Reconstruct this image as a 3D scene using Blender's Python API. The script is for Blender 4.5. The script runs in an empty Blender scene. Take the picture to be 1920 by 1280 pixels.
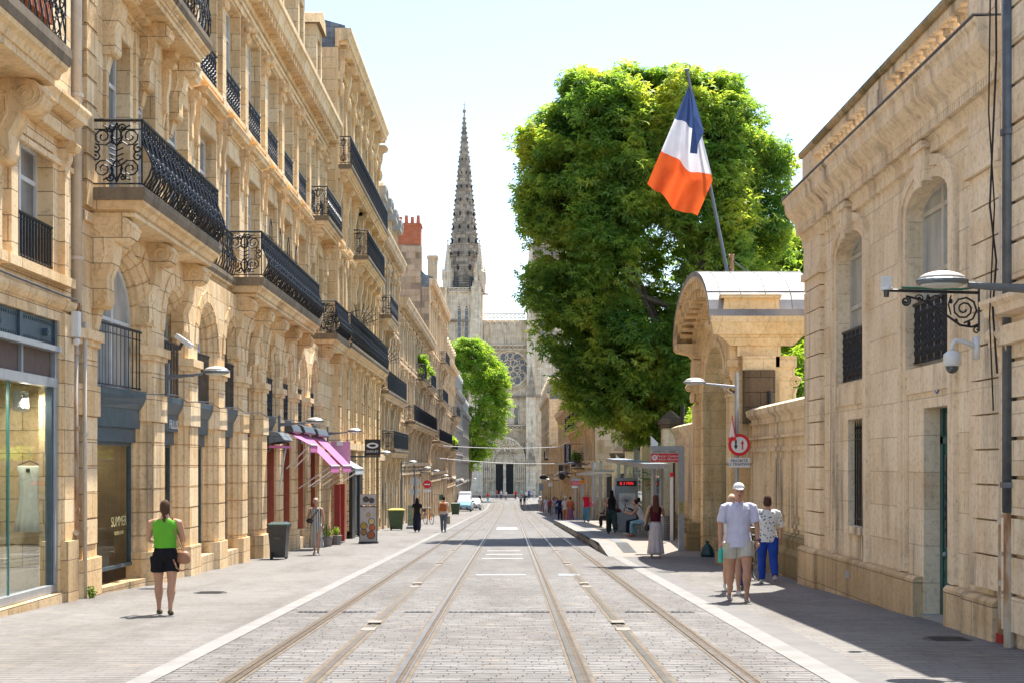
import bpy, bmesh, math, random
import numpy as np
from mathutils import Vector, Matrix, noise
R = math.radians; PI = math.pi; sin = math.sin; cos = math.cos
random.seed(7); rng = np.random.default_rng(11)
sc = bpy.context.scene; COL = sc.collection

# ------------------------------------------------------------- camera, sky, sun, exposure
cam = bpy.data.cameras.new("camera"); camo = bpy.data.objects.new("camera", cam); COL.objects.link(camo)
camo.location = (0, 0, 1.62); camo.rotation_euler = (R(90), 0, 0)
cam.sensor_width = 36; cam.lens = 48.0; cam.shift_y = 230/1920; cam.shift_x = 3/1920
cam.clip_start = .1; cam.clip_end = 6000
sc.camera = camo
W = bpy.data.worlds.new("World"); sc.world = W; W.use_nodes = True
nt = W.node_tree; bg = nt.nodes["Background"]
sky = nt.nodes.new("ShaderNodeTexSky"); sky.sky_type = 'NISHITA'; sky.sun_disc = False
SUN_EL, SUN_AZ = R(65), R(25)
sky.sun_elevation = SUN_EL; sky.sun_rotation = SUN_AZ
sky.air_density = 1.0; sky.dust_density = .7; sky.ozone_density = 1.0
nt.links.new(sky.outputs[0], bg.inputs[0]); bg.inputs[1].default_value = .115
sd = bpy.data.lights.new("sun", 'SUN'); sd.energy = 3.9; sd.angle = R(.5); sd.color = (1, .94, .84)
so = bpy.data.objects.new("sun", sd); COL.objects.link(so)
dv = Vector((cos(SUN_EL)*sin(SUN_AZ), cos(SUN_EL)*cos(SUN_AZ), sin(SUN_EL)))
so.rotation_euler = dv.to_track_quat('Z', 'Y').to_euler(); so.location = (0, 0, 60)
vs = sc.view_settings; vs.view_transform = 'Standard'; vs.look = 'None'; vs.gamma = 1; vs.exposure = 1.45
sc.cycles.max_bounces = 8; sc.cycles.diffuse_bounces = 4; sc.cycles.transparent_max_bounces = 12

# ------------------------------------------------------------- materials
def newmat(name):
    m = bpy.data.materials.new(name); m.use_nodes = True
    t = m.node_tree; return m, t, t.nodes["Principled BSDF"]
def ramp(t, src, stops):
    r = t.nodes.new("ShaderNodeValToRGB"); cr = r.color_ramp
    while len(cr.elements) < len(stops): cr.elements.new(.5)
    for e, (p, c) in zip(cr.elements, stops):
        e.position = p; e.color = (*c, 1) if len(c) == 3 else c
    t.links.new(src, r.inputs[0]); return r.outputs[0]
def mixc(t, mode, fac, a, b):
    n = t.nodes.new("ShaderNodeMix"); n.data_type = 'RGBA'; n.blend_type = mode
    for sock, v in ((n.inputs[0], fac), (n.inputs[6], a), (n.inputs[7], b)):
        if hasattr(v, 'is_linked') or hasattr(v, 'links'): t.links.new(v, sock)
        elif isinstance(v, (int, float)): sock.default_value = v
        else: sock.default_value = (*v, 1)
    return n.outputs[2]
def math_n(t, op, a, b=0.0):
    n = t.nodes.new("ShaderNodeMath"); n.operation = op
    for s, v in ((n.inputs[0], a), (n.inputs[1], b)):
        if isinstance(v, (int, float)): s.default_value = v
        else: t.links.new(v, s)
    return n.outputs[0]
def noise_n(t, vec, scale, detail=4, rough=.55):
    n = t.nodes.new("ShaderNodeTexNoise"); n.inputs['Scale'].default_value = scale
    n.inputs['Detail'].default_value = detail; n.inputs['Roughness'].default_value = rough
    if vec is not None: t.links.new(vec, n.inputs['Vector'])
    return n.outputs[0]
def objco(t):
    return t.nodes.new("ShaderNodeTexCoord").outputs['Object']
def scalev(t, v, s):
    n = t.nodes.new("ShaderNodeVectorMath"); n.operation = 'MULTIPLY'; t.links.new(v, n.inputs[0]); n.inputs[1].default_value = s
    return n.outputs[0]
def bumpn(t, b, h, strength=.3, dist=.02):
    n = t.nodes.new("ShaderNodeBump"); n.inputs['Strength'].default_value = strength; n.inputs['Distance'].default_value = dist
    t.links.new(h, n.inputs['Height']); t.links.new(n.outputs[0], b.inputs['Normal'])
def plain(name, c, rough=.6, metal=0, var=.12, scale=6, bump=0, spec=.5):
    m, t, b = newmat(name); v = objco(t); n = noise_n(t, v, scale)
    lo = tuple(x*(1-var) for x in c); hi = tuple(min(1, x*(1+var)) for x in c)
    t.links.new(ramp(t, n, [(.3, lo), (.7, hi)]), b.inputs['Base Color'])
    b.inputs['Roughness'].default_value = rough; b.inputs['Metallic'].default_value = metal
    b.inputs['Specular IOR Level'].default_value = spec
    if bump: bumpn(t, b, noise_n(t, v, scale*4), bump, .01)
    return m
def stone(name, c1, c2, mortar, bw=.9, bh=.38, grime=.35, streak=.5, msize=.008, joint=1.0, dirt=(.10, .085, .07)):
    m, t, b = newmat(name); v = objco(t)
    sp = t.nodes.new("ShaderNodeSeparateXYZ"); t.links.new(v, sp.inputs[0])
    u = math_n(t, 'ADD', sp.outputs[0], sp.outputs[1])
    cb = t.nodes.new("ShaderNodeCombineXYZ"); t.links.new(u, cb.inputs[0]); t.links.new(sp.outputs[2], cb.inputs[1])
    br = t.nodes.new("ShaderNodeTexBrick"); t.links.new(cb.outputs[0], br.inputs['Vector'])
    br.inputs['Color1'].default_value = (*c1, 1); br.inputs['Color2'].default_value = (*c2, 1); br.inputs['Mortar'].default_value = (*mortar, 1)
    br.inputs['Scale'].default_value = 1; br.inputs['Brick Width'].default_value = bw; br.inputs['Row Height'].default_value = bh
    br.inputs['Mortar Size'].default_value = msize; br.inputs['Mortar Smooth'].default_value = .3; br.inputs['Bias'].default_value = 0
    mid = tuple((a+c)/2 for a, c in zip(c1, c2))
    col = mixc(t, 'MIX', 1-joint, br.outputs[0], mid) if joint < 1 else br.outputs[0]
    n1 = noise_n(t, v, 1.3, 5); n2 = noise_n(t, v, 14, 5, .7)
    col = mixc(t, 'MULTIPLY', .75, col, ramp(t, n1, [(.28, (.85, .71, .54)), (.48, (1, .96, .9)), (.72, (1.08, 1.06, 1.04))]))
    col = mixc(t, 'MULTIPLY', .55, col, ramp(t, n2, [(.32, (.55, .47, .40)), (.5, (1, 1, 1))]))
    ns = noise_n(t, scalev(t, v, (3.2, 3.2, .28)), 1.0, 6, .65)
    n3 = noise_n(t, v, .45, 3)
    f = math_n(t, 'MULTIPLY', ramp(t, ns, [(.46, (0, 0, 0)), (.70, (1, 1, 1))]), ramp(t, n3, [(.38, (.12, .12, .12)), (.66, (1, 1, 1))]))
    f = math_n(t, 'MULTIPLY', f, min(1, streak*1.25))
    col = mixc(t, 'MIX', f, col, dirt)
    t.links.new(col, b.inputs['Base Color']); b.inputs['Roughness'].default_value = .88; b.inputs['Specular IOR Level'].default_value = .25
    h = math_n(t, 'ADD', math_n(t, 'MULTIPLY', n2, .5), math_n(t, 'MULTIPLY', br.outputs[1], -.8*joint))
    bumpn(t, b, h, .5, .012)
    return m
GLD1, GLD2, GM = (.56, .40, .225), (.66, .50, .31), (.30, .21, .13)
M = {}
M['gold'] = stone('golden limestone', (.75, .52, .27), (.90, .715, .455), GM, .95, .42)
M['goldA'] = stone('ochre limestone wall', (.76, .54, .29), (.89, .71, .46), GM, .8, .36)
M['goldcarve'] = stone('carved golden limestone', (.79, .56, .305), (.88, .68, .42), (.5, .36, .21), 2, 2, streak=.6, joint=.1)
M['pale'] = stone('pale limestone', (.58, .42, .25), (.80, .65, .46), (.34, .26, .17), .9, .4, streak=.8)
M['palecarve'] = stone('pale carved limestone', (.62, .47, .29), (.78, .62, .42), (.48, .38, .25), 2, 2, streak=.8, joint=.1)
M['grey'] = stone('grey limestone', (.44, .385, .31), (.54, .48, .40), (.3, .26, .2), .9, .4, streak=.7)
M['right'] = stone('rosy limestone', (.79, .64, .45), (.92, .80, .61), (.54, .43, .31), 1.05, .5, streak=.6, joint=.8)
M['rightA'] = stone('rosy limestone trim', (.81, .66, .47), (.90, .77, .58), (.46, .36, .25), 1.6, 3, streak=.8, joint=.4)
M['wallR'] = stone('weathered garden wall stone', (.75, .60, .39), (.86, .72, .51), (.42, .32, .2), 1.6, 1.4, streak=.95, joint=.5)
M['gate'] = stone('yellow gate stone', (.76, .56, .30), (.88, .69, .42), (.42, .31, .18), 1.1, .5, streak=.8, joint=.7)
M['darkstone'] = stone('soot stained stone', (.07, .05, .03), (.20, .14, .09), (.04, .03, .02), .7, .35, streak=.9)
M['slab'] = stone('stained balcony slab', (.14, .115, .085), (.34, .27, .18), (.14, .11, .08), 1.5, 2, streak=.9, joint=.3, dirt=(.04, .035, .03))
M['cath'] = stone('cathedral limestone', (.74, .61, .44), (.90, .78, .61), (.52, .43, .33), 1.2, .55, streak=.7)
M['cathd'] = stone('sooty spire stone', (.26, .215, .165), (.55, .46, .36), (.15, .13, .1), 1.0, .7, streak=.8)
M['moss'] = stone('mossy plinth stone', (.26, .20, .10), (.50, .38, .22), (.15, .12, .07), 1.1, .4, streak=.9, dirt=(.07, .075, .03))
M['plinth'] = stone('worn plinth stone', (.56, .41, .23), (.74, .57, .36), (.26, .19, .13), 1.2, .5, streak=.95)
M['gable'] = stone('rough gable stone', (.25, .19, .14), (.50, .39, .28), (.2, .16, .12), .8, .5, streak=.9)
M['brick'] = stone('red chimney brick', (.42, .11, .05), (.52, .17, .08), (.33, .2, .14), .24, .09, streak=.2)
M['terra'] = plain('terracotta', (.52, .16, .07), .8)
M['slate'] = stone('blue slate', (.13, .16, .20), (.2, .235, .28), (.07, .08, .1), .35, .2, streak=.3, dirt=(.3, .3, .3))
M['zinc'] = plain('zinc sheet', (.52, .53, .54), .45, .35, .15, 2)
M['lead'] = plain('whitened lead roofing', (.23, .22, .215), .6, .1, .35, 1.6, .2)
M['iron'] = plain('black wrought iron', (.018, .02, .024), .42, .3, .4, 20)
M['white'] = plain('white window paint', (.66, .65, .62), .5, 0, .08)
M['whitepl'] = plain('white plastic', (.72, .72, .70), .35, 0, .04)
M['navy'] = plain('slate blue shopfront paint', (.055, .085, .105), .4, 0, .2)
M['green'] = plain('dark green door paint', (.015, .085, .075), .35, 0, .25)
M['wood'] = plain('dark brown door', (.09, .05, .035), .45, 0, .3, 10)
M['red'] = plain('red paint', (.38, .03, .02), .4, 0, .1)
M['redjamb'] = plain('orange red shopfront paint', (.36, .085, .045), .5, 0, .1)
M['pink'] = plain('magenta awning canvas', (.56, .15, .33), .8, 0, .1, 3)
M['pink2'] = plain('pale pink banner', (.62, .27, .45), .8, 0, .1, 3)
M['awnw'] = plain('grey white awning canvas', (.55, .56, .56), .8, 0, .1, 3)
M['black'] = plain('black', (.012, .012, .014), .4, 0, .2)
M['void'] = plain('dark interior', (.02, .018, .016), .8, 0, .3)
M['grill'] = plain('dark grey metal', (.07, .075, .08), .45, .4, .2)
M['metal'] = plain('grey painted metal', (.34, .36, .38), .4, .3, .1)
M['lampm'] = plain('lamp grey metal', (.16, .18, .20), .4, .4, .1)
M['lamptop'] = plain('pale lamp dome', (.60, .56, .50), .5, .1, .1)
M['lampg'] = plain('lamp lens', (.55, .55, .5), .25, 0, .05)
M['steel'] = plain('polished rail steel', (.40, .37, .33), .3, .9, .2, 8)
M['rust'] = plain('rusty groove', (.10, .07, .045), .8, .2, .4, 10)
M['railbed'] = plain('rail bed concrete', (.15, .12, .088), .9, 0, .25, 5, .3)
M['signg'] = plain('light grey sign board', (.56, .56, .56), .4)
M['signw'] = plain('white sign face', (.74, .74, .74), .35, 0, .03)
M['signr'] = plain('red sign face', (.66, .012, .025), .35, 0, .05)
M['orange'] = plain('orange sign', (.75, .25, .01), .4)
M['blackpl'] = plain('black bin plastic', (.03, .038, .042), .38, 0, .2)
M['binlid'] = plain('dark green bin lid', (.03, .07, .06), .4)
M['greenpl'] = plain('green bin plastic', (.045, .09, .04), .45)
M['yellowpl'] = plain('yellow lid plastic', (.5, .42, .05), .4)
M['tyre'] = plain('rubber', (.02, .02, .02), .7)
M['vanblue'] = plain('pale blue car paint', (.20, .42, .55), .2, 0, .03, 1, spec=.8)
M['vanwhite'] = plain('white car paint', (.68, .70, .72), .2, 0, .03, 1, spec=.8)
M['pvc'] = plain('cream drainpipe', (.60, .50, .38), .5, 0, .1)
M['pipeg'] = plain('dark zinc drainpipe', (.13, .14, .15), .45, .5, .25)
M['rustpipe'] = None
M['curtain'] = plain('pale curtain', (.62, .6, .55), .9, 0, .12, 2)
M['dress'] = plain('cream dress fabric', (.72, .72, .62), .9, 0, .06, 8)
M['tan'] = plain('tan leather', (.36, .17, .09), .5)
M['label'] = plain('gold lettering', (.6, .52, .25), .4)
M['ledred'] = None
M['bark'] = plain('tree bark', (.16, .12, .09), .9, 0, .3, 6, .6)
M['terrazzo'] = plain('pale floor', (.5, .48, .44), .5)
M['stonewhite'] = plain('pale paving stone', (.36, .345, .31), .85, 0, .12, 2, .2)
M['pot'] = plain('planter', (.25, .22, .2), .8)
def rustpipe():
    m, t, b = newmat('rust streaked drainpipe'); v = objco(t)
    n = noise_n(t, scalev(t, v, (4, 4, 1.2)), 1.6, 5)
    t.links.new(ramp(t, n, [(.42, (.5, .42, .32)), (.52, (.42, .24, .12)), (.66, (.2, .09, .04))]), b.inputs['Base Color']); b.inputs['Roughness'].default_value = .7
    return m
M['rustpipe'] = rustpipe()
def glassm(name, tint, dark, mixf=.85, rough=.04):
    # window pane seen from outside in daylight: reflective, curtained or dark room behind
    m, t, b = newmat(name); v = objco(t)
    n = noise_n(t, scalev(t, v, (1.7, 1.7, .5)), 1.4, 3)
    t.links.new(ramp(t, n, [(.35, dark), (.65, tint)]), b.inputs['Base Color'])
    b.inputs['Roughness'].default_value = rough; b.inputs['Specular IOR Level'].default_value = .9
    return m
M['pane'] = glassm('curtained window glass', (.30, .32, .31), (.12, .135, .14))
M['panel'] = glassm('pale curtained glass', (.50, .50, .46), (.30, .32, .31), rough=.1)
M['paned'] = glassm('dark window glass', (.09, .10, .11), (.03, .035, .04))
M['carglass'] = glassm('car glass', (.08, .09, .10), (.03, .035, .04))
def shopglass():
    m, t, b = newmat('clear shop glass')
    t.nodes.remove(b); tr = t.nodes.new("ShaderNodeBsdfTransparent"); tr.inputs[0].default_value = (.84, .90, .86, 1)
    gl = t.nodes.new("ShaderNodeBsdfGlossy"); gl.inputs['Roughness'].default_value = .02; gl.inputs['Color'].default_value = (.9, .95, .93, 1)
    fr = t.nodes.new("ShaderNodeFresnel"); fr.inputs[0].default_value = 1.5
    f = math_n(t, 'MULTIPLY', fr.outputs[0], .38)
    mx = t.nodes.new("ShaderNodeMixShader"); t.links.new(f, mx.inputs[0]); t.links.new(tr.outputs[0], mx.inputs[1]); t.links.new(gl.outputs[0], mx.inputs[2])
    t.links.new(mx.outputs[0], t.nodes["Material Output"].inputs[0]); return m
M['sglass'] = shopglass()
def emis(name, c, s):
    m, t, b = newmat(name); b.inputs['Base Color'].default_value = (0.01, .01, .01, 1)
    b.inputs['Emission Color'].default_value = (*c, 1); b.inputs['Emission Strength'].default_value = s
    return m
M['ledred'] = emis('red LED digits', (1, .03, .04), .55)
M['bulb'] = emis('warm shop spot', (1, .82, .5), 6)
M['flameled'] = M['ledred']
def fabric(name, c, var=.1, trans=0.0, scale=5):
    m, t, b = newmat(name); v = objco(t); n = noise_n(t, v, scale)
    lo = tuple(x*(1-var) for x in c); hi = tuple(min(1, x*(1+var)) for x in c)
    col = ramp(t, n, [(.3, lo), (.7, hi)])
    t.links.new(col, b.inputs['Base Color']); b.inputs['Roughness'].default_value = .85
    b.inputs['Specular IOR Level'].default_value = .2
    bumpn(t, b, noise_n(t, scalev(t, v, (9, 9, 3)), 1.5, 3), .5, .02)
    if trans:
        tl = t.nodes.new("ShaderNodeBsdfTranslucent"); t.links.new(col, tl.inputs[0])
        mx = t.nodes.new("ShaderNodeMixShader"); mx.inputs[0].default_value = trans
        t.links.new(b.outputs[0], mx.inputs[1]); t.links.new(tl.outputs[0], mx.inputs[2]); t.links.new(mx.outputs[0], t.nodes["Material Output"].inputs[0])
    return m
M['flagb'] = fabric('flag blue', (.055, .095, .23), trans=.45)
M['flagw'] = fabric('flag white', (.75, .74, .78), .04, trans=.45)
M['flagr'] = fabric('flag orange red', (.78, .13, .03), .06, trans=.5)
def striped(name, c1, c2, scale, axis=0):
    m, t, b = newmat(name); v = objco(t)
    w = t.nodes.new("ShaderNodeTexWave"); w.bands_direction = 'XYZ'[axis]; w.inputs['Scale'].default_value = scale; w.inputs['Distortion'].default_value = .6
    t.links.new(v, w.inputs['Vector']); t.links.new(ramp(t, w.outputs[0], [(.4, c1), (.6, c2)]), b.inputs['Base Color'])
    b.inputs['Roughness'].default_value = .9; return m
M['stripes'] = striped('black and cream vertical stripes', (.06, .07, .09), (.6, .58, .52), 7)
def floral():
    m, t, b = newmat('white blouse with blue flowers'); v = objco(t)
    vo = t.nodes.new("ShaderNodeTexVoronoi"); vo.inputs['Scale'].default_value = 17; t.links.new(v, vo.inputs['Vector'])
    n = noise_n(t, v, 22, 3)
    f = math_n(t, 'ADD', vo.outputs['Distance'], math_n(t, 'MULTIPLY', n, .45))
    t.links.new(ramp(t, f, [(.42, (.05, .12, .25)), (.5, (.25, .36, .42)), (.58, (.66, .67, .66))]), b.inputs['Base Color']); b.inputs['Roughness'].default_value = .85
    return m
M['floral'] = floral()
def setts(name, c1, c2, mort, bw, bh, ms, dx=0, bump=.5, stain=(.42, .33, .22)):
    m, t, b = newmat(name); v = objco(t)
    nz = t.nodes.new("ShaderNodeTexNoise"); nz.inputs['Scale'].default_value = 7; t.links.new(v, nz.inputs['Vector'])
    off = t.nodes.new("ShaderNodeVectorMath"); off.operation = 'SCALE'; off.inputs['Scale'].default_value = .018; t.links.new(nz.outputs['Color'], off.inputs[0])
    ad = t.nodes.new("ShaderNodeVectorMath"); ad.operation = 'ADD'; t.links.new(v, ad.inputs[0]); t.links.new(off.outputs[0], ad.inputs[1])
    sp = t.nodes.new("ShaderNodeSeparateXYZ"); t.links.new(ad.outputs[0], sp.inputs[0])
    row = math_n(t, 'FLOOR', math_n(t, 'DIVIDE', sp.outputs[1], bh)); wn = t.nodes.new("ShaderNodeTexWhiteNoise"); wn.noise_dimensions = '1D'; t.links.new(row, wn.inputs['W'])
    cb = t.nodes.new("ShaderNodeCombineXYZ"); t.links.new(math_n(t, 'MULTIPLY', math_n(t, 'ADD', sp.outputs[0], math_n(t, 'MULTIPLY', wn.outputs[0], bw)), 1.8), cb.inputs[0]); t.links.new(math_n(t, 'MULTIPLY', sp.outputs[1], .45), cb.inputs[1])
    br = t.nodes.new("ShaderNodeTexBrick"); t.links.new(cb.outputs[0], br.inputs['Vector']); br.offset = 0
    br.inputs['Color1'].default_value = (*c1, 1); br.inputs['Color2'].default_value = (*c2, 1); br.inputs['Mortar'].default_value = (*mort, 1)
    br.inputs['Scale'].default_value = 1; br.inputs['Brick Width'].default_value = bw*1.8; br.inputs['Row Height'].default_value = bh*.45
    br.inputs['Mortar Size'].default_value = ms; br.inputs['Mortar Smooth'].default_value = .15; br.inputs['Bias'].default_value = 0
    nb = noise_n(t, v, 2.6, 4); nm = noise_n(t, v, .35, 4); nf = noise_n(t, v, 40, 3)
    # worn joints: some are sanded over, so the dark line comes and goes
    jf = math_n(t, 'MULTIPLY', br.outputs[1], ramp(t, noise_n(t, scalev(t, v, (2.5, 9, 1)), 1, 2), [(.34, (.2, .2, .2)), (.50, (1, 1, 1))]))
    mid = mixc(t, 'MIX', ramp(t, nf, [(.3, (0, 0, 0)), (.7, (1, 1, 1))]), c1, c2)
    base = mixc(t, 'MIX', .45, br.outputs[0], mid)
    base = mixc(t, 'MIX', br.outputs[1], base, mid)
    col = mixc(t, 'MIX', jf, base, mort)
    col = mixc(t, 'MULTIPLY', .8, col, ramp(t, nm, [(.3, (.80, .78, .76)), (.55, (1, 1, 1)), (.75, (1.1, 1.1, 1.1))]))
    col = mixc(t, 'MULTIPLY', .7, col, ramp(t, noise_n(t, scalev(t, v, (1, .22, 1)), 1.1, 6, .7), [(.36, (.70, .68, .66)), (.52, (1, 1, 1))]))
    col = mixc(t, 'MIX', ramp(t, nb, [(.58, (0, 0, 0)), (.85, (.35, .35, .35))]), col, stain)
    t.links.new(col, b.inputs['Base Color']); b.inputs['Roughness'].default_value = .75; b.inputs['Specular IOR Level'].default_value = .35
    h = math_n(t, 'ADD', math_n(t, 'MULTIPLY', jf, -1.0), math_n(t, 'MULTIPLY', nf, .35))
    bumpn(t, b, h, bump, .012)
    return m
M['setts'] = setts('grey granite setts', (.175, .168, .164), (.262, .253, .248), (.024, .022, .02), .24, .13, .011)
M['pave'] = setts('pinkish paving blocks', (.18, .171, .162), (.235, .224, .213), (.058, .052, .048), .30, .15, .006, bump=.3)
M['smooth'] = plain('smooth grey paving', (.155, .15, .148), .8, 0, .14, 3, .15)
M['kerbw'] = plain('white kerb stone', (.235, .23, .222), .8, 0, .15, 2.5, .2)
M['paint'] = plain('worn white road paint', (.6, .6, .59), .7, 0, .1, 9)
M['pinkpave'] = plain('pinkish platform surface', (.27, .235, .205), .85, 0, .08, 3, .15)
M['tactile'] = plain('dark tactile strip', (.18, .19, .2), .8, 0, .15, 20)
M['concrete'] = plain('platform edge concrete', (.26, .245, .22), .85, 0, .15, 3, .2)
M['earth'] = plain('plain ground', (.2, .19, .17), .9)
def leafm(name, dark, mid, light, tr=.5):
    m, t, b = newmat(name); v = objco(t)
    n = noise_n(t, v, .55, 3); n2 = noise_n(t, v, 7, 2)
    f = math_n(t, 'ADD', math_n(t, 'MULTIPLY', n, .6), math_n(t, 'MULTIPLY', n2, .4))
    col = ramp(t, f, [(.35, dark), (.5, mid), (.66, light)])
    t.links.new(col, b.inputs['Base Color']); b.inputs['Roughness'].default_value = .5; b.inputs['Specular IOR Level'].default_value = .35
    tl = t.nodes.new("ShaderNodeBsdfTranslucent")
    t.links.new(mixc(t, 'MULTIPLY', 1, col, (1.55, 1.4, .55)), tl.inputs[0])
    mx = t.nodes.new("ShaderNodeMixShader"); mx.inputs[0].default_value = tr
    t.links.new(b.outputs[0], mx.inputs[1]); t.links.new(tl.outputs[0], mx.inputs[2]); t.links.new(mx.outputs[0], t.nodes["Material Output"].inputs[0])
    return m
M['leaf'] = leafm('chestnut leaves', (.10, .235, .07), (.25, .40, .09), (.64, .66, .14), .6)
M['leafy'] = leafm('bright green leaves', (.12, .27, .045), (.25, .41, .06), (.46, .54, .09), .55)
SKIN = {}
def skinm(c):
    if c not in SKIN: SKIN[c] = plain('skin', c, .55, 0, .08, 12)
    return SKIN[c]
CL = {}
def cloth(name, c):
    if name not in CL: CL[name] = fabric(name, c)
    return CL[name]

# ------------------------------------------------------------- ground profile and mesh helpers
def g(y):
    if y < 170: return -.0242*y
    if y < 200:
        k = (y-170)/30; return -.0242*(170+30*(k-k*k/2))
    return -.0242*185
def FL(XF): return lambda p: (XF+p[1], p[0], p[2])      # left facade: u along the street, w towards the street
def FR(XF): return lambda p: (XF-p[1], p[0], p[2])
def FN(Y): return lambda p: (p[0], Y-p[1], p[2])        # a face that looks back down the street
BASE = {}
class MB:
    def __init__(s, f=None): s.v = []; s.f = []; s.t = f
    def pts(s, P):
        n = len(s.v); t = s.t
        s.v.extend(t(p) for p in P) if t else s.v.extend(tuple(p) for p in P)
        return n
    def add(s, P, F):
        n = s.pts(P); s.f.extend(tuple(i+n for i in f) for f in F)
    def box(s, a0, a1, b0, b1, c0, c1):
        s.add([(a0, b0, c0), (a1, b0, c0), (a1, b1, c0), (a0, b1, c0), (a0, b0, c1), (a1, b0, c1), (a1, b1, c1), (a0, b1, c1)],
              [(0, 3, 2, 1), (4, 5, 6, 7), (0, 1, 5, 4), (1, 2, 6, 5), (2, 3, 7, 6), (3, 0, 4, 7)])
    def quad(s, *P): s.add(P, [tuple(range(len(P)))])
    def prism(s, A, B):
        n = len(A); s.add(list(A)+list(B), [tuple(range(n-1, -1, -1)), tuple(range(n, 2*n))]+[(i, (i+1) % n, n+(i+1) % n, n+i) for i in range(n)])
    def prism_u(s, prof, u0, u1): s.prism([(u0, w, z) for w, z in prof], [(u1, w, z) for w, z in prof])
    def prism_z(s, poly, z0, z1): s.prism([(a, b, z0) for a, b in poly], [(a, b, z1) for a, b in poly])
    def prism_w(s, poly, w0, w1): s.prism([(a, w0, z) for a, z in poly], [(a, w1, z) for a, z in poly])
    def tube(s, P, r, n=5, r1=None, cap=True):
        P = [Vector(p) for p in P]; m = len(P); rings = []; prev = None
        for i, p in enumerate(P):
            d = (P[min(i+1, m-1)]-P[max(i-1, 0)])
            if d.length < 1e-9: d = Vector((0, 0, 1))
            d.normalize()
            a = prev if prev is not None else (Vector((0, 0, 1)) if abs(d.z) < .9 else Vector((0, 1, 0)))
            e1 = (a-d*a.dot(d))
            if e1.length < 1e-6: e1 = d.orthogonal()
            e1.normalize(); prev = e1; e2 = d.cross(e1)
            rr = r[i] if isinstance(r, (list, tuple)) else (r if r1 is None else r+(r1-r)*i/(m-1))
            rings.append([p+(e1*cos(2*PI*k/n)+e2*sin(2*PI*k/n))*rr for k in range(n)])
        s.loft(rings, cap)
    def loft(s, rings, cap=True, closed=True):
        n = len(rings[0]); F = []
        for i in range(len(rings)-1):
            for k in range(n if closed else n-1):
                F.append((i*n+k, i*n+(k+1) % n, (i+1)*n+(k+1) % n, (i+1)*n+k))
        if cap: F.append(tuple(range(n-1, -1, -1))); F.append(tuple((len(rings)-1)*n+k for k in range(n)))
        s.add([p for r in rings for p in r], F)
    def lathe(s, prof, a, b, n=10):
        s.loft([[(a+r*cos(2*PI*k/n), b+r*sin(2*PI*k/n), z) for k in range(n)] for r, z in prof])
    def ball(s, c, rx, ry=None, rz=None, n=8, m=6):
        ry = ry or rx; rz = rz or rx
        s.loft([[(c[0]+rx*sin(PI*j/m)*cos(2*PI*k/n), c[1]+ry*sin(PI*j/m)*sin(2*PI*k/n), c[2]+rz*cos(PI*j/m)) for k in range(n)] for j in
                [.12]+list(range(1, m))+[m-.12]])
    def build(s, name, mat, parent=None, loc=None, smooth=False, label=None, cat=None, group=None, kind=None, fixn=True):
        base = BASE[parent.name] if parent is not None else Vector(loc or (0, 0, 0))
        me = bpy.data.meshes.new(name)
        A = np.array(s.v, dtype=np.float64)-np.array(base) if s.v else np.zeros((0, 3))
        me.from_pydata(A.tolist(), [], s.f)
        if fixn and s.f:
            bm = bmesh.new(); bm.from_mesh(me); bmesh.ops.recalc_face_normals(bm, faces=bm.faces); bm.to_mesh(me); bm.free()
        if smooth: me.polygons.foreach_set('use_smooth', [True]*len(me.polygons))
        o = bpy.data.objects.new(name, me); COL.objects.link(o)
        if mat is not None: me.materials.append(M[mat] if isinstance(mat, str) else mat)
        if parent is not None: o.parent = parent
        else: o.location = base
        BASE[o.name] = Vector(base)
        if label: o['label'] = label
        if cat: o['category'] = cat
        if group: o['group'] = group
        if kind: o['kind'] = kind
        return o
def thing(name, label, cat, loc=(0, 0, 0), group=None, rz=0):
    o = bpy.data.objects.new(name, None); COL.objects.link(o); o.location = loc; o.rotation_euler = (0, 0, rz)
    o.empty_display_size = .3; o['label'] = label; o['category'] = cat
    if group: o['group'] = group
    BASE[o.name] = Vector(loc); return o
def local(o): BASE[o.name] = Vector((0, 0, 0)); return o       # parts given in the thing's own coordinates
def copy_tree(o, parent=None):
    c = o.copy(); COL.objects.link(c); c.parent = parent; BASE[c.name] = BASE[o.name]
    for ch in [x for x in o.children]: copy_tree(ch, c)
    return c
def text(body, name, mat, parent, pos, size, face, align='CENTER', ext=.004, wscale=1, zrot=0):
    """real lettering; face = rotation about Z of the sign's front (0 looks towards -Y)"""
    cu = bpy.data.curves.new(name, 'FONT'); cu.body = body; cu.size = size; cu.align_x = align; cu.align_y = 'CENTER'; cu.extrude = ext
    cu.space_line = .85
    tmp = bpy.data.objects.new(name, cu); COL.objects.link(tmp); bpy.context.view_layer.update()
    me = bpy.data.meshes.new_from_object(tmp.evaluated_get(bpy.context.evaluated_depsgraph_get()))
    bpy.data.objects.remove(tmp); bpy.data.curves.remove(cu)
    me.transform(Matrix.Rotation(face, 4, 'Z') @ Matrix.Rotation(zrot, 4, 'Y') @ Matrix.Rotation(R(90), 4, 'X') @ Matrix.Diagonal((wscale, 1, 1, 1)))
    o = bpy.data.objects.new(name, me); COL.objects.link(o); me.materials.clear(); me.materials.append(M[mat] if isinstance(mat, str) else mat)
    if parent is not None: o.parent = parent; o.location = Vector(pos)-BASE[parent.name]
    return o

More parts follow.
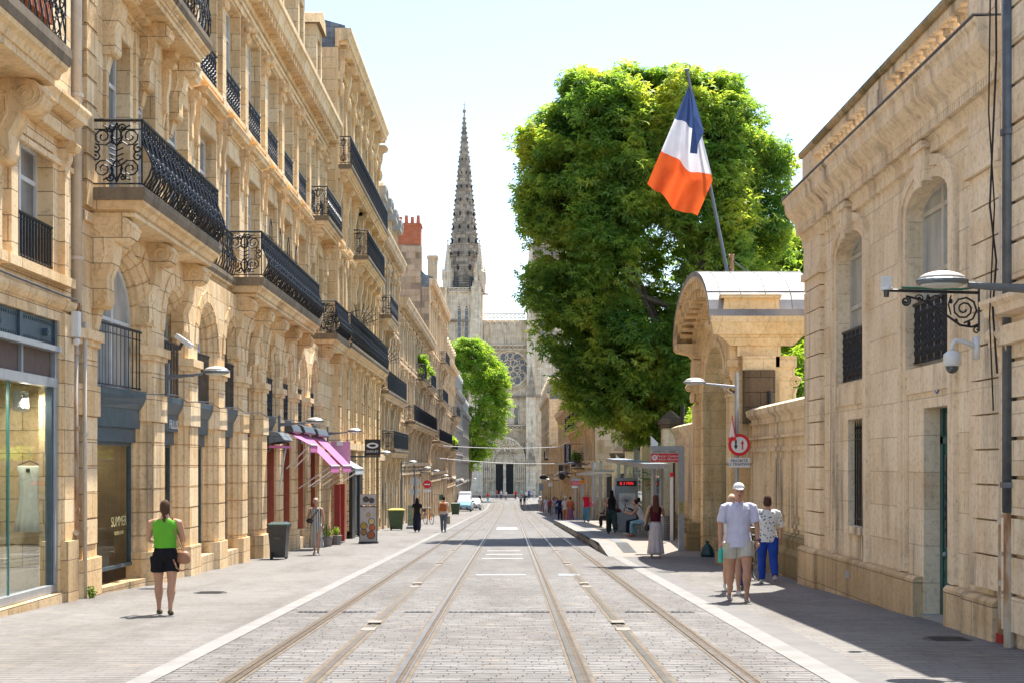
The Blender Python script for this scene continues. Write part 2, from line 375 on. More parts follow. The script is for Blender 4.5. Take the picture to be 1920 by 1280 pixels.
# ------------------------------------------------------------- facade pieces
def wall(m, u0, u1, z0, z1, ops, depth, w=0.0, N=10):
    """flat wall at w with openings (a, b, c, d, rise): reveals go back by depth; rise > 0 gives an arched head"""
    us = sorted({u0, u1, *[o[0] for o in ops], *[o[1] for o in ops]}); zs = sorted({z0, z1, *[o[2] for o in ops], *[o[3] for o in ops]})
    us = [u for u in us if u0 <= u <= u1]; zs = [z for z in zs if z0 <= z <= z1]
    for i in range(len(us)-1):
        for j in range(len(zs)-1):
            cu, cz = (us[i]+us[i+1])/2, (zs[j]+zs[j+1])/2
            if any(o[0] < cu < o[1] and o[2] < cz < o[3] for o in ops): continue
            m.quad((us[i], w, zs[j]), (us[i+1], w, zs[j]), (us[i+1], w, zs[j+1]), (us[i], w, zs[j+1]))
    for o in ops:
        a, b, c, d = o[:4]; rise = o[4] if len(o) > 4 else 0; dp = o[5] if len(o) > 5 else depth
        sp = d-rise; wb = w-dp
        m.quad((a, w, c), (a, wb, c), (a, wb, sp), (a, w, sp)); m.quad((b, w, c), (b, wb, c), (b, wb, sp), (b, w, sp))
        m.quad((a, w, c), (b, w, c), (b, wb, c), (a, wb, c))
        if rise <= 0: m.quad((a, w, d), (b, w, d), (b, wb, d), (a, wb, d))
        else:
            cx, rr = (a+b)/2, (b-a)/2
            P = [(cx-rr*cos(PI*k/N), sp+rise*sin(PI*k/N)) for k in range(N+1)]
            for k in range(N):
                p, q = P[k], P[k+1]
                m.quad((p[0], w, p[1]), (q[0], w, q[1]), (q[0], w, d), (p[0], w, d))
                m.quad((p[0], w, p[1]), (q[0], w, q[1]), (q[0], wb, q[1]), (p[0], wb, p[1]))
def archpoly(a, b, c, d, rise, N=10):
    if rise <= 0: return [(a, c), (b, c), (b, d), (a, d)]
    cx, rr, sp = (a+b)/2, (b-a)/2, d-rise
    return [(a, c), (b, c)]+[(cx+rr*cos(PI*k/N), sp+rise*sin(PI*k/N)) for k in range(N+1)]
def window(parent, fr, a, b, c, d, w, rise=0, mat='white', pane='pane', trans=.72, mull=True, bars=(), fw=.07):
    """white frame (part) with its pane (sub-part) standing in the opening at depth w"""
    m = MB(fr); e = .0
    m.box(a, a+fw, w, w+.06, c, d-rise); m.box(b-fw, b, w, w+.06, c, d-rise); m.box(a+fw, b-fw, w, w+.058, c, c+fw)
    if rise > 0:
        cx, rr, sp = (a+b)/2, (b-a)/2, d-rise; N = 10
        for k in range(N):
            t0, t1 = PI*k/N, PI*(k+1)/N
            o = [(cx+rr*cos(t), sp+rise*sin(t)) for t in (t0, t1)]; i = [(cx+(rr-fw)*cos(t), sp+(rise-fw)*sin(t)) for t in (t1, t0)]
            m.prism_w(o+i, w, w+.06)
        m.box(a+fw, b-fw, w, w+.055, sp-.03, sp+.03)
    else: m.box(a+fw, b-fw, w, w+.058, d-fw, d)
    if mull: m.box((a+b)/2-.045, (a+b)/2+.045, w, w+.066, c+fw, d-fw)
    zt = c+(d-c)*trans
    if trans: m.box(a+fw, b-fw, w, w+.054, zt-.035, zt+.035)
    for k in bars: m.box(a+fw, b-fw, w, w+.045, c+(d-c)*k-.015, c+(d-c)*k+.015)
    f = m.build('window_frame', mat, parent)
    p = MB(fr); p.prism_w(archpoly(a+.01, b-.01, c+.01, d-.01, max(0, rise-.01) if rise else 0), w+.005, w+.02); p.build('pane', pane, f)
    return f
def console(m, u0, u1, zt, h, d, spir=True, w0=0.0):
    """carved scroll bracket: big volute at the front top, small one at the foot"""
    r = min(h*.24, d*.30); c1 = (w0+d-r, zt-r); r2 = r*.5; c2 = (w0+d*.22, zt-h+r2)
    P = [(w0, zt), (w0+d-r, zt)]
    P += [(c1[0]+r*cos(PI/2-PI*1.15*k/8), c1[1]+r*sin(PI/2-PI*1.15*k/8)) for k in range(1, 9)]
    P += [(w0+d*.52, zt-h*.48), (w0+d*.36, zt-h*.66), (c2[0]+r2*1.05, c2[1]+r2*.3)]
    P += [(c2[0]+r2*cos(-PI*k/5), c2[1]+r2*sin(-PI*k/5)) for k in range(0, 4)]
    P += [(w0, zt-h)]
    m.prism_u(P, u0, u1)
    m.prism_u([(w0, zt-h+.01), (w0+d*.16, zt-h+.01), (w0+d*.05, zt-h*1.22), (w0, zt-h*1.25)], u0+(u1-u0)*.2, u1-(u1-u0)*.2)
    if spir:
        for (c, rr, tn) in ((c1, r, 2.1), (c2, r2, 1.3)):
            N = int(14*tn); pts = [(c[0]+rr*(1-.85*k/N)*.93*cos(PI/2-2*PI*tn*k/N), c[1]+rr*(1-.85*k/N)*.93*sin(PI/2-2*PI*tn*k/N)) for k in range(N+1)]
            for uu in (u0, u1): m.tube([(uu, a, b) for a, b in pts], r*.085, 4)
        q = [(w0+d*.06, zt-h*.12), (w0+d*.3, zt-h*.2), (w0+d*.33, zt-h*.42), (w0+d*.18, zt-h*.62), (w0+d*.08, zt-h*.5)]
        for uu in (u0, u1):
            m.tube([(uu, a, b) for a, b in q], r*.13, 4)
            for (a, b) in q[1:4]: m.ball((uu, a-.03, b), r*.16, r*.28, r*.22, 5, 4)
            for k_ in range(4): m.ball((uu, w0+d*(.42+.06*k_), zt-h*(.16+.0*k_)-.03*k_), r*.1, r*.16, r*.22, 5, 4)
        m.tube([(u0-.01, c1[0]+r*1.0, c1[1]+r*.1), (u1+.01, c1[0]+r*1.0, c1[1]+r*.1)], r*.12, 4)
def spir(cx, cy, r0, a0, turns, sgn=1, r1=.18, n=9):
    N = max(4, int(n*turns)); return [(cx+r0*(1-(1-r1)*k/N)*cos(a0+sgn*2*PI*turns*k/N), cy+r0*(1-(1-r1)*k/N)*sin(a0+sgn*2*PI*turns*k/N)) for k in range(N+1)]
def motif(style, c, h):
    """iron pattern of one cell, c wide and h high, as 2-D polylines"""
    L = []
    if style == 'scroll':
        a = c*.25
        for sx in (-1, 1):
            x = c/2+sx*a
            L.append(spir(x, h*.80, a*.82, PI/2, 1.4, sx)); L.append(spir(x, h*.26, a*.85, -PI/2, 1.4, -sx))
            L.append([(x-sx*a*.9, h*.26), (x-sx*a*.2, h*.5), (x-sx*a*.9, h*.78)])
            L.append(spir(x, h*.52, a*.5, 0, 1.2, sx))
        L.append([(c/2, 0), (c/2, h)]); L.append([(0, 0), (0, h)])
        for t in (.3, .42, .55, .68): L.append([(c/2-c*.14, h*t+.05), (c/2, h*t), (c/2+c*.14, h*t+.05)])
    elif style == 'end':
        for sx in (-1, 1):
            for sy in (-1, 1):
                cx, cy = c/2+sx*c*.27, h/2+sy*h*.25
                L.append(spir(cx, cy, c*.22, PI/2*sy, 1.9, sx*sy)); L.append(spir(c/2+sx*c*.12, h/2+sy*h*.38, c*.09, 0, 1.3, -sx))
                L.append(spir(c/2+sx*c*.42, h/2+sy*h*.06, c*.1, PI/2, 1.2, sx))
                L.append([(c/2, h/2+sy*h*.1), (c/2+sx*c*.12, h/2+sy*h*.24), (c/2+sx*c*.05, h/2+sy*h*.36), (c/2, h/2+sy*h*.46)])
        for t in (-.22, -.14, -.06, .03, .12, .2): L.append([(c/2-c*.13, h*(.5+t)+.05), (c/2, h*(.5+t)), (c/2+c*.13, h*(.5+t)+.05)])
        L.append([(c/2, h*.08), (c/2, h*.9)]); L.append([(0, 0), (0, h)]); L.append([(c, 0), (c, h)])
    elif style == 'dense':
        n = max(2, int(c/.11))
        for i in range(n):
            x = c*(i+.5)/n; d = c*.42/n; s_ = 1 if i % 2 else -1
            L.append([(x, 0), (x+s_*d, h*.14), (x-s_*d*.8, h*.3), (x+s_*d, h*.48), (x-s_*d*.6, h*.66), (x, h*.82), (x, h)])
            L.append(spir(x, h*.88, d*1.1, 0, 1, s_, .5, 6)); L.append(spir(x, h*.4, d*1.2, 0, 1, -s_, .4, 6))
    elif style == 'bars':
        n = max(1, int(c/.12))
        for i in range(n): L.append([(c*(i+.5)/n, 0), (c*(i+.5)/n, h)])
    elif style == 'juliet':
        for x in (.25, .75):
            L.append([(c*x, 0), (c*x, h)]); L.append(spir(c*x, h*.82, c*.2, PI/2, 1.2, 1, .4, 7)); L.append(spir(c*x, h*.18, c*.2, -PI/2, 1.2, -1, .4, 7))
            L.append([(c*x-c*.18, h*.3), (c*x+c*.16, h*.42), (c*x-c*.16, h*.56), (c*x+c*.18, h*.7)])
            L.append([(c*x+c*.18, h*.3), (c*x-c*.16, h*.42), (c*x+c*.16, h*.56), (c*x-c*.18, h*.7)])
        L.append([(c*.5, 0), (c*.5, h)])
    return L
def iron(m, A, B, z0, h, style, cell=.5, r=.009, bul=0.0, nrm=(0, 1), rail=True, sides=4):
    """wrought-iron panel between plan points A and B (u, w) from z0 up by h; bul makes the lower half belly out"""
    ax, ay = A; L = math.hypot(B[0]-ax, B[1]-ay); dx, dy = (B[0]-ax)/L, (B[1]-ay)/L
    n = max(1, round(L/cell)); c = L/n
    def P(s_, t):
        k = t/h; b = bul*(sin(PI*min(1, max(0, (k+.06))/.72))**1.3 if k < .66 else 0) if bul else 0
        return (ax+dx*s_+nrm[0]*b, ay+dy*s_+nrm[1]*b, z0+t)
    mo = motif(style, c, h)
    for i in range(n):
        for pl in mo:
            if len(pl) == 2 and bul: pl = [(pl[0][0]+(pl[1][0]-pl[0][0])*k/7, pl[0][1]+(pl[1][1]-pl[0][1])*k/7) for k in range(8)]
            m.tube([P(i*c+x, y) for x, y in pl], r, sides, cap=False)
    if rail:
        m.tube([(ax, ay, z0+h), (B[0], B[1], z0+h)], .028, 5); m.tube([(ax, ay, z0+.02), (B[0], B[1], z0+.02)], .014, 4)
        m.tube([(ax, ay, z0+h*.86), (B[0], B[1], z0+h*.86)], .011, 4)
def cornice(m, u0, u1, z0, h, d, dent=.0, dw=.14, dh=.16, w0=0):
    """moulded cornice with optional modillions"""
    m.prism_u([(w0, z0), (w0+d*.22, z0+h*.05), (w0+d*.25, z0+h*.3), (w0+d*.8, z0+h*.42), (w0+d*.84, z0+h*.68), (w0+d, z0+h*.85), (w0+d, z0+h), (w0, z0+h)], u0, u1)
    if dent:
        n = int((u1-u0)/dent)
        for i in range(n):
            u = u0+(i+.5)*(u1-u0)/n; m.box(u-dw/2, u+dw/2, w0+d*.22, w0+d*.72, z0+h*.40-dh, z0+h*.415)
def surround(m, a, b, c, d, t=.13, w=.05, sill=True):
    m.box(a-t, a, 0, w, c, d+t); m.box(b, b+t, 0, w, c, d+t); m.box(a, b, 0, w, d, d+t)
    if sill: m.box(a-t*1.3, b+t*1.3, 0, w*2.4, c-.12, c-.002)
def balcony(parent, fr, u0, u1, z, d, style='scroll', bul=.0, h=1.0, slab=.32, cons=3, ch=1.3, cw=.34, cell=.5, mat='gold', w0=0, ends=True, r=.011, ends_style='end'):
    b = MB(fr)
    b.prism_u([(w0-.02, z-slab*.56), (w0+d-.03, z-slab*.56), (w0+d, z-slab*.3), (w0+d, z), (w0-.02, z)], u0, u1)
    bo = b.build('balcony_slab', 'slab', parent)
    b = MB(fr); b.prism_u([(w0-.02, z-slab), (w0+d-.17, z-slab), (w0+d-.13, z-slab*.78), (w0+d-.06, z-slab*.7), (w0+d-.04, z-slab*.565), (w0-.02, z-slab*.565)], u0+.03, u1-.03); b.build('slab_moulding', mat, bo)
    k = MB(fr)
    k.box(u0+.12, u1-.12, w0-.02, w0+d-.2, z-slab-.1, z-slab-.002)
    if cons:
        for i in range(cons):
            u = u0+.12+cw/2+(u1-u0-.24-cw)*(i/(cons-1) if cons > 1 else .5)
            kk = MB(fr); console(kk, u-cw/2, u+cw/2, z-slab-.102, ch, d-.22, w0=w0); kk.build('scroll_bracket', mat, bo)
    k.build('slab_soffit', mat, bo)
    ir = MB(fr); e = .07
    iron(ir, (u0+e, w0+d-e), (u1-e, w0+d-e), z+.05, h, style, cell, r, bul)
    if ends:
        for uu, sg in ((u0+e, -1), (u1-e, 1)): iron(ir, (uu, w0+d-e), (uu, w0+.02), z+.05, h, ends_style, d, r, 0)
    if bul > .1: iron(ir, (u0+e, w0+d-e-.012), (u1-e, w0+d-e-.012), z+.05, h, 'dense', .5, r*.8, bul, rail=False, sides=3)
    ir.build('iron_railing', 'iron', bo)
    return bo

# ============================================================= ground
def strip(name, x0, x1, ya, yb, dz, mat, step=4.0, label=None, **kw):
    m = MB(); n = max(1, int((yb-ya)/step)); ys = [ya+(yb-ya)*i/n for i in range(n+1)]
    P = []; F = []
    for y in ys: P += [(x0(y) if callable(x0) else x0, y, g(y)+dz), (x1(y) if callable(x1) else x1, y, g(y)+dz)]
    F = [(2*i, 2*i+1, 2*i+3, 2*i+2) for i in range(n)]
    m.add(P, F); return m.build(name, mat, **kw)
gm = MB(); ys = [-40, 0, 40, 80, 120, 160, 170, 180, 190, 200, 260, 400, 1000, 4000]
P = []; F = []
for y in ys: P += [(-3000, y, g(y)-.02), (3000, y, g(y)-.02)]
F = [(2*i, 2*i+1, 2*i+3, 2*i+2) for i in range(len(ys)-1)]
gm.add(P, F); gm.build('ground', 'earth', kind='structure')
def bend(y): return 0 if y < 212 else -((y-212)**1.6)*.012
strip('road', -3.2, 2.8, -5, 262, 0, 'setts', kind='structure')
strip('pavement', -7.6, -3.36, -5, 262, .002, 'pave', kind='structure')
strip('pavement', 3.42, 6.6, -5, 37.2, .002, 'pave', kind='structure')
strip('pavement', 3.05, 6.6, 83, 262, .002, 'pave', kind='structure')
strip('kerb_stones', -3.36, -3.14, -5, 214, .006, 'kerbw', kind='structure')
strip('kerb_stones', 2.79, 3.05, -5, 37.4, .006, 'kerbw', kind='structure')
strip('kerb_stones', 2.79, 3.02, 84, 214, .006, 'kerbw', kind='structure')
strip('gutter_paving', 3.05, 3.42, -5, 37.3, .004, 'smooth', kind='structure')
strip('cathedral_square', -60, 60, 262, 282, .004, 'stonewhite', kind='structure')
# tram rails: steel head, dark groove, sanded concrete bed
def rail(x, label):
    t = thing('tram_rail', label, 'rail', (x, 12, 0), 'tram rails along the street')
    def st(nm, a, b, dz, mt): strip(nm, lambda y: x+a+bend(y), lambda y: x+b+bend(y), -3, 250, dz, mt, 3.0, parent=t)
    st('rail_bed', -.09, .11, .004, 'railbed'); st('rail_groove', .005, .05, .008, 'rust'); st('rail_head', -.055, .004, .013, 'steel'); st('rail_lip', .05, .07, .012, 'steel')
for x, l in ((-2.48, 'outer steel tram rail nearest the left pavement'), (-1.0, 'inner steel tram rail of the left track'),
             (.64, 'inner steel tram rail of the right track'), (2.12, 'outer steel tram rail nearest the stop platform')): rail(x, l)
for x, l in ((-1.74, 'sandy ground power strip between the rails of the left track'), (1.38, 'sandy ground power strip between the rails of the right track')):
    t = thing('power_rail', l, 'rail', (x, 12, 0), 'ground power strips')
    strip('strip_bed', lambda y: x-.085+bend(y), lambda y: x+.085+bend(y), -3, 250, .004, 'railbed', 3, parent=t)
    strip('contact_strip', lambda y: x-.035+bend(y), lambda y: x+.035+bend(y), -3, 250, .009, 'steel', 3, parent=t)
    b = MB()
    for k in range(22):
        y = 8.6+k*8.0; b.box(x-.085, x+.085, y, y+.28, g(y)+.004, g(y)+.010); b.box(x-.085, x+.085, y+.8, y+1.05, g(y)+.004, g(y)+.010)
    b.build('insulating_joint', 'pinkpave', t, kind='stuff')
gr = 'drain grates across the tracks'
for (x0, x1, y, wh) in ((-3.0, -2.56, 19.3, 'left of the outer left rail'), (-2.38, -1.9, 19.3, 'inside the left track'), (-1.5, -1.1, 19.3, 'left of the inner left rail'), (-.88, .58, 19.3, 'between the two tracks'),
                        (.78, 1.2, 19.3, 'right of the inner right rail'), (1.62, 2.06, 19.3, 'inside the right track'), (2.26, 2.6, 19.3, 'right of the outer right rail')):
    t = thing('drain_grate', 'narrow iron drain grate '+wh, 'drain', (x0, y, g(y)), gr)
    b = MB(); b.box(x0, x1, y-.05, y+.05, g(y)-.005, g(y)+.006); b.build('grate_frame', 'grill', t)
    b = MB(); n = int((x1-x0)/.07)
    for k in range(n): xx = x0+.02+k*(x1-x0-.02)/n; b.box(xx, xx+.035, y-.035, y+.035, g(y)+.007, g(y)+.010)
    b.build('grate_slot', 'black', t)
for (y, x0, x1, l) in ((28.6, -.72, .32, 'white bar between the tracks nearest the drain grates'), (36.3, -.75, .34, 'thin white bar between the tracks, first of the close trio'), (38.9, -.7, .34, 'broad white bar between the tracks, middle of the close trio'),
                       (41.4, -.7, .3, 'thin white bar between the tracks, last of the close trio'), (73.5, -.7, .3, 'faded white bar between the tracks past the shadow bands')):
    b = MB(); b.box(x0, x1, y-.07, y+.07, g(y)+.001, g(y)+.008); b.build('road_marking', 'paint', loc=(x0, y, g(y)), label=l, cat='road marking', group='white bars between the tracks')
b = MB()
for k in range(3): y = 69+k*1.5; b.box(-.7, .35, y, y+.7, g(y)+.001, g(y)+.008)
b.build('road_marking', 'paint', loc=(0, 69, g(69)), label='block of white stripes between the tracks in mid street', cat='road marking', group='white bars between the tracks')
for (x, y, l) in ((-5.1, 23.2, 'small iron manhole cover on the left pavement behind the woman in green'), (5.0, 15.6, 'small iron manhole cover in the shade of the right pavement')):
    b = MB(); b.lathe([(.28, g(y)), (.28, g(y)+.008)], x, y, 20)
    for k in range(6): b.box(x-.2, x+.2, y-.18+k*.065, y-.155+k*.065, g(y)+.009, g(y)+.013)
    b.build('manhole_cover', 'grill', loc=(x, y, g(y)), label=l, cat='manhole cover')
b = MB(); b.box(1.0, 1.45, 28.2, 28.8, g(28.5)-.01, g(28.5)+.006)
for k in range(8): b.box(1.03+k*.05, 1.055+k*.05, 28.25, 28.75, g(28.5)+.007, g(28.5)+.011)
b.build('track_drain', 'metal', loc=(1.2, 28.5, g(28.5)), label='square ribbed track drain left of the outer right rail', cat='drain')
# tram stop platform
PZ = .25
pt = thing('tram_platform', 'raised pinkish tram stop platform with white edge and ramp end', 'platform', (4.2, 37.3, g(37.3)))
def pz(y): return g(y)+(PZ*min(1, max(0, (y-37.3)/4.2)) if y < 82 else PZ)
def pstrip(nm, x0, x1, dz, mt, y0=37.3, y1=84):
    m = MB(); ys = [y0, 38.4, 39.4, 41.5]+[42+4.2*i for i in range(1, 10)]+[y1]; Q = []
    for y in ys: Q += [(x0, y, pz(y)+dz), (x1, y, pz(y)+dz)]
    m.add(Q, [(2*i, 2*i+1, 2*i+3, 2*i+2) for i in range(len(ys)-1)]); m.build(nm, mt, pt)
pstrip('platform_surface', 3.0, 6.6, .006, 'pinkpave'); pstrip('platform_edge', 2.68, 3.0, .008, 'kerbw'); pstrip('tactile_strip', 3.18, 3.55, .012, 'tactile', 41.5)
m = MB(); ys = [37.3, 38.4, 39.4, 41.5]+[42+4.2*i for i in range(1, 10)]+[84]
for a, b2 in zip(ys[:-1], ys[1:]): m.quad((2.70, a, g(a)-.01), (2.70, b2, g(b2)-.01), (2.70, b2, pz(b2)+.004), (2.70, a, pz(a)+.004)) if a < 41.4 else m.box(2.67, 2.75, a, b2, g(b2)+.09, pz(b2)+.004)
for a, b2 in zip(ys[:-1], ys[1:]):
    if a >= 41.4: m.quad((2.9, a, g(a)-.01), (2.9, b2, g(b2)-.01), (2.9, b2, pz(b2)), (2.9, a, pz(a)))
m.quad((2.68, 84, g(84)), (6.6, 84, g(84)), (6.6, 84, g(84)+PZ+.006), (2.68, 84, g(84)+PZ+.006))
m.build('platform_face', 'concrete', pt)

# ============================================================= left side: building with arcade (B)
def fB(p):                                   # arcade plane; the corner strip at its near end steps back
    u, w, z = p; s_ = .25*min(1, max(0, (24.9-u)/1.3)); return (-6.65+w-s_*min(1.0, max(0, 1+w/.42)), u, z)
fU = FL(-6.9)
B = thing('arcade_building', 'golden stone building with rusticated arcade and bulging black balconies, second on the left', 'building', (-6.6, 22.2, g(22.2)))
ARC = [24.05, 27.2, 30.0, 32.75, 35.45, 38.2, 40.9, 43.65, 46.35]; RO_ = [1.05]+[.76]*8; SPR = 4.15
def piers():
    prof = [(0, -.42), (.0, -.28), (.06, -.24), (.06, -.17), (.15, -.09), (.15, -.055), (.23, 0.0)]    # (outward, w)
    def ringpts(path):                       # path: list of (u, z, nu, nz)
        return path
    m = MB(fB)
    for RO, c in zip(RO_, ARC):
        base = g(c)-.3; path = []
        def add(u, z, nu, nz, gv): path.append((u, z, nu, nz, gv))
        zc = [base]; z = 3.75
        lv = []
        while z > base: lv.append(z); z -= .43
        lv = sorted(lv)
        for z in lv:
            add(c-RO, z-.014, -1, 0, 0); add(c-RO, z-.013, -1, 0, 1); add(c-RO, z+.009, -1, 0, 1); add(c-RO, z+.01, -1, 0, 0)
        nv = 9
        for k in range(nv+1):
            a = PI-PI*k/nv
            for da, gv in ((.018, 0), (.016, 1), (-.014, 1), (-.016, 0)):
                aa = a+da; add(c+RO*cos(aa), SPR+RO*sin(aa), cos(aa), sin(aa), gv)
        for z in reversed(lv):
            add(c+RO, z+.01, 1, 0, 0); add(c+RO, z+.009, 1, 0, 1); add(c+RO, z-.013, 1, 0, 1); add(c+RO, z-.014, 1, 0, 0)
        path = [(c-RO, base, -1, 0, 0)]+path+[(c+RO, base, 1, 0, 0)]
        rings = []
        for (u, z, nu, nz, gv) in path:
            k = 1+.0*gv; rings.append([(u+nu*(o+.028*gv), w-.012*gv, z+nz*(o+.028*gv)) for o, w in prof])
        m.loft(rings, cap=False, closed=False)
    ops = [(c-RO-.23, c+RO+.23, -3, SPR+RO+.23, RO+.23) for RO, c in zip(RO_, ARC)]
    m.build('arch_jamb', 'goldcarve', B); m = MB(fB)
    wall(m, 22.0, 22.6, -3, 5.7, [], .1)
    wall(m, 22.6, 49.0, -3, 5.7, ops, .02, N=9)
    wall(m, 49.0, 51.0, -3, 5.7, [], .1)
    m.quad((22.0, 0, -3), (22.0, -1, -3), (22.0, -1, 5.7), (22.0, 0, 5.7)); m.box(22.0, 51, -.3, .05, 5.56, 5.72)
    m.build('arcade_wall', 'gold', B)
    # rusticated fronts, impost blocks and plinths of every pier
    edges = [22.2]+ARC+[50.6]
    for i in range(len(ARC)+1):
        a = (22.02 if i == 0 else ARC[i-1]+RO_[i-1]+.25); b = (ARC[i]-RO_[i]-.25 if i < len(ARC) else 48.3)
        if i == len(ARC): b = 48.2
        m = MB(fB); gy = g(a)
        z = 3.75-.43; 
        while z > gy+.5: m.box(a+.015, b-.015, .0, .022, z+.012, z+.418); z -= .43
        m.prism_z([(a-.26, -.38), (b+.26, -.38), (b+.26, -.12), (b+.08, .07), (a-.08, .07), (a-.30, -.12)], gy-.6, gy+.62)
        m.build('pier', 'gold', B)
        m = MB(fB)
        m.prism_z([(a-.24, -.3), (b+.24, -.3), (b+.24, -.12), (b+.02, .07), (a-.02, .07), (a-.24, -.12)], 3.55, 3.64)
        m.prism_z([(a-.30, -.32), (b+.30, -.32), (b+.30, -.14), (b+.06, .12), (a-.06, .12), (a-.30, -.14)], 3.642, 3.80)
        m.build('impost_moulding', 'goldcarve', B)
        m = MB(fB); cz = g(a)
        m.prism_z([(a-.28, -.3), (b+.28, -.3), (b+.28, -.13), (b+.04, .06), (a-.04, .06), (a-.28, -.13)], 2.42, 2.92)
        m.build('pier_block', 'gold', B)
    for i, (c, RO) in enumerate(zip(ARC, RO_)):              # voussoir key faces standing a little proud, with gaps
        m = MB(fB)
        for k in range(9):
            t0, t1 = PI*k/9+.02, PI*(k+1)/9-.02; r0, r1 = RO+.26, RO+.50
            if i > 0 and False: pass
            q = [(c+r0*cos(t0), SPR+r0*sin(t0)), (c+r1*cos(t0), SPR+r1*sin(t0)), (c+r1*cos(t1), SPR+r1*sin(t1)), (c+r0*cos(t1), SPR+r0*sin(t1))]
            m.prism_w(q, 0.001, .03)
        m.build('voussoir_ring', 'gold', B)
piers()
for i, (c, RO) in enumerate(zip(ARC, RO_)):
    a, b = c-RO, c+RO; gy = g(c)
    if i == 4:
        m = MB(fB); m.prism_w(archpoly(a, b, gy, SPR+RO, RO), -.42, -.38); d = m.build('street_door', 'wood', B)
        m = MB(fB)
        for (p, q) in ((a+.08, c-.05), (c+.05, b-.08)):
            for (z0, z1) in ((gy+.2, gy+1.0), (gy+1.15, gy+2.5)): m.box(p, q, -.38, -.35, z0, z1)
        m.build('door_panels', 'wood', d)
        for q_ in ((-.25, 2.35, 2.6), (-.3, 3.7, 3.85)): m = MB(fB); m.box(a, b, -.38, *q_); m.build('door_moulding', 'wood', d)
        m = MB(fB); iron(m, (a+.05, -.3), (b-.05, -.3), 2.65, 1.0, 'juliet', .4, .014); m.build('iron_grille', 'iron', d)
        continue
    window(B, fB, a-.01, b+.01, 2.92, SPR+RO, -.40, RO, pane='panel', trans=0, bars=())
    m = MB(fB)
    iron(m, (a+.02, -.14), (b-.02, -.14), 2.98, 1.05, 'bars' if i < 4 else 'juliet', .36, .011); m.build('window_railing', 'iron', B)
    fc = 'navy' if i < 4 else 'slate'
    m = MB(fB); m.box(a, b, -.4, -.16, 2.28, 2.62); m.prism_u([(-.4, 2.62), (-.14, 2.62), (-.08, 2.74), (-.04, 2.84), (-.04, 2.95), (-.4, 2.95)], a, b)
    m.box(a, b, -.4, -.24, 2.02, 2.279); fa = m.build('shop_fascia', 'navy', B)
    if i == 0: pass
    if i == 1: text('FILLUS', 'lettering', 'signw', fa, (-6.65-.150, c+.38, 2.42), .25, R(90))
    fr = 'navy' if i < 5 else 'redjamb'
    m = MB(fB); m.box(a, a+.05, -.4, -.32, gy+.42, 1.96); m.box(b-.05, b, -.4, -.32, gy+.42, 1.96); m.box(a, b, -.4, -.32, 1.96, 2.018); m.box(a, b, -.4, -.30, gy+.36, gy+.42)
    if i >= 5: m.box(b-.035, b-.004, -.32, -.16, gy+.42, 1.96); m.box(b-.02, b+.10, -.16, -.10, gy+.42, 2.3)
    m.build('shop_frame', fr, B)
    m = MB(fB); m.quad((a+.05, -.36, gy+.42), (b-.05, -.36, gy+.42), (b-.05, -.36, 1.96), (a+.05, -.36, 1.96)); m.build('shop_glass', 'sglass', B)
    m = MB(fB); m.box(a-.20, b+.20, -.42, -.02, gy-.4, gy+.36 if i not in (0,) else gy+.12); m.build('sill_block', 'plinth', B)
# interior behind the shop glass of the arcade
m = MB(fB); m.box(22.4, 48, -4.6, -.45, -1.6, -.62); m.build('shop_floor', 'terrazzo', B)
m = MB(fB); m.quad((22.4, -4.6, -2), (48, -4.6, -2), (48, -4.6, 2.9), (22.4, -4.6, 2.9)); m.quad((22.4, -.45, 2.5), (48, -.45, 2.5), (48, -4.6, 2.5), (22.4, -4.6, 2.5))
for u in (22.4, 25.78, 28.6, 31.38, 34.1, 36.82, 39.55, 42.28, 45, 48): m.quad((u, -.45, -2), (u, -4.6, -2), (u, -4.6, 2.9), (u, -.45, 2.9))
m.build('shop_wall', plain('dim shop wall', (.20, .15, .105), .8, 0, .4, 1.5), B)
m = MB(); m.box(-9.2, -9.1, 24.9, 25.4, -.6, 1.9); m.box(-8.4, -8.3, 24.2, 24.5, -.6, 1.2); m.tube([(-8.3, 25.2, -.6), (-8.3, 25.2, .8), (-8.3, 25.05, 1.0), (-8.3, 24.9, .8), (-8.3, 24.9, -.6)], .03, 6); m.build('display_stand', 'void', B)
text('SUMMER', 'window_lettering', 'label', B, (-6.995, 24.4, .60), .25, R(90), ext=.002)
text('LES JOLIS JOURS', 'window_lettering', 'label', B, (-6.995, 24.4, .40), .08, R(90), ext=.002)
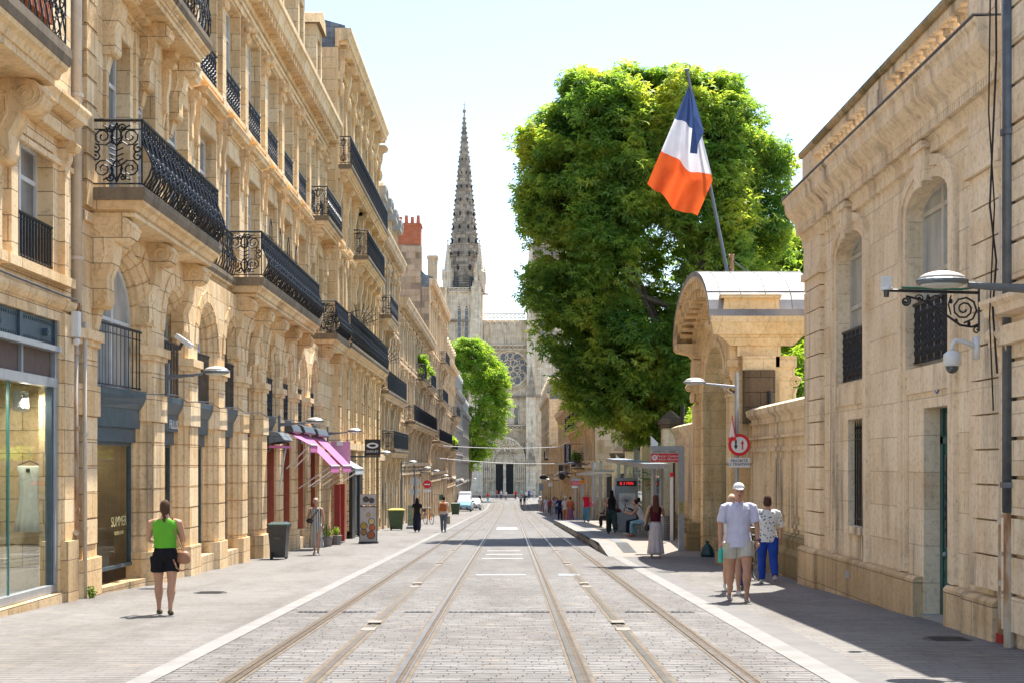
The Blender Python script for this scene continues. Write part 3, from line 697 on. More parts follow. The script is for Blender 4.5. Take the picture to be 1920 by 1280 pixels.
# upper storeys
UP = [(23.95, 1.3), (25.75, 1.2), (28.2, 1.6)]+[(c, 1.65) for c in (30.95, 33.7, 36.5, 39.3, 42.1, 44.9)]+[(47.3, 1.1), (49.3, 1.1)]
ops = []
for c, w in UP:
    ops += [(c-w/2, c+w/2, 5.95, 9.1), (c-w/2, c+w/2, 10.25, 12.95)]
m = MB(fU); wall(m, 22.0, 51.0, 5.7, 13.4, ops, .28)
m.quad((22.0, 0, 5.7), (22.0, -3, 5.7), (22.0, -3, 14.4), (22.0, 0, 14.4)); m.quad((51, 0, -3), (51, -3, -3), (51, -3, 14.4), (51, 0, 14.4))
m.build('facade_wall', 'gold', B)
for c, w in UP:
    a, b = c-w/2, c+w/2
    window(B, fU, a, b, 5.95, 9.1, -.26, pane='pane', trans=.76, bars=(.38,), fw=.09); window(B, fU, a, b, 10.25, 12.95, -.26, pane='pane', trans=.74, fw=.09)
    m = MB(fU)
    m.box(a-.16, a-.002, 0, .05, 5.95, 9.1); m.box(b+.002, b+.16, 0, .05, 5.95, 9.1); m.box(a-.16, b+.16, 0, .05, 9.102, 9.3)
    m.box(a-.12, b+.12, 0, .03, 9.302, 9.62)
    cornice(m, a-.3, b+.3, 9.62, .26, .30)
    m.box(a-.1, b+.1, 0, .06, 12.952, 13.1); m.box(a-.1, a-.002, 0, .06, 10.25, 12.95); m.box(b+.002, b+.1, 0, .06, 10.25, 12.95)
    m.build('window_surround', 'gold', B)
    if w > 1.3:
        for uu in (a-.36, b+.18):
            m = MB(fU); console(m, uu, uu+.18, 9.61, 1.05, .26); m.build('scroll_bracket', 'goldcarve', B)
    m = MB(fU); iron(m, (a-.02, .06), (b+.02, .06), 10.22, .86, 'juliet', .42, .013); m.build('window_railing', 'iron', B)
PIL = [22.85, 24.88, 26.9, 29.55, 32.33, 35.1, 37.9, 40.7, 43.5, 46.25, 48.3, 50.2]
for p in PIL:
    m = MB(fU); m.box(p-.20, p+.20, 0, .13, 10.22, 12.35); m.box(p-.26, p+.26, 0, .17, 9.95, 10.22); m.build('pilaster', 'gold', B)
m = MB(fU); m.box(22.0, 51, 0, .09, 9.92, 9.948); m.box(22.0, 51, 0, .16, 10.12, 10.218)
m.build('string_course', 'gold', B)
for p in PIL:
    m = MB(fU); m.box(p-.27, p+.27, 0, .2, 12.9, 13.0)
    console(m, p-.22, p+.22, 12.9, .62, .36); m.ball((p-.2, .2, 12.72), .1, .1, .1, 7, 5); m.ball((p+.2, .2, 12.72), .1, .1, .1, 7, 5)
    for k in (-1, 0, 1): m.ball((p+k*.12, .17, 12.5), .06, .08, .12, 6, 4)
    m.build('carved_capital', 'goldcarve', B)
m = MB(fU); m.box(22.0, 51, 0, .12, 13.0, 13.16); m.box(22.0, 51, 0, .17, 13.162, 13.26); cornice(m, 22.1, 51.1, 13.4, .95, .62, .42, .2, .2); m.box(22.0, 51, 0, .1, 13.262, 13.4)
m.build('main_cornice', 'gold', B)
for (a, b) in ((22.02, 22.6), (46.0, 46.5), (50.4, 50.95)):          # rusticated corner strips
    m = MB(fU); z = 5.8
    while z < 13: m.box(a, b, 0, .07, z+.01, z+.40); z += .42
    m.build('corner_quoin', 'gold', B)
m = MB(fU); m.prism_u([(.3, 14.35), (.45, 14.35), (.45, 14.5), (-.2, 14.9), (-1.4, 18.4), (-4, 19.3), (-7, 19.3), (-7, 14.35)], 22.0, 51); m.build('mansard_roof', 'slate', B)
for u in (24.1, 28.2, 32.3, 36.4, 40.5, 44.6, 48.7):
    d = MB(fU); d.box(u-.7, u-.42, -1.5, .08, 14.9, 17.1); d.box(u+.42, u+.7, -1.5, .08, 14.9, 17.1); d.box(u-.42, u+.42, -1.5, .08, 16.7, 17.1)
    d.prism_w([(u-.85, 17.102), (u+.85, 17.102), (u+.6, 17.5), (u, 17.75), (u-.6, 17.5)], -1.8, .22); dd = d.build('dormer', 'gold', B)
    window(dd, fU, u-.42, u+.42, 15.0, 16.7, -.05) if False else MB(fU)
    p = MB(fU); p.box(u-.42, u+.42, -.12, -.08, 14.9, 16.7); p.build('pane', 'pane', dd)
# balconies of B
balcony(B, fU, 22.35, 28.3, 6.15, .92, 'scroll', .17, 1.06, .36, 3, 1.5, .42, .33, r=.0145, w0=0)
balcony(B, fU, 33.1, 43.2, 6.15, .92, 'scroll', .17, 1.06, .36, 5, 1.5, .42, .36, r=.0145)
balcony(B, fU, 47.2, 50.9, 6.15, .92, 'scroll', .17, 1.06, .36, 2, 1.4, .42, .36, r=.0145)
balcony(B, fU, 28.32, 33.08, 6.1, .26, 'dense', .10, 1.0, .30, 0, 1.2, .3, .5, ends=False)
balcony(B, fU, 23.0, 28.0, 10.25, .8, 'dense', .06, 1.0, .34, 3, 1.25, .36, .5)
balcony(B, fU, 46.6, 50.6, 10.1, .7, 'juliet', .05, .95, .3, 2, 1.2, .32, .45)
m = MB(fU)
for u in (35.2, 36.6, 38.0, 39.4):
    m.tube([(u, .7, 6.2), (u, .7, 7.75), (u+.15, .7, 7.95), (u+.3, .7, 7.75), (u+.3, .7, 6.2)], .014, 5)
    m.tube([(u+.3, .55, 7.6), (u+1.4, .55, 7.6)], .012, 4)
m.build('balcony_trellis', 'iron', B)
m = MB(fB)                                    # loose cable running along the piers
P = []
for k in range(27):
    u = 22.6+k; P.append((u, .13 if True else 0, 2.93+.05*sin(k*2.1)))
m.tube(P, .012, 4); m.build('facade_cable', 'black', B)

# ------------------------------------------------------------- leftmost building (A)
fA = FL(-6.95)
A = thing('shop_building', 'golden stone building with a dress shop window at the left edge', 'building', (-6.75, 15, g(15)))
ops = [(15.6, 21.05, -.35, 3.82), (19.25, 20.75, 4.55, 6.35), (16.4, 17.9, 4.55, 6.35)]
ops2 = [(19.0, 20.6, 7.4, 10.2), (16.2, 17.9, 7.4, 10.2)]
m = MB(fA); wall(m, 10, 21.6, -2, 7.0, ops, .32); wall(m, 10, 21.6, 7.0, 16, ops2, .35)
m.quad((21.6, 0, -2), (21.6, -3, -2), (21.6, -3, 16), (21.6, 0, 16)); m.quad((10, 0, -2), (10, -3, -2), (10, -3, 16), (10, 0, 16)); m.quad((10, 0, 16), (21.6, 0, 16), (21.6, -3, 16), (10, -3, 16))
m.build('facade_wall', 'goldA', A)
m = MB(fA)
m.prism_u([(0, 4.0), (.03, 4.0), (.09, 4.07), (.10, 4.15), (0, 4.15)], 10, 21.6)
m.box(21.15, 21.6, 0, .05, -1.2, 3.95)
for (a, b) in ((18.75, 19.0), (21.0, 21.2), (15.9, 16.15), (18.15, 18.4)): m.box(a, b, 0, .10, 4.5, 6.6)
for (a, b) in ((18.70, 21.3), (15.85, 18.45)):
    m.box(a, b, 0, .16, 6.6, 6.78); cornice(m, a-.12, b+.12, 6.78, .34, .38)
m.box(18.6, 21.4, 0, .14, 4.36, 4.5); m.box(15.7, 18.5, 0, .14, 4.36, 4.5)
m.box(10, 21.6, 0, .05, 6.2, 6.28)
m.build('facade_moulding', 'goldA', A)
for u in (18.78, 21.02, 15.93, 18.17):
    m = MB(fA); console(m, u, u+.2, 6.598, .6, .28); m.build('scroll_bracket', 'goldcarve', A)
window(A, fA, 19.25, 20.75, 4.55, 6.35, -.30); window(A, fA, 16.4, 17.9, 4.55, 6.35, -.30); window(A, fA, 19.0, 20.6, 7.4, 10.2, -.33); window(A, fA, 16.2, 17.9, 7.4, 10.2, -.33)
m = MB(fA); iron(m, (19.25, -.02), (20.75, -.02), 4.58, .62, 'bars', .4, .018); m.build('window_railing', 'iron', A)
balcony(A, fA, 13.0, 18.7, 7.28, .95, 'dense', .0, 1.0, .42, 3, 1.1, .4, .45, 'goldcarve')
m = MB(fA); m.box(16.2, 18.3, .65, .82, 7.5, 7.9); m.build('window_box', 'terra', A)
m = MB(fA); m.box(10, 21.6, .02, .14, -.0+g(21)-.2, g(21)+.42-.0) if False else m.box(21.1, 21.6, .0, .12, g(21.5)-.3, g(21.5)+.95)
m.box(10, 21.1, 0, .06, -1.2, -.352); m.build('plinth', 'plinth', A)
# its shop front
SF = A
z0 = -.34
m = MB(fA); m.box(15.6, 21.05, -.16, -.04, z0, z0+.12); m.box(15.6, 21.05, -.16, -.02, 2.80, 2.94); m.box(15.6, 21.05, -.16, 0.04, 3.34, 3.42)
m.box(20.93, 21.04, -.16, -.03, z0+.12, 3.34); m.box(19.55, 19.62, -.16, -.05, 2.94, 3.34); m.box(15.6, 15.7, -.16, -.03, z0+.12, 3.8); m.build('front_frame', 'metal', SF)
m = MB(fA); m.box(15.6, 21.04, -.2, -.06, 3.422, 3.81)
for u in (17.2, 19.45, 20.95): m.box(u-.05, u+.05, -.06, -.02, 3.422, 3.80)
m.box(20.86, 20.93, -.16, -.06, z0+.12, 2.8)
for k in range(60):
    u = 15.7+k*.088; m.box(u, u+.04, -.058, -.045, 3.73, 3.77); m.box(u, u+.04, -.058, -.045, 3.46, 3.49)
for u in (18.6, 20.5): m.tube([(u, -.06, 3.60), (u, .02, 3.60)], .06, 12); m.tube([(u, .0, 3.60), (u, .03, 3.60)], .03, 8)
m.build('beam_casing', 'navy', SF)
m = MB(fA); m.box(19.62, 20.92, -.12, -.10, 2.94, 3.34); m.box(15.7, 19.55, -.12, -.10, 2.94, 3.34); m.build('fabric_blind', plain('brown blind', (.13, .09, .07), .8), SF)
m = MB(fA); m.quad((15.7, -.10, z0+.12), (20.93, -.10, z0+.12), (20.93, -.10, 2.80), (15.7, -.10, 2.80)); m.build('display_glass', 'sglass', SF)
m = MB(fA); m.box(19.16, 19.19, -.13, -.09, z0+.12, 2.80); m.build('glass_mullion', plain('teal glass edge', (.05, .18, .16), .3), SF)
m = MB(fA); m.quad((15.6, -3.6, -1), (21.55, -3.6, -1), (21.55, -3.6, 3.3), (15.6, -3.6, 3.3)); m.quad((21.55, -.33, -1), (21.55, -3.6, -1), (21.55, -3.6, 3.3), (21.55, -.33, 3.3)); m.quad((15.6, -.33, -1), (15.6, -3.6, -1), (15.6, -3.6, 3.3), (15.6, -.33, 3.3))
m.build('room_wall', 'goldA', SF)
m = MB(fA); m.quad((15.6, -.25, z0+.0), (21.55, -.25, z0+.0), (21.55, -3.6, z0), (15.6, -3.6, z0)); m.quad((15.6, -.33, 3.3), (21.55, -.33, 3.3), (21.55, -3.6, 3.3), (15.6, -3.6, 3.3)); m.build('display_floor', 'terrazzo', SF)
m = MB(fA)
for u in (20.75, 21.05): m.tube([(u, -.55, 2.72), (u-.12, -.50, 2.46)], .07, 10)
m.build('spotlight', 'whitepl', SF)
for u, e_ in ((20.8, 16), (18.6, 12)):
    L_ = bpy.data.lights.new('spotlight_lamp', 'AREA'); L_.energy = e_; L_.size = .3; L_.color = (1, .93, .8); lo = bpy.data.objects.new('spotlight_lamp', L_); COL.objects.link(lo); lo.location = (-7.45, u, 2.6); lo.rotation_euler = (R(12), R(-14), 0)
for u in (24.2, 27.2, 30): 
    L_ = bpy.data.lights.new('shop_lamp', 'POINT'); L_.energy = 25; L_.shadow_soft_size = .08; L_.color = (1, .8, .5); lo = bpy.data.objects.new('shop_lamp', L_); COL.objects.link(lo); lo.location = (-8.6, u+.6, 1.9)
    m = MB(); m.ball((-8.6, u+.6, 2.02), .07, .07, .07, 10, 8); m.build('shop_spot', 'bulb', B)
# the dress on its hanger
t = thing('dress', 'cream sleeveless dress hanging in the shop window', 'dress', (-7.45, 21.1, .6))
m = MB(); rings = []; DX, DY = -7.44, 21.12
for z, hw, dp in ((1.30, .17, .04), (1.27, .20, .05), (1.12, .165, .06), (.98, .17, .06), (.75, .155, .06), (.5, .18, .08), (.2, .215, .10), (-.02, .245, .12)):
    n = 32; zz = .58+(z+.02)*.775; rings.append([(DX+hw*cos(2*PI*k/n)*(1+.05*sin(k*2.2)*(1.3-z)), DY+dp*sin(2*PI*k/n)*(1+.35*sin(k*2.7)*(1.3-z)), zz) for k in range(n)])
m.loft(rings); m.build('dress_body', 'dress', t, smooth=True)
m = MB(); m.box(DX-.03, DX+.03, DY-.072, DY-.062, 1.50, 1.56); m.build('dress_label', 'black', t)
t = thing('clothes_hanger', 'wire clothes hanger holding the cream dress', 'hanger', (DX, DY, 1.6))
m = MB(); m.tube([(DX-.17, DY, 1.61), (DX, DY, 1.68), (DX+.17, DY, 1.61)], .011, 5); m.build('hanger_bar', 'wood', t)
m = MB(); m.tube([(DX, DY, 1.68), (DX, DY, 1.74), (DX+.03, DY, 1.78), (DX-.02, DY, 1.81), (DX-.05, DY, 1.78)], .005, 4); m.tube([(DX, DY, 1.79), (DX, DY, 3.25)], .002, 3); m.build('hanger_hook', 'metal', t)
m = MB(); m.box(-8.6, -8.55, 18.2, 21.0, -.3, 1.5)
for k in range(16): y_ = 18.3+k*.17; m.box(-8.55, -8.2, y_, y_+.07, .45+.1*sin(k*3), 1.42)
m.build('clothes_rack', plain('mixed garments', (.2, .16, .13), .9, 0, .7, 9), A)

# pipes between A and B
def pipe(name, label, X, Y, z0, z1, r, mat, brackets=(), mat2=None):
    t = thing(name, label, 'drainpipe', (X, Y, z0)); m = MB(); m.tube([(X, Y, z0), (X, Y, z1)], r, 10); m.build('pipe', mat, t, smooth=True)
    m = MB()
    for z in brackets: m = MB(); m.tube([(X, Y, z-.03), (X, Y, z+.03)], r*1.3, 10); m.build('pipe_collar', mat2 or mat, t)
    return t
pipe('drainpipe', 'thick cream drainpipe coming down to the first floor at the left', -6.93, 21.8, 4.15, 16, .085, 'pvc', (4.9, 7.5, 10))
t = pipe('drainpipe', 'rust streaked drainpipe below the cream one at the left shop', -6.95, 21.78, g(22)-.1, 4.15, .062, 'rustpipe', (-.1, .9, 2.2, 3.4))
m = MB(); m.tube([(-6.95, 21.78, 4.1), (-6.95, 21.78, 4.18)], .1, 10); m.tube([(-6.95, 21.75, .5), (-6.85, 21.55, .55)], .05, 8); m.build('pipe_socket', 'rustpipe', t)
pipe('drainpipe', 'thin grey drainpipe beside the rust streaked one', -6.84, 21.95, g(22)-.1, 3.9, .035, 'pvc', (.6, 2.1))
m = MB(); m.box(-6.9, -6.79, 21.45, 21.6, 3.62, 4.02); m.ball((-6.84, 21.52, 3.55), .06); m.build('junction_box', 'whitepl', loc=(-6.55, 21.6, 3.6), label='white cable junction box on the rusty drainpipe', cat='junction box')
m = MB(); P = [(-6.60, 21.6, 3.55), (-6.64, 21.4, 3.3), (-6.68, 21.35, 2.9), (-6.72, 20.9, 2.75), (-6.72, 18, 2.9)]
m = MB(fA); m.tube([(21.5, .12, 4.19), (19.0, .12, 4.2), (15, .12, 4.24)], .018, 5); m.build('wall_cable', 'pipeg', loc=(-6.6, 19, 4.2), label='grey cable running along the ledge of the dress shop building', cat='cable')
m = MB(); 
for k in range(22):
    a = random.random()*2*PI; r_ = random.random()*.05; h_ = .06+random.random()*.13
    m.tube([(-6.75+r_*cos(a), 22.0+r_*sin(a), g(22)), (-6.75+1.8*r_*cos(a), 22+1.8*r_*sin(a), g(22)+h_)], .006, 3); m.ball((-6.75+1.9*r_*cos(a), 22+1.9*r_*sin(a), g(22)+h_), .02, .02, .012, 5, 3)
m.build('weed', 'leafy', loc=(-6.75, 22, g(22)), label='small green weed growing at the foot of the rusty drainpipe', cat='plant')

# ------------------------------------------------------------- generic facade for the rest of the street
def generic(name, label, fr, X, u0, u1, floors, mat, carve, top, roof=None, depth=8.0, bay=2.6, ww=1.15, front=0.0, cornd=.55, shop='navy', pane='pane', side_near=True, dorm=True, hood=True, pil=True, cat='building', bandw=.1, zb=-6, frame='white', near_mat=None):
    """floors: list of (sill, head, rail) above the ground floor; top: cornice underside z"""
    t = thing(name, label, cat, (fr((u0, 0, 0))[0], u0, g(u0))); n = max(1, round((u1-u0)/bay)); bw = (u1-u0)/n
    cs = [u0+(i+.5)*bw for i in range(n)]; ops = []; gfl = []
    for c in cs:
        gy = g(c); gfl.append((c-ww*.62, c+ww*.62, gy+.12, gy+3.25))
    ops += gfl
    for (s_, h_, r_) in floors: ops += [(c-ww/2, c+ww/2, s_, h_) for c in cs]
    m = MB(fr); wall(m, u0, u1, zb, top, ops, .24); m.build('facade_wall', mat, t)
    m = MB(fr)
    if side_near: m.quad((u0, 0, zb), (u0, -depth, zb), (u0, -depth, top), (u0, 0, top))
    m.quad((u1, 0, zb), (u1, -depth, zb), (u1, -depth, top), (u1, 0, top)); m.quad((u0, -depth, zb), (u1, -depth, zb), (u1, -depth, top), (u0, -depth, top))
    m.quad((u0, 0, top), (u1, 0, top), (u1, -depth, top), (u0, -depth, top))
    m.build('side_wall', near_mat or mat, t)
    for i, c in enumerate(cs):
        a, b, z0_, z1_ = gfl[i]
        m = MB(fr); m.box(a, b, -.235, -.21, z0_, z1_); s = m.build('shop_opening', random.choice(['paned', 'paned', 'pane']), t)
        m = MB(fr); m.box(a, b, -.21, -.08, z1_-.5, z1_); m.box(a, a+.07, -.21, -.14, z0_, z1_-.5); m.box(b-.07, b, -.21, -.14, z0_, z1_-.5); m.box(a+.07, b-.07, -.21, -.14, z0_, z0_+.35); m.build('shop_frame', shop if i % 2 else 'wood', s)
        for (s_, h_, r_) in floors:
            window(t, fr, c-ww/2, c+ww/2, s_, h_, -.22, pane=pane, trans=.7, mat=frame)
            if r_: m = MB(fr); iron(m, (c-ww/2, .05), (c+ww/2, .05), s_, .85, 'juliet', .55, .014, sides=3); m.build('window_railing', 'iron', t)
    for (s_, h_, r_) in floors:
        for c in cs:
            m = MB(fr)
            surround(m, c-ww/2, c+ww/2, s_, h_, .15, .06)
            if hood: cornice(m, c-ww/2-.25, c+ww/2+.25, h_+.28, .2, .28)
            m.prism_w([(c-.12, h_), (c+.12, h_), (c+.17, h_+.27), (c-.17, h_+.27)], .062, .14)
            m.build('window_surround', carve, t)
    m = MB(fr)
    if pil:
        for i in range(n+1):
            u = u0+i*bw; a = max(u0, u-.16); b = min(u1, u+.16)
            m = MB(fr); m.box(a+.01, b-.01, 0, .1, g(u)-.3, top)
            for (s_, h_, r_) in floors: m.box(a-.04 if a > u0 else a+.005, b+.04 if b < u1 else b-.005, 0, .17, h_+.1, h_+.4)
            m.build('pilaster', carve, t)
    m = MB(fr)
    for (s_, h_, r_) in floors: m.box(u0+.002, u1-.002, .0, .13, s_-.42, s_-.26)
    m.box(u0+.003, u1-.003, 0, .2, g(u0)+3.45, g(u0)+3.7)
    m.build('facade_trim', carve, t)
    m = MB(fr); cornice(m, u0-.05, u1+.05, top, .7, cornd, .45, .2, .16); m.build('main_cornice', carve, t)
    if roof:
        rz, ri = roof
        m = MB(fr); m.prism_u([(cornd*.6, top+.7), (cornd*.6, top+.82), (-.3, top+1.0), (-.3-ri, rz), (-depth+1, rz+.6), (-depth, top+.002), (-.004, top+.002), (-.004, top+.7)], u0+.02, u1-.02); m.build('mansard_roof', 'slate', t)
        if dorm:
            for c in cs[::1]:
                d = MB(fr); zt = top+.8; hh = min(1.9, (rz-top)*.62)
                d.box(c-.6, c-.38, -1.2, .1, zt, zt+hh); d.box(c+.38, c+.6, -1.2, .1, zt, zt+hh); d.box(c-.38, c+.38, -1.2, .1, zt+hh-.3, zt+hh)
                d.prism_w([(c-.75, zt+hh), (c+.75, zt+hh), (c+.5, zt+hh+.35), (c, zt+hh+.55), (c-.5, zt+hh+.35)], -1.2, .2); dd = d.build('dormer', carve, t)
                d = MB(fr); d.box(c-.38, c+.38, -.1, -.05, zt, zt+hh-.3); d.build('pane', pane, dd)
    return t, cs
def chimney(parent, x0, x1, y0, y1, z0, z1, pots=0, mat='brick'):
    m = MB(); m.box(x0, x1, y0, y1, z0, z1); m.box(x0-.08, x1+.08, y0-.08, y1+.08, z1-.25, z1-.08); c = m.build('chimney', mat, parent)
    for i in range(pots):
        x = x0+(i+.5)*(x1-x0)/pots; m = MB(); m.lathe([(.17, z1), (.13, z1+.55+.12*(i % 2)), (.16, z1+.6+.12*(i % 2))], x, (y0+y1)/2, 9); m.build('chimney_pot', 'terra', c)
f = FL(-6.55)
C, cs = generic('apartment_building', 'tall richly carved stone building with long black top balcony, third on the left', f, -6.55, 51.05, 67, [(2.6, 5.2, 0), (6.35, 9.2, 0), (10.2, 12.2, 0), (12.95, 15.9, 0)], 'gold', 'goldcarve', 17.2, (19.2, 3.0), bay=2.66, cornd=.6, dorm=False)
balcony(C, f, 51.15, 66.8, 12.85, .62, 'dense', 0, 1.0, .3, 7, 1.5, .3, .6, 'goldcarve')
balcony(C, f, 51.2, 66.8, 6.2, .62, 'dense', .05, 1.05, .34, 7, 1.5, .3, .55, 'goldcarve')
balcony(C, f, 56.2, 64.0, 10.2, .72, 'dense', 0, 1.0, .3, 5, 1.6, .3, .55, 'goldcarve')
for i in range(8):
    m = MB(f); u = 51.3+i*2.2; console(m, u, u+.34, 17.19, 1.5, .55); m.ball((u+.17, .16, 15.75), .15, .14, .3, 8, 6)
    m.build('cornice_bracket', 'goldcarve', C)
for i in range(6):
    u = 52.4+i*2.66
    for (du, zz) in ((-.9, 5.85), (.7, 5.85), (-.9, 9.9), (.7, 9.9)): m = MB(f); console(m, u+du, u+du+.2, zz, .9, .3); m.build('scroll_bracket', 'goldcarve', C)
z = -1.4
for i in range(7):
    m = MB(f); u = 51.1+i*2.66; u = min(u, 66.4); z = -1.0
    while z < 5.4: m.box(u-.0, u+.5, .1, .17, z, z+.36); z += .4
    m.build('rusticated_pier', 'gold', C)
m = MB(f)                                     # spiked iron fans guarding the balcony ends
for (u, z0_) in ((55.9, 7.3), (66.9, 6.6)):
    for k in range(13):
        a = PI*k/12; m.tube([(u, .35+.1*cos(a), z0_+.1*sin(a)), (u, .35+.8*cos(a), z0_+.9*sin(a))], .015, 4)
    for r_ in (.35, .6): m.tube([(u, .35+r_*cos(PI*k/12), z0_+r_*sin(PI*k/12)) for k in range(13)], .014, 4)
    m.build('spiked_fan', 'iron', C)
    m = MB(f)
f = FL(-6.6)
D, cs = generic('apartment_building', 'narrow stone building with sculpted white dormers, fourth on the left', f, -6.6, 67.1, 80, [(2.4, 4.6, 0), (5.6, 8.2, 0), (9.2, 11.6, 0)], 'pale', 'palecarve', 12.6, (16.6, 1.0), bay=3.2, pane='pane')
balcony(D, f, 67.3, 72.0, 9.0, .75, 'juliet', 0, .9, .35, 2, 1.5, .4, .5, 'palecarve')
balcony(D, f, 67.4, 79.8, 5.3, .6, 'bars', 0, .95, .3, 4, 1.3, .35, .5, 'palecarve')
balcony(D, f, 70, 79.8, 2.4, .7, 'bars', 0, .9, .3, 4, 1.3, .35, .5, 'palecarve')
m = MB(f); m.lathe([(1.0, 13), (1.0, 16.0), (1.2, 16.1), (1.2, 16.3), (.9, 16.9), (.3, 17.6), (.1, 17.8)], 77.6, -1.3, 12); m.build('corner_turret', 'zinc', D)
for u in (68.7, 72, 75.2, 78.4):
    m = MB(f); m.box(u-.8, u+.8, -.2, .35, 14.9, 15.1); m.ball((u, .2, 15.35), .3, .25, .35, 8, 6); m.box(u-.8, u-.6, -.2, .4, 15.1, 15.45); m.box(u+.6, u+.8, -.2, .4, 15.1, 15.45)
    m.build('dormer_sculpture', 'stonewhite', D)
f = FL(-6.6)
D2, cs = generic('apartment_building', 'lower pale building with flat cornice and flower balcony, fifth on the left', f, -6.6, 80.1, 110.8, [(1.4, 3.4, 0), (4.6, 6.9, 0), (8.0, 9.9, 0)], 'pale', 'palecarve', 10.7, None, bay=3.1, cornd=.65)
balcony(D2, f, 84, 110, 4.3, .75, 'bars', 0, .95, .3, 7, 1.4, .4, .6, 'palecarve')
balcony(D2, f, 95, 100, 7.6, .7, 'bars', 0, .95, .3, 2, 1.2, .4, .6, 'palecarve'); balcony(D2, f, 103, 110, 7.6, .7, 'dense', 0, .95, .3, 2, 1.2, .4, .6, 'palecarve')
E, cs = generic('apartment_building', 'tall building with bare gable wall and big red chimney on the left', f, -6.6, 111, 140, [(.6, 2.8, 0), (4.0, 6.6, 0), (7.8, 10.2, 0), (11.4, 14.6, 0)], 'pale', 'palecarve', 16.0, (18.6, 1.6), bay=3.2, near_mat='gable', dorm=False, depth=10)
chimney(E, -10.2, -7.3, 111.0, 112.4, 15, 21.2, 6)
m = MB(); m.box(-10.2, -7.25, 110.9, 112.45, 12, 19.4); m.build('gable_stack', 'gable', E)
chimney(E, -7.2, -6.4, 119, 120.4, 16, 19.8, 0, 'palecarve'); chimney(E, -7.0, -6.3, 131, 132.3, 16, 18.6, 0, 'palecarve')
balcony(E, f, 124, 132, 10.9, .8, 'bars', 0, .95, .3, 3, 1.2, .4, .8, 'palecarve')
balcony(E, f, 114, 139, 3.6, .75, 'bars', 0, .95, .3, 6, 1.3, .4, .8, 'palecarve'); balcony(E, f, 120, 130, 7.3, .75, 'dense', 0, .95, .3, 3, 1.3, .4, .8, 'palecarve')
F1, cs = generic('apartment_building', 'cream building with small balconies in the middle distance on the left', f, -6.6, 140.2, 161, [(-.4, 2.0, 1), (3.4, 5.8, 1), (7.2, 9.6, 1)], 'pale', 'palecarve', 11.8, (14.4, 1.2), bay=3.3)
F2, cs = generic('apartment_building', 'pale building with blue slate roof near the end of the left row', f, -6.6, 161.2, 186, [(-.6, 1.8, 1), (3.2, 5.6, 1), (6.6, 8.8, 0)], 'pale', 'stonewhite', 9.8, (13.2, 1.4), bay=3.4)
F3, cs = generic('apartment_building', 'last pale building of the left row beside the cathedral square', f, -6.6, 186.2, 213, [(-.6, 1.8, 1), (2.8, 5.0, 0), (5.9, 7.6, 0)], 'pale', 'stonewhite', 8.2, (10.6, 1.4), bay=3.5)
balcony(F1, f, 143, 152, 3.2, .8, 'bars', 0, .95, .3, 3, 1.1, .4, .8, 'palecarve'); balcony(F1, f, 150, 160, 7.0, .8, 'bars', 0, .95, .3, 3, 1.1, .4, .8, 'palecarve')
chimney(F1, -8, -7.1, 142, 143, 12, 16, 2, 'terra'); chimney(F2, -8.4, -7.6, 170, 171, 11, 14.2, 0, 'palecarve')

# ============================================================= right side
fR = FR(5.6)
R1 = thing('mansion_wing', 'rosy stone two storey wing with balustraded roof and green door on the right', 'building', (5.6, 20, g(20)))
W1, W2 = (21.56, 23.3), (17.36, 19.2); D2_ = (17.25, 18.5); L1 = (21.3, 22.65)
opsu = [(W1[0], W1[1], 2.98, 5.42, .32), (W2[0], W2[1], 2.95, 5.42, .32)]
opsl = [(L1[0], L1[1], .62, 2.36, 0, .3), (D2_[0], D2_[1], -.46, 2.38, 0, .30)]
m = MB(fR); wall(m, 15.3, 25.6, -1.2, 2.6, opsl, .4); wall(m, 15.3, 25.6, 2.6, 5.8, opsu, .27, N=12)
m.quad((25.6, 0, -2), (25.6, -9, -2), (25.6, -9, 6.5), (25.6, 0, 6.5)); m.quad((15.3, 0, -2), (15.3, -9, -2), (15.3, -9, 6.5), (15.3, 0, 6.5)); m.quad((15.3, 0, 6.5), (25.6, 0, 6.5), (25.6, -9, 6.5), (15.3, -9, 6.5)); m.quad((15.3, -9, -2), (25.6, -9, -2), (25.6, -9, 6.5), (15.3, -9, 6.5))
m.build('facade_wall', 'right', R1)
m = MB(fR); m.prism_u([(0, 5.7), (.06, 5.72), (.06, 5.86), (.10, 5.92), (.12, 6.0), (.18, 6.05), (.2, 6.16), (.34, 6.3), (.38, 6.36), (.40, 6.52), (.44, 6.56), (.44, 6.6), (-.2, 6.62), (-.2, 5.7)], 15.2, 25.95); cn = m.build('main_cornice', 'rightA', R1)
m = MB(fR); k = 15.3
while k < 25.85: m.box(k, k+.05, .115, .185, 5.93, 6.035); k += .085
m.build('dentil_row', 'rightA', cn, kind='stuff')
m = MB(fR); m.box(15.2, 25.95, .0, .46, 6.62, 6.635); m.build('lead_flashing', 'lead', cn)
m = MB(fR); m.prism_u([(-.32, 7.36), (.14, 7.36), (.17, 7.40), (.17, 7.46), (-.02, 7.52), (-.32, 7.48)], 15.3, 25.75); m.build('coping', 'moss', R1)
m = MB(fR); m.box(15.3, 25.7, -.26, .1, 6.64, 6.78); m.box(15.3, 25.7, -.25, .09, 7.24, 7.358); m.build('balustrade_rail', 'rightA', R1)
for (a, b) in ((15.3, 16.4), (20.1, 21.1), (24.9, 25.68)):
    m = MB(fR); m.box(a, b, -.27, .11, 6.62, 7.355); m.box(a+.1, b-.1, .11, .125, 6.8, 7.2); m.build('balustrade_pedestal', 'rightA', R1)
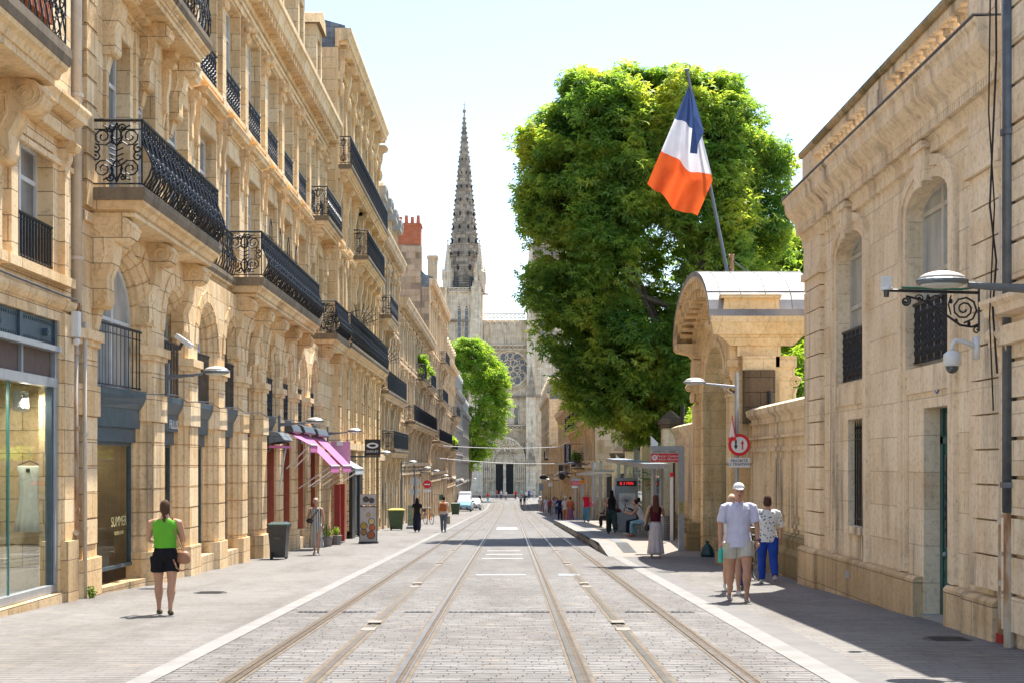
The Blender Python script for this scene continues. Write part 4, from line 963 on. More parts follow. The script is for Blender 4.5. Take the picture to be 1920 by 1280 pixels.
for (a, b) in ((16.4, 20.1), (21.1, 24.9)):
    n = int((b-a)/.27)
    for i in range(n):
        u = a+(i+.5)*(b-a)/n
        m = MB(fR); m.lathe([(.10, 6.78), (.10, 6.82), (.05, 6.85), (.085, 6.92), (.095, 6.97), (.05, 7.10), (.045, 7.14), (.08, 7.17), (.08, 7.24)], u, -.08, 8); m.build('baluster', 'rightA', R1, smooth=False)
def quoin(a, b, z0, z1, step=.405):
    z = z0
    while z < z1: 
        m.box(a+.0, b, 0, .085, z+.022, min(z+step, z1)); z += step
m = MB(fR); quoin(24.35, 25.62, g(25)+.55, 5.02); m.box(24.25, 25.7, 0, .14, 5.03, 5.16); m.box(24.35, 25.62, 0, .10, 5.162, 5.7); m.build('corner_pilaster', 'rightA', R1)
m = MB(fR); quoin(15.35, 16.4, g(16)+.55, 5.02); m.box(15.3, 16.5, 0, .14, 5.03, 5.16); m.box(15.35, 16.4, 0, .10, 5.162, 5.7); m.build('corner_pilaster', 'rightA', R1)
for (a, b), zl in ((W1, g(22)+.55), (W2, g(18)+.55)):
    m = MB(fR)
    for (p, q) in ((a-.3, a-.16), (a-.16, a-.002), (b+.002, b+.16), (b+.16, b+.3)):
        m.box(p, q, 0, .07 if (q < a-.1 or p > b+.1) else .045, zl, 5.10)
    N = 12; cx = (a+b)/2
    for r0, r1, w_ in ((.0, .15, .045), (.15, .30, .07)):
        for k in range(N):
            t0, t1 = PI*k/N, PI*(k+1)/N
            def pt(t, e): return (cx+((b-a)/2+e)*cos(t), 5.10+(.32+e)*sin(t))
            m.prism_w([pt(t0, r0+.002), pt(t0, r1), pt(t1, r1), pt(t1, r0+.002)], 0, w_)
    m.build('window_surround', 'rightA', R1)
    m = MB(fR); m.prism_w([(cx-.19, 5.38), (cx+.19, 5.38), (cx+.26, 5.72), (cx+.18, 5.84), (cx-.18, 5.84), (cx-.26, 5.72)], .0, .13); m.prism_w([(cx-.30, 5.80), (cx+.30, 5.80), (cx+.22, 5.90), (cx-.22, 5.90)], .0, .17); m.prism_w([(cx-.12, 5.30), (cx+.12, 5.30), (cx+.14, 5.5), (cx-.14, 5.5)], .13, .16); m.build('keystone', 'rightA', R1)
    window(R1, fR, a, b, 2.98, 5.42, -.25, .32, pane='panel', trans=.52, bars=(), fw=.06, mat=plain('beige window paint', (.52, .49, .42), .5))
    m = MB(fR); iron(m, (a+.02, -.07), (b-.02, -.07), 3.02, .82, 'juliet', .28, .015); 
    for k in range(4): u = a+.2+k*(b-a-.4)/3; m.box(u-.05, u+.05, -.075, -.065, 3.42, 3.55)
    m.build('window_railing', 'iron', R1)
    m = MB(fR); m.box(a-.02, b+.02, -.30, .03, 2.60, 2.94); m.build('window_apron', 'rightA', R1)
m = MB(fR); a, b = L1
m.box(a-.02, b+.02, -.0, .06, .50, .62); m.build('window_sill', 'rightA', R1)
m = MB(fR)
for k in range(9):
    u = a+.1+k*(b-a-.2)/8; m.tube([(u, -.1, .62), (u, -.1, 2.22)], .016, 5); m.tube([(u, -.1, 2.2), (u, -.1, 2.34)], .022, 4, r1=.003)
m.box(a+.08, b-.06, -.11, -.09, 2.02, 2.05); m.box(a+.08, b-.06, -.11, -.09, 2.13, 2.15); m.box(a+.08, b-.06, -.11, -.09, .72, .75); m.build('window_grille', 'iron', R1)
m = MB(fR); m.box(a+.0, b-.0, -.29, -.26, .62, 2.36); m.build('window_pane', 'paned', R1)
a, b = D2_
m = MB(fR); m.t = (lambda q: (lambda p: q((p[0], p[1]+.18, p[2]))))(fR); m.box(a, b, -.47, -.42, -.44, 1.9); m.box(a, b, -.47, -.40, 1.9, 2.0); m.box(a, b, -.46, -.43, 2.0, 2.38); m.box(a, a+.1, -.46, -.40, -.44, 2.38); m.box(b-.12, b, -.46, -.40, -.44, 2.38)
for (p, q) in ((a+.16, (a+b)/2-.06), ((a+b)/2+.06, b-.16)): m.box(p, q, -.42, -.405, -.3, .1); m.box(p, q, -.42, -.405, .18, .34)
fD = (lambda q: (lambda p: q((p[0], p[1]+.18, p[2]))))(fR)
dr = m.build('street_door', 'green', R1)
m = MB(fD); m.box(a+.18, (a+b)/2-.08, -.418, -.41, .5, 1.75); m.box((a+b)/2+.08, b-.18, -.418, -.41, .5, 1.75); m.box(a+.15, b-.15, -.43, -.42, 2.05, 2.3); m.build('door_glass', 'paned', dr)
m = MB(fD); iron(m, (a+.2, -.40), ((a+b)/2-.1, -.40), .52, 1.2, 'juliet', .4, .010, rail=False); iron(m, ((a+b)/2+.1, -.40), (b-.2, -.40), .52, 1.2, 'juliet', .4, .010, rail=False); m.build('door_grille', 'iron', dr)
m = MB(fD); m.ball((b-.25, -.39, .42), .035, .035, .035); m.build('door_handle', 'metal', dr)
m = MB(fR); m.box(a-.0, b, -.28, .05, g(18)-.1, -.40); m.build('door_step', 'stonewhite', R1)
m = MB(fR)
for (p, q) in ((16.38, 17.23), (18.52, 24.3)): 
    m.prism_u([(0, -1.2), (.14, -1.2), (.14, .06), (.10, .10), (0, .10)], p, q)
m.prism_u([(0, -1.2), (.20, -1.2), (.20, .06), (.14, .10), (0, .10)], 24.302, 25.7); m.prism_u([(0, -1.2), (.20, -1.2), (.20, .06), (.14, .10), (0, .10)], 15.3, 16.379); m.build('plinth', 'plinth', R1)
m = MB(fR); m.box(22.0, 22.25, .141, .146, -.22, -.10); 
for k in range(4): m.box(22.02, 22.23, .147, .15, -.21+k*.03, -.20+k*.03)
m.build('wall_vent', 'metal', R1)
b_ = MB(fR); b_.tube([(17.9, .002, 2.62), (17.9, .012, 2.62)], .075, 16); pl = b_.build('number_plaque', plain('blue enamel', (.06, .13, .42), .3), loc=fR((17.9, 0, 2.62)), label='small round blue and white enamel plaque above the green door', cat='plaque')
b_ = MB(fR); b_.tube([(17.9, .013, 2.62), (17.9, .015, 2.62)], .045, 14); b_.build('plaque_emblem', 'signw', pl)
# neighbour at the right edge and its pipes
R0 = thing('town_house', 'stone house at the extreme right edge seen as a thin strip of moulded blocks', 'building', (5.5, 14, g(14)))
m = MB(FR(5.46)); m.box(8, 15.0, -8, 0, -1.5, 14); 
z = -.2
while z < 12: m.box(14.0, 15.0, 0, .07, z+.02, z+.40); z += .42
m.build('facade_wall', 'right', R0)
m = MB(FR(5.46)); cornice(m, 8, 15.05, 3.1, .3, .3); m.box(8, 15.03, 0, .2, 2.9, 3.1); console(m, 14.7, 15.0, 3.098, .5, .25); m.build('string_course', 'rightA', R0)
t = pipe('drainpipe', 'cream drainpipe with rusty foot at the right end of the rosy wing', 5.50, 15.22, g(15)+.25, 4.75, .055, 'pvc', (.3, 1.0))
m = MB(); m.tube([(5.5, 15.22, g(15)), (5.5, 15.22, .95)], .062, 10); m.build('iron_foot', 'rustpipe', t); m = MB(); m.tube([(5.5, 15.22, g(15)+.0), (5.5, 15.22, g(15)+.1)], .085, 10); m.build('pipe_shoe', 'red', t)
m = MB(); m.lathe([(.05, 4.6), (.12, 4.9), (.14, 4.92), (.14, 4.97)], 5.5, 15.22, 10); m.build('pipe_head', 'rightA', t)
t = pipe('drainpipe', 'dark zinc drainpipe rising past the frame at the right edge', 5.385, 14.75, 1.1, 9.5, .07, 'pipeg', (1.4, 3.0, 5.2))
m = MB(); m.tube([(5.385, 14.75, g(15)), (5.385, 14.75, 1.1)], .055, 10); m.build('iron_foot', 'rustpipe', t)
m = MB(); m.tube([(5.22, 14.72, 9), (5.24, 14.72, 6), (5.17, 14.72, 4.4), (5.24, 14.72, 3.8), (5.2, 14.72, 3.3), (5.25, 14.72, 2.6)], .012, 5); m.tube([(5.2, 14.7, 9), (5.15, 14.7, 5.4), (5.22, 14.72, 4.4), (5.16, 14.7, 3.2), (5.2, 14.7, 2.2)], .009, 5)
m.build('hanging_cable', 'black', loc=(5.2, 14.7, 5), label='loose black cables hanging along the dark drainpipe', cat='cable')
# wrought-iron bracket with sensor
t = thing('wall_bracket', 'black wrought iron scroll bracket on the rosy stone wing', 'bracket', (5.5, 16.05, 3.6), )
m = MB(); Y = 16.05; X0 = 5.51
m.tube([(X0, Y, 3.63), (4.42, Y, 3.66)], .018, 6); m.tube([(X0, Y, 3.75), (X0, Y, 3.18)], .016, 6)
def br2(pl, r): m.tube([(X0-a, Y, 3.63-b) for a, b in pl], r, 5)
br2([(0, .37), (.08, .40), (.22, .38), (.36, .28), (.52, .17), (.68, .08), (.85, .045)], .015)
br2(spir(.18, .19, .165, PI/2, 2.2, 1), .012); br2(spir(.50, .12, .10, 0, 1.8, -1), .010); br2(spir(.70, .07, .055, 0, 1.5, -1), .009); br2(spir(.86, .10, .06, -PI/2, 1.8, -1), .013); br2(spir(.03, .44, .05, PI, 1.3, 1), .010)
br2([(.33, .03), (.36, .14), (.33, .26)], .01); br2([(.60, .02), (.62, .08), (.58, .13)], .009)
for (a, b) in ((.33, .1), (.12, .36), (.27, .33), (.42, .05), (.6, .05)): m.ball((X0-a, Y, 3.63-b), .022, .012, .03, 6, 4)
m.build('scrollwork', 'iron', t); m = MB(); m.tube([(X0, Y, 3.70), (5.3, Y, 3.672), (4.6, Y, 3.69)], .014, 6); m.build('green_conduit', plain('green conduit', (.02, .16, .09), .4), t)
t = thing('wall_sensor', 'white box sensor at the tip of the scroll bracket', 'sensor', (4.4, 16.05, 3.66))
m = MB(); m.box(4.36, 4.47, 16.0, 16.1, 3.70, 3.82); m.lathe([(.07, 3.66), (.075, 3.68), (.06, 3.71)], 4.42, 16.05, 12); m.build('sensor_housing', 'whitepl', t); m = MB(); m.lathe([(.03, 3.58), (.035, 3.66)], 4.42, 16.05, 8); m.build('sensor_mount', 'grill', t)
# dome camera
t = thing('dome_camera', 'white dome security camera on the rosy stone wing', 'security camera', (5.4, 16.1, 3.0))
m = MB(); Y = 16.1; m.box(5.47, 5.52, Y-.06, Y+.06, 2.86, 3.12); m.tube([(5.5, Y, 3.0), (5.36, Y, 3.06), (5.25, Y, 3.08), (5.21, Y, 3.03), (5.21, Y, 2.96)], .028, 8); m.build('camera_arm', 'whitepl', t, smooth=True)
m = MB(); m.lathe([(.02, 2.965), (.06, 2.95), (.098, 2.92), (.104, 2.88), (.104, 2.79), (.085, 2.775)], 5.21, Y, 18); m.build('camera_housing', 'whitepl', t, smooth=True)
m = MB(); m.lathe([(.075, 2.776), (.072, 2.74), (.05, 2.705), (.01, 2.69)], 5.21, Y, 16); m.build('dome_glass', 'carglass', t, smooth=True)

# street lamps: shallow dome head on an arm
def lamp(label, hx, y, z, wx, group, pole=False, arm_mat='lampm', up=.1, ar=.036):
    t = thing('street_lamp', label, 'street lamp', (wx, y, g(y) if pole else z), group); s = 1 if wx > hx else -1
    m = MB(); m.tube([(wx, y, z-up), (hx+s*.26, y, z-.02)], ar, 8, r1=ar*.66); m.box(min(wx, wx-s*.5), max(wx, wx-s*.5), y-.02, y+.02, z-up+.02, z-up+.07) if not pole else m.tube([(wx, y, z-up-.2), (wx-s*.4, y, z-up+.04)], .012, 6); m.build('lamp_arm', arm_mat, t)
    m = MB()
    if pole: m.tube([(wx, y, g(y)), (wx, y, g(y)+1.2), (wx, y, z+.25)], [.07, .055, .042], 10)
    else: m.box(wx-.03, wx+.03, y-.05, y+.05, z-up-.3, z-up+.28)
    m.build('lamp_pole' if pole else 'wall_plate', arm_mat, t)
    def el(prof, cx):
        m = MB(); n = 18
        m.loft([[(cx+r*1.0*cos(2*PI*k/n), y+r*.72*sin(2*PI*k/n), zz) for k in range(n)] for r, zz in prof]); return m
    el([(.245, z-.01), (.26, z+.01), (.26, z+.03), (.235, z+.042)], hx).build('lamp_rim', arm_mat, t, smooth=False)
    el([(.235, z+.042), (.215, z+.068), (.165, z+.095), (.09, z+.115), (.02, z+.12)], hx).build('lamp_dome', 'lamptop', t, smooth=True)
    el([(.22, z-.012), (.20, z-.03), (.12, z-.045), (.02, z-.05)], hx).build('lamp_lens', 'lampg', t, smooth=True)
    return t
lamp('large grey street lamp reaching in from the right edge', 4.30, 13.6, 3.42, 5.46, None, up=.08, ar=.05)
gl = 'street lamps on arms along the left buildings'
lamp('street lamp on the first wide arcade pier beside the FILLUS shop', -5.58, 25.9, 3.36, -6.50, gl)
lamp('street lamp above the folded pink awnings', -5.5, 38.4, g(38.4)+3.75, -6.5, gl); lamp('street lamp above the pale pink banner', -5.5, 48.2, g(48.2)+3.95, -6.45, gl)
lamp('street lamp just right of the OAKLEY sign', -5.45, 59.6, g(59.6)+3.55, -6.5, gl); lamp('pole lamp behind the green bin with yellow lid', -5.5, 77, g(77)+3.6, -6.15, gl, True)
lamp('pole lamp just past the no entry sign', -5.35, 88, g(88)+3.5, -6.2, gl, True); lamp('wall lamp beyond the first pole lamps on the left, before the vans', -5.3, 98, g(98)+3.5, -6.45, gl); lamp('wall lamp under the long balcony near the grey green shop sign', -5.3, 112, g(112)+3.4, -6.45, gl)
lamp('distant wall lamp on the left above the blue van', -5.3, 128, g(128)+3.4, -6.45, gl); lamp('tiny wall lamp at the last but one house on the left', -5.3, 150, g(150)+3.5, -6.5, gl); lamp('farthest pole lamp on the left before the cathedral square', -5.2, 200, g(200)+4.0, -6.3, gl, True)
gl = 'street lamps along the right buildings'
lamp('pole lamp in front of the stone gate above the priority sign', 4.25, 31.5, 3.50, 5.22, gl, True, 'metal')
for (y, l) in ((92, 'wall lamp under the first right balcony beyond the fence'), (108, 'wall lamp beside the dark round hanging sign'), (124, 'wall lamp behind the dark oval signs on the right'), (150, 'farthest wall lamp on the right row')):
    lamp(l, 4.1, y, g(y)+3.6+.3*(y == 92), 5.45, gl)
# projector above the first arcade pier
t = thing('floodlight', 'small white floodlight on a ledge of the first arcade pier', 'floodlight', (-6.3, 25.95, 3.85))
m = MB(); m.prism([(-6.38, 25.9, 4.02), (-6.1, 25.9, 3.84), (-6.1, 26.15, 3.84), (-6.38, 26.15, 4.02)], [(-6.34, 25.9, 4.10), (-6.05, 25.9, 3.90), (-6.05, 26.15, 3.90), (-6.34, 26.15, 4.10)]); m.build('lamp_housing', 'whitepl', t)
m = MB(); m.tube([(-6.42, 26, 3.82), (-6.3, 26, 3.82), (-6.25, 26, 3.93)], .035, 7); m.build('swivel_mount', 'grill', t)

# garden wall
def gwall(label, y0, y1, X, top, panels):
    t = thing('garden_wall', label, 'wall', (X, y0, g(y0))); f = FR(X)
    m = MB(f); m.box(y0, y1, -.4, 0, -3, top-.42)
    n = panels; w_ = (y1-y0)/n
    m.build('wall_face', 'wallR', t)
    m = MB(f)
    for i in range(n):
        a, b = y0+i*w_+.12, y0+(i+1)*w_-.12; zb, zt = g(y0)+.95, top-.95
        m.box(a, b, 0, .04, zb, zb+.09); m.box(a, b, 0, .04, zt-.09, zt); m.box(a, a+.09, 0, .04, zb+.09, zt-.09); m.box(b-.09, b, 0, .04, zb+.09, zt-.09)
        m.box(a+.25, b-.25, 0, .03, zb+.25, zt-.25)
    m.build('wall_panelling', 'wallR', t)
    m = MB(f); m.prism_u([(-.45, top-.42), (.05, top-.42), (.06, top-.3), (.16, top-.2), (.18, top-.08), (.0, top), (-.45, top)], y0, y1); m.box(y0, y1, 0, .07, top-.75, top-.70); m.build('wall_coping', 'wallR', t)
    m = MB(f); m.prism_u([(0, -3), (.16, -3), (.16, g(y0)+.45), (.10, g(y0)+.55), (.12, g(y0)+.72), (.04, g(y0)+.85), (0, g(y0)+.85)], y0, y1); m.build('mossy_base', 'moss', t)
gwall('panelled garden wall between the rosy wing and the stone gate', 25.72, 32.55, 5.75, 2.95, 3)
gwall('panelled garden wall beyond the stone gate behind the tram stop', 40.1, 47.5, 5.75, 2.95, 3)
# stone gate
G = thing('stone_gate', 'yellow stone arched gateway with curved lead roof and dentilled cornice', 'gate', (5.5, 36.2, g(36)))
fG = FR(5.45); gy = g(36)
GA, GB = 34.1, 38.3
m = MB(fG); wall(m, 32.7, 39.8, -2, 4.95, [(GA, GB, -2.5, 4.75, 1.75)], 1.0, N=14); 
N = 16; Yc, Z0, HW, RI = 36.25, 4.95, 3.55, 1.45
arc = [(Yc+HW*cos(PI*k/N), Z0+RI*sin(PI*k/N)) for k in range(N+1)]
m.prism_w(arc, -1.0, 0)
m.quad((32.7, 0, -2), (32.7, -1.0, -2), (32.7, -1.0, 4.95), (32.7, 0, 4.95)); m.quad((39.8, 0, -2), (39.8, -1.0, -2), (39.8, -1.0, 4.95), (39.8, 0, 4.95))
m.quad((32.7, -1.0, -2), (GA, -1.0, -2), (GA, -1.0, 4.95), (32.7, -1.0, 4.95)); m.quad((GB, -1.0, -2), (39.8, -1.0, -2), (39.8, -1.0, 4.95), (GB, -1.0, 4.95))
m.build('gate_wall', 'gate', G)
m = MB(fG)                                    # curved cornice, stepping outwards
def arcp(e, k, N=20): return (Yc+(HW+e)*cos(PI*k/N), Z0+(RI+e)*sin(PI*k/N)-.0)
for (e0, e1, w_) in ((-.62, -.45, .12), (-.45, -.22, .22), (-.20, .0, .62), (.0, .12, .70)):
    for k in range(20):
        m.prism_w([arcp(e0, k), arcp(e1, k), arcp(e1, k+1), arcp(e0, k+1)], .0, w_)
for yy, sg in ((Yc-HW-.12, 1), (Yc+HW+.12, -1)):
    a, b = sorted((yy, yy+sg*.8)); m.prism_u([(0, 4.62), (.15, 4.65), (.25, 4.78), (.62, 4.86), (.70, 4.95), (.70, 5.07), (0, 5.07)], a, b)
m.build('curved_cornice', 'gate', G)
for k in range(15):
    m = MB(fG); kk = 2+k*16/14; a = kk-.32; b = kk+.32
    m.prism_w([arcp(-.42, a), arcp(-.205, a), arcp(-.205, b), arcp(-.42, b)], .22, .55); m.build('modillion', 'gate', G)
m = MB(fG)                                    # arch mouldings with radiating joints
for (e0, e1, w_) in ((.0, .16, .06), (.16, .55, .03), (.55, .66, .08)):
    for k in range(14):
        t0, t1 = PI*k/14+(.012 if e0 == .16 else 0), PI*(k+1)/14-(.012 if e0 == .16 else 0)
        def q(t, e): return ((GA+GB)/2+((GB-GA)/2+e)*cos(t), 3.0+(1.75+e)*sin(t))
        m.prism_w([q(t0, e0+.002), q(t0, e1), q(t1, e1), q(t1, e0+.002)], 0, w_)
for s_, (a, b) in ((0, (GA-.55, GA-.002)), (1, (GB+.002, GB+.55))):
    z = gy
    while z < 2.95: m.box(a, b, 0, .04, z+.02, z+.42); z += .44
m.build('arch_moulding', 'gate', G)
for a, b in ((32.75, 33.45), (39.05, 39.75)):                       # pilasters with scrolled capitals
    m = MB(fG); m.box(a, b, 0, .16, gy-.5, 3.25); pf = m.build('pilaster', 'gate', G)
    m = MB(fG); m.box(a-.1, b+.1, 0, .26, 3.95, 4.12); m.box(a-.04, b+.04, 0, .2, 4.122, 4.6)
    m.box(a-.04, b+.04, 0, .20, 3.25, 3.32)
    for u in (a-.02, b-.16): console(m, u, u+.18, 3.95, .55, .36)
    for k in range(5): m.ball((a+.07+k*(b-a-.14)/4, .2, 3.55), .06, .05, .16, 6, 4)
    m.build('carved_capital', 'gate', pf)
    m = MB(fG); m.box(a-.12, b+.12, 0, .42, gy-1, gy+.55); m.box(a-.16, b+.16, 0, .47, gy+.55, gy+.68); m.box(a-.06, b+.06, 0, .3, gy+.68, gy+.85); m.build('pilaster_base', 'moss', pf)
m = MB(fG)                                    # lead roof, a barrel running back from the street
rf = [(Yc+(HW+.14)*cos(PI*k/20), Z0+.12+(RI+.12)*sin(PI*k/20)) for k in range(21)]; inn = [(Yc+(HW+.02)*cos(PI*k/20), Z0+.1+(RI+.02)*sin(PI*k/20)) for k in range(20, -1, -1)]
m.prism_w(rf+inn, -1.9, .705); rfo = m.build('lead_roof', 'lead', G)
for w_ in (-1.3, -.7, -.1, .4):
    m = MB(fG); m.tube([(a, w_, b+.0) for a, b in rf[1:-1]], .012, 4); m.build('roof_seam', 'lead', rfo)
for k in (4, 8, 13, 17): m = MB(fG); m.tube([(rf[k][0], .70, rf[k][1]+.01), (rf[k][0], -1.9, rf[k][1]+.01)], .012, 4); m.build('roof_seam', 'lead', rfo)
# side entablature facing the camera (normal -Y)
fS = FN(32.7)
m = MB(fS); m.prism_z([(4.75, 0), (4.75, .42), (7.15, .42), (7.15, 0)], 4.98, 5.12)
m.prism([(4.82, 0, 4.70), (4.82, .30, 4.70), (7.08, .30, 4.70), (7.08, 0, 4.70)], [(4.76, 0, 4.978), (4.76, .40, 4.978), (7.13, .40, 4.978), (7.13, 0, 4.978)])
m.prism([(5.25, 0, 4.45), (5.25, .16, 4.45), (6.75, .16, 4.45), (6.75, 0, 4.45)], [(4.95, 0, 4.698), (4.95, .24, 4.698), (7.0, .24, 4.698), (7.0, 0, 4.698)])
m.box(5.42, 6.45, 0, .12, 4.2, 4.448); m.build('side_entablature', 'gate', G)
m = MB(fS); m.box(5.52, 6.30, 0, .30, 3.86, 4.19); m.build('side_block', 'gate', G)
m = MB(fS); m.prism_z([(5.56, -.1), (5.56, .34), (5.68, .42), (6.15, .42), (6.28, .34), (6.28, -.1)], 2.6, 3.855); m.build('weathered_block', 'darkstone', G)
m = MB(fS); m.tube([(6.12, .47, 2.9), (6.12, .47, 3.35)], .05, 9); m.build('vent_pipe', 'black', G)
m = MB(fS); m.box(6.27, 6.78, -.5, -.05, 2.3, 3.7); m.box(6.27, 6.86, -.5, .0, 3.95, 4.22); console(m, 0, 0, 0, 1, 1) if False else m.box(6.27, 6.82, -.5, -.03, 3.7, 3.95)
pts = [(6.9, -.02, 3.62)]; m.tube([(6.84+.14*(1-.8*k/16)*cos(2*PI*1.8*k/16), -.05, 3.60+.14*(1-.8*k/16)*sin(2*PI*1.8*k/16)) for k in range(17)], .03, 5); m.tube([(6.84, -.05, 3.45), (6.8, -.06, 3.3), (6.82, -.05, 3.15), (6.78, -.05, 3.0)], .05, 5); m.build('rear_pilaster', 'gate', G)
m = MB(fS); m.prism([(5.05, -.5, 5.12), (5.05, .12, 5.12), (6.42, .12, 5.12), (6.42, -.5, 5.12)], [(5.12, -.5, 5.58), (5.12, .06, 5.58), (6.42, .06, 5.58), (6.42, -.5, 5.58)]); m.box(5.02, 6.46, -.5, .16, 5.58, 5.66); m.build('parapet_block', 'gate', G)
m = MB(fG); m.box(GA+.05, (GA+GB)/2-.02, -.9, -.82, gy, 4.0); m.box((GA+GB)/2+.02, GB-.05, -.9, -.82, gy, 4.0); m.build('gate_leaf', 'green', G)
m = MB(); m.prism([(5.0, 37.2, gy-.05), (5.35, 37.2, gy-.05), (5.35, 37.6, gy-.05), (5.0, 37.6, gy-.05)], [(5.12, 37.35, gy+.42), (5.22, 37.35, gy+.42), (5.22, 37.45, gy+.42), (5.12, 37.45, gy+.42)]) if False else m.lathe([(.17, g(37.4)), (.2, g(37.4)+.08), (.15, g(37.4)+.25), (.06, g(37.4)+.36), (.03, g(37.4)+.38), (.06, g(37.4)+.44)], 5.38, 37.3, 9)
m.build('rubbish_bag', plain('dark teal plastic bag', (.02, .06, .06), .35), loc=(5.4, 37.3, g(37)), label='dark rubbish bag standing at the foot of the stone gate', cat='bag')
t = thing('drainpipe', 'dark pipe stub on the corner of the far garden wall', 'drainpipe', (5.3, 40.3, 2.9)); m = MB(); m.tube([(5.42, 43, 2.9), (5.42, 43, 3.5)], .06, 8); m.build('pipe', 'black', t)

# flag on the gate
t = thing('flagpole', 'grey leaning flagpole standing on the lead roof of the gate', 'flagpole', (5.75, 36.2, 6.5))
P0 = Vector((5.75, 36.0, 6.5)); P1 = Vector((4.66, 36.0, 11.98))
m = MB(); m.tube([P0, P1], .05, 8, r1=.035); m.tube([P1, P1+Vector((-.06, 0, .02)), P1+Vector((.05, 0, .03))], .045, 6); m.build('pole', 'lampm', t)
m = MB(); m.tube([(5.84, 36.0, 6.45), (5.84, 36.0, 7.15)], .055, 7); m.tube([(5.76, 36, 7.1), (5.9, 36, 7.1)], .05, 6); m.tube([(5.78, 36, 6.8), (5.86, 36, 6.8)], .07, 6); m.build('pole_socket', 'rustpipe', t)
m = MB(); m.tube([(5.85, 36, 7.0), (6.4, 35.4, 6.35)], .010, 4); m.tube([(5.85, 36, 7.0), (6.65, 35.8, 6.35)], .010, 4); m.build('stay_wire', 'grill', t)
fl = thing('flag', 'blue white and orange red tricolour flag drooping from the leaning pole', 'flag', (4.9, 35.95, 9))
def fpx(x, y): return Vector(((x-957)/2560*35.95, 35.95, 1.62+(870-y)/2560*35.95))
T = fpx(1293, 158); Lb = fpx(1215, 342); Rb = fpx(1335, 340); Rl = fpx(1307, 406)
def fp(s, tt):
    L = T.lerp(Lb, tt); Rr = T.lerp(Rb, tt/.78) if tt < .78 else Rb.lerp(Rl, (tt-.78)/.22)
    p = L.lerp(Rr, s)
    p.z -= .16*tt*sin(PI*s)*(1 if tt > .5 else .3)
    fold = .24*sin(s*PI*3.3+.6+1.2*tt)*min(1, tt*1.6)+.05*sin(s*19+tt*5)*tt+.03*sin(s*31-tt*9)*tt
    p.y += fold+.05; return p
NS, NT = 44, 18
bnd = [lambda s_: 0.0, lambda s_: .335+.035*s_, lambda s_: .655+.085*s_, lambda s_: 1.0]
for q_, (k, nm) in enumerate((('b', 'blue_band'), ('w', 'white_band'), ('r', 'red_band'))):
    m = MB(); P = [[fp(i/NS, bnd[q_](i/NS)+(bnd[q_+1](i/NS)-bnd[q_](i/NS))*j/NT) for j in range(NT+1)] for i in range(NS+1)]
    m.add([p for r_ in P for p in r_], [(i*(NT+1)+j, (i+1)*(NT+1)+j, (i+1)*(NT+1)+j+1, i*(NT+1)+j+1) for i in range(NS) for j in range(NT)])
    m.build(nm, 'flag'+k, fl, fixn=False, smooth=True)
m = MB(); ps = [(1296, 172), (1318, 235), (1334, 288), (1318, 292), (1306, 300), (1293, 290), (1299, 230)]
P = [fpx(x, y) for x, y in ps]
for p in P: p.y -= .24
m.add(P, [(0, 1, 5, 6), (1, 2, 3, 4, 5)]) if False else m.add([fpx(1294, 165)-Vector((0, .20, 0)), fpx(1318, 252)-Vector((0, .20, 0)), fpx(1306, 276)-Vector((0, .28, 0)), fpx(1305, 293)-Vector((0, .25, 0)), fpx(1292, 290)-Vector((0, .16, 0)), fpx(1299, 220)-Vector((0, .14, 0))], [(0, 1, 5), (1, 2, 5), (2, 3, 4, 5)])
m.build('folded_corner', 'flagb', fl)

# railings with stone piers beyond the wall
fn = thing('iron_fence', 'dark railings behind the tram shelter between stone piers', 'fence', (5.9, 48, g(48)))
m = MB(); m.box(5.85, 6.1, 48, 85, -3.5, g(60)+.9); m.build('fence_wall', 'moss', fn)
m = MB(); y = 48.0
while y < 84.6: m.box(5.96, 5.99, y, y+.03, g(y)+.5, g(y)+2.9); y += .16
m.box(5.95, 6.0, 48, 85, g(55)+2.3, g(55)+2.36); m.build('fence_bars', 'iron', fn, kind='stuff')
for i, (y, w_, zt, l) in enumerate(((50.5, .62, 3.3, 'stone fence pier with pyramid cap nearest the far garden wall'), (58.5, .62, 2.9, 'stone fence pier with flat dark cap, second behind the shelter'), (66.5, .6, 2.6, 'stone fence pier third behind the shelter'), (75, .6, 2.3, 'dark capped stone fence pier farthest from the gate'))):
    t = thing('fence_pier', l, 'pier', (5.8, y, g(y)), 'stone piers of the fence')
    m = MB(); m.box(5.6, 6.25, y-w_/2, y+w_/2, g(y)-.3, zt-.35); m.build('pier_shaft', 'wallR', t)
    m = MB(); m.box(5.52, 6.33, y-w_/2-.08, y+w_/2+.08, zt-.35, zt-.2); m.box(5.47, 6.38, y-w_/2-.14, y+w_/2+.14, zt-.2, zt-.05); m.prism([(5.5, y-w_/2-.1, zt-.05), (6.35, y-w_/2-.1, zt-.05), (6.35, y+w_/2+.1, zt-.05), (5.5, y+w_/2+.1, zt-.05)], [(5.85, y-.08, zt+.3), (6.0, y-.08, zt+.3), (6.0, y+.08, zt+.3), (5.85, y+.08, zt+.3)]); m.build('pier_cap', 'darkstone', t)

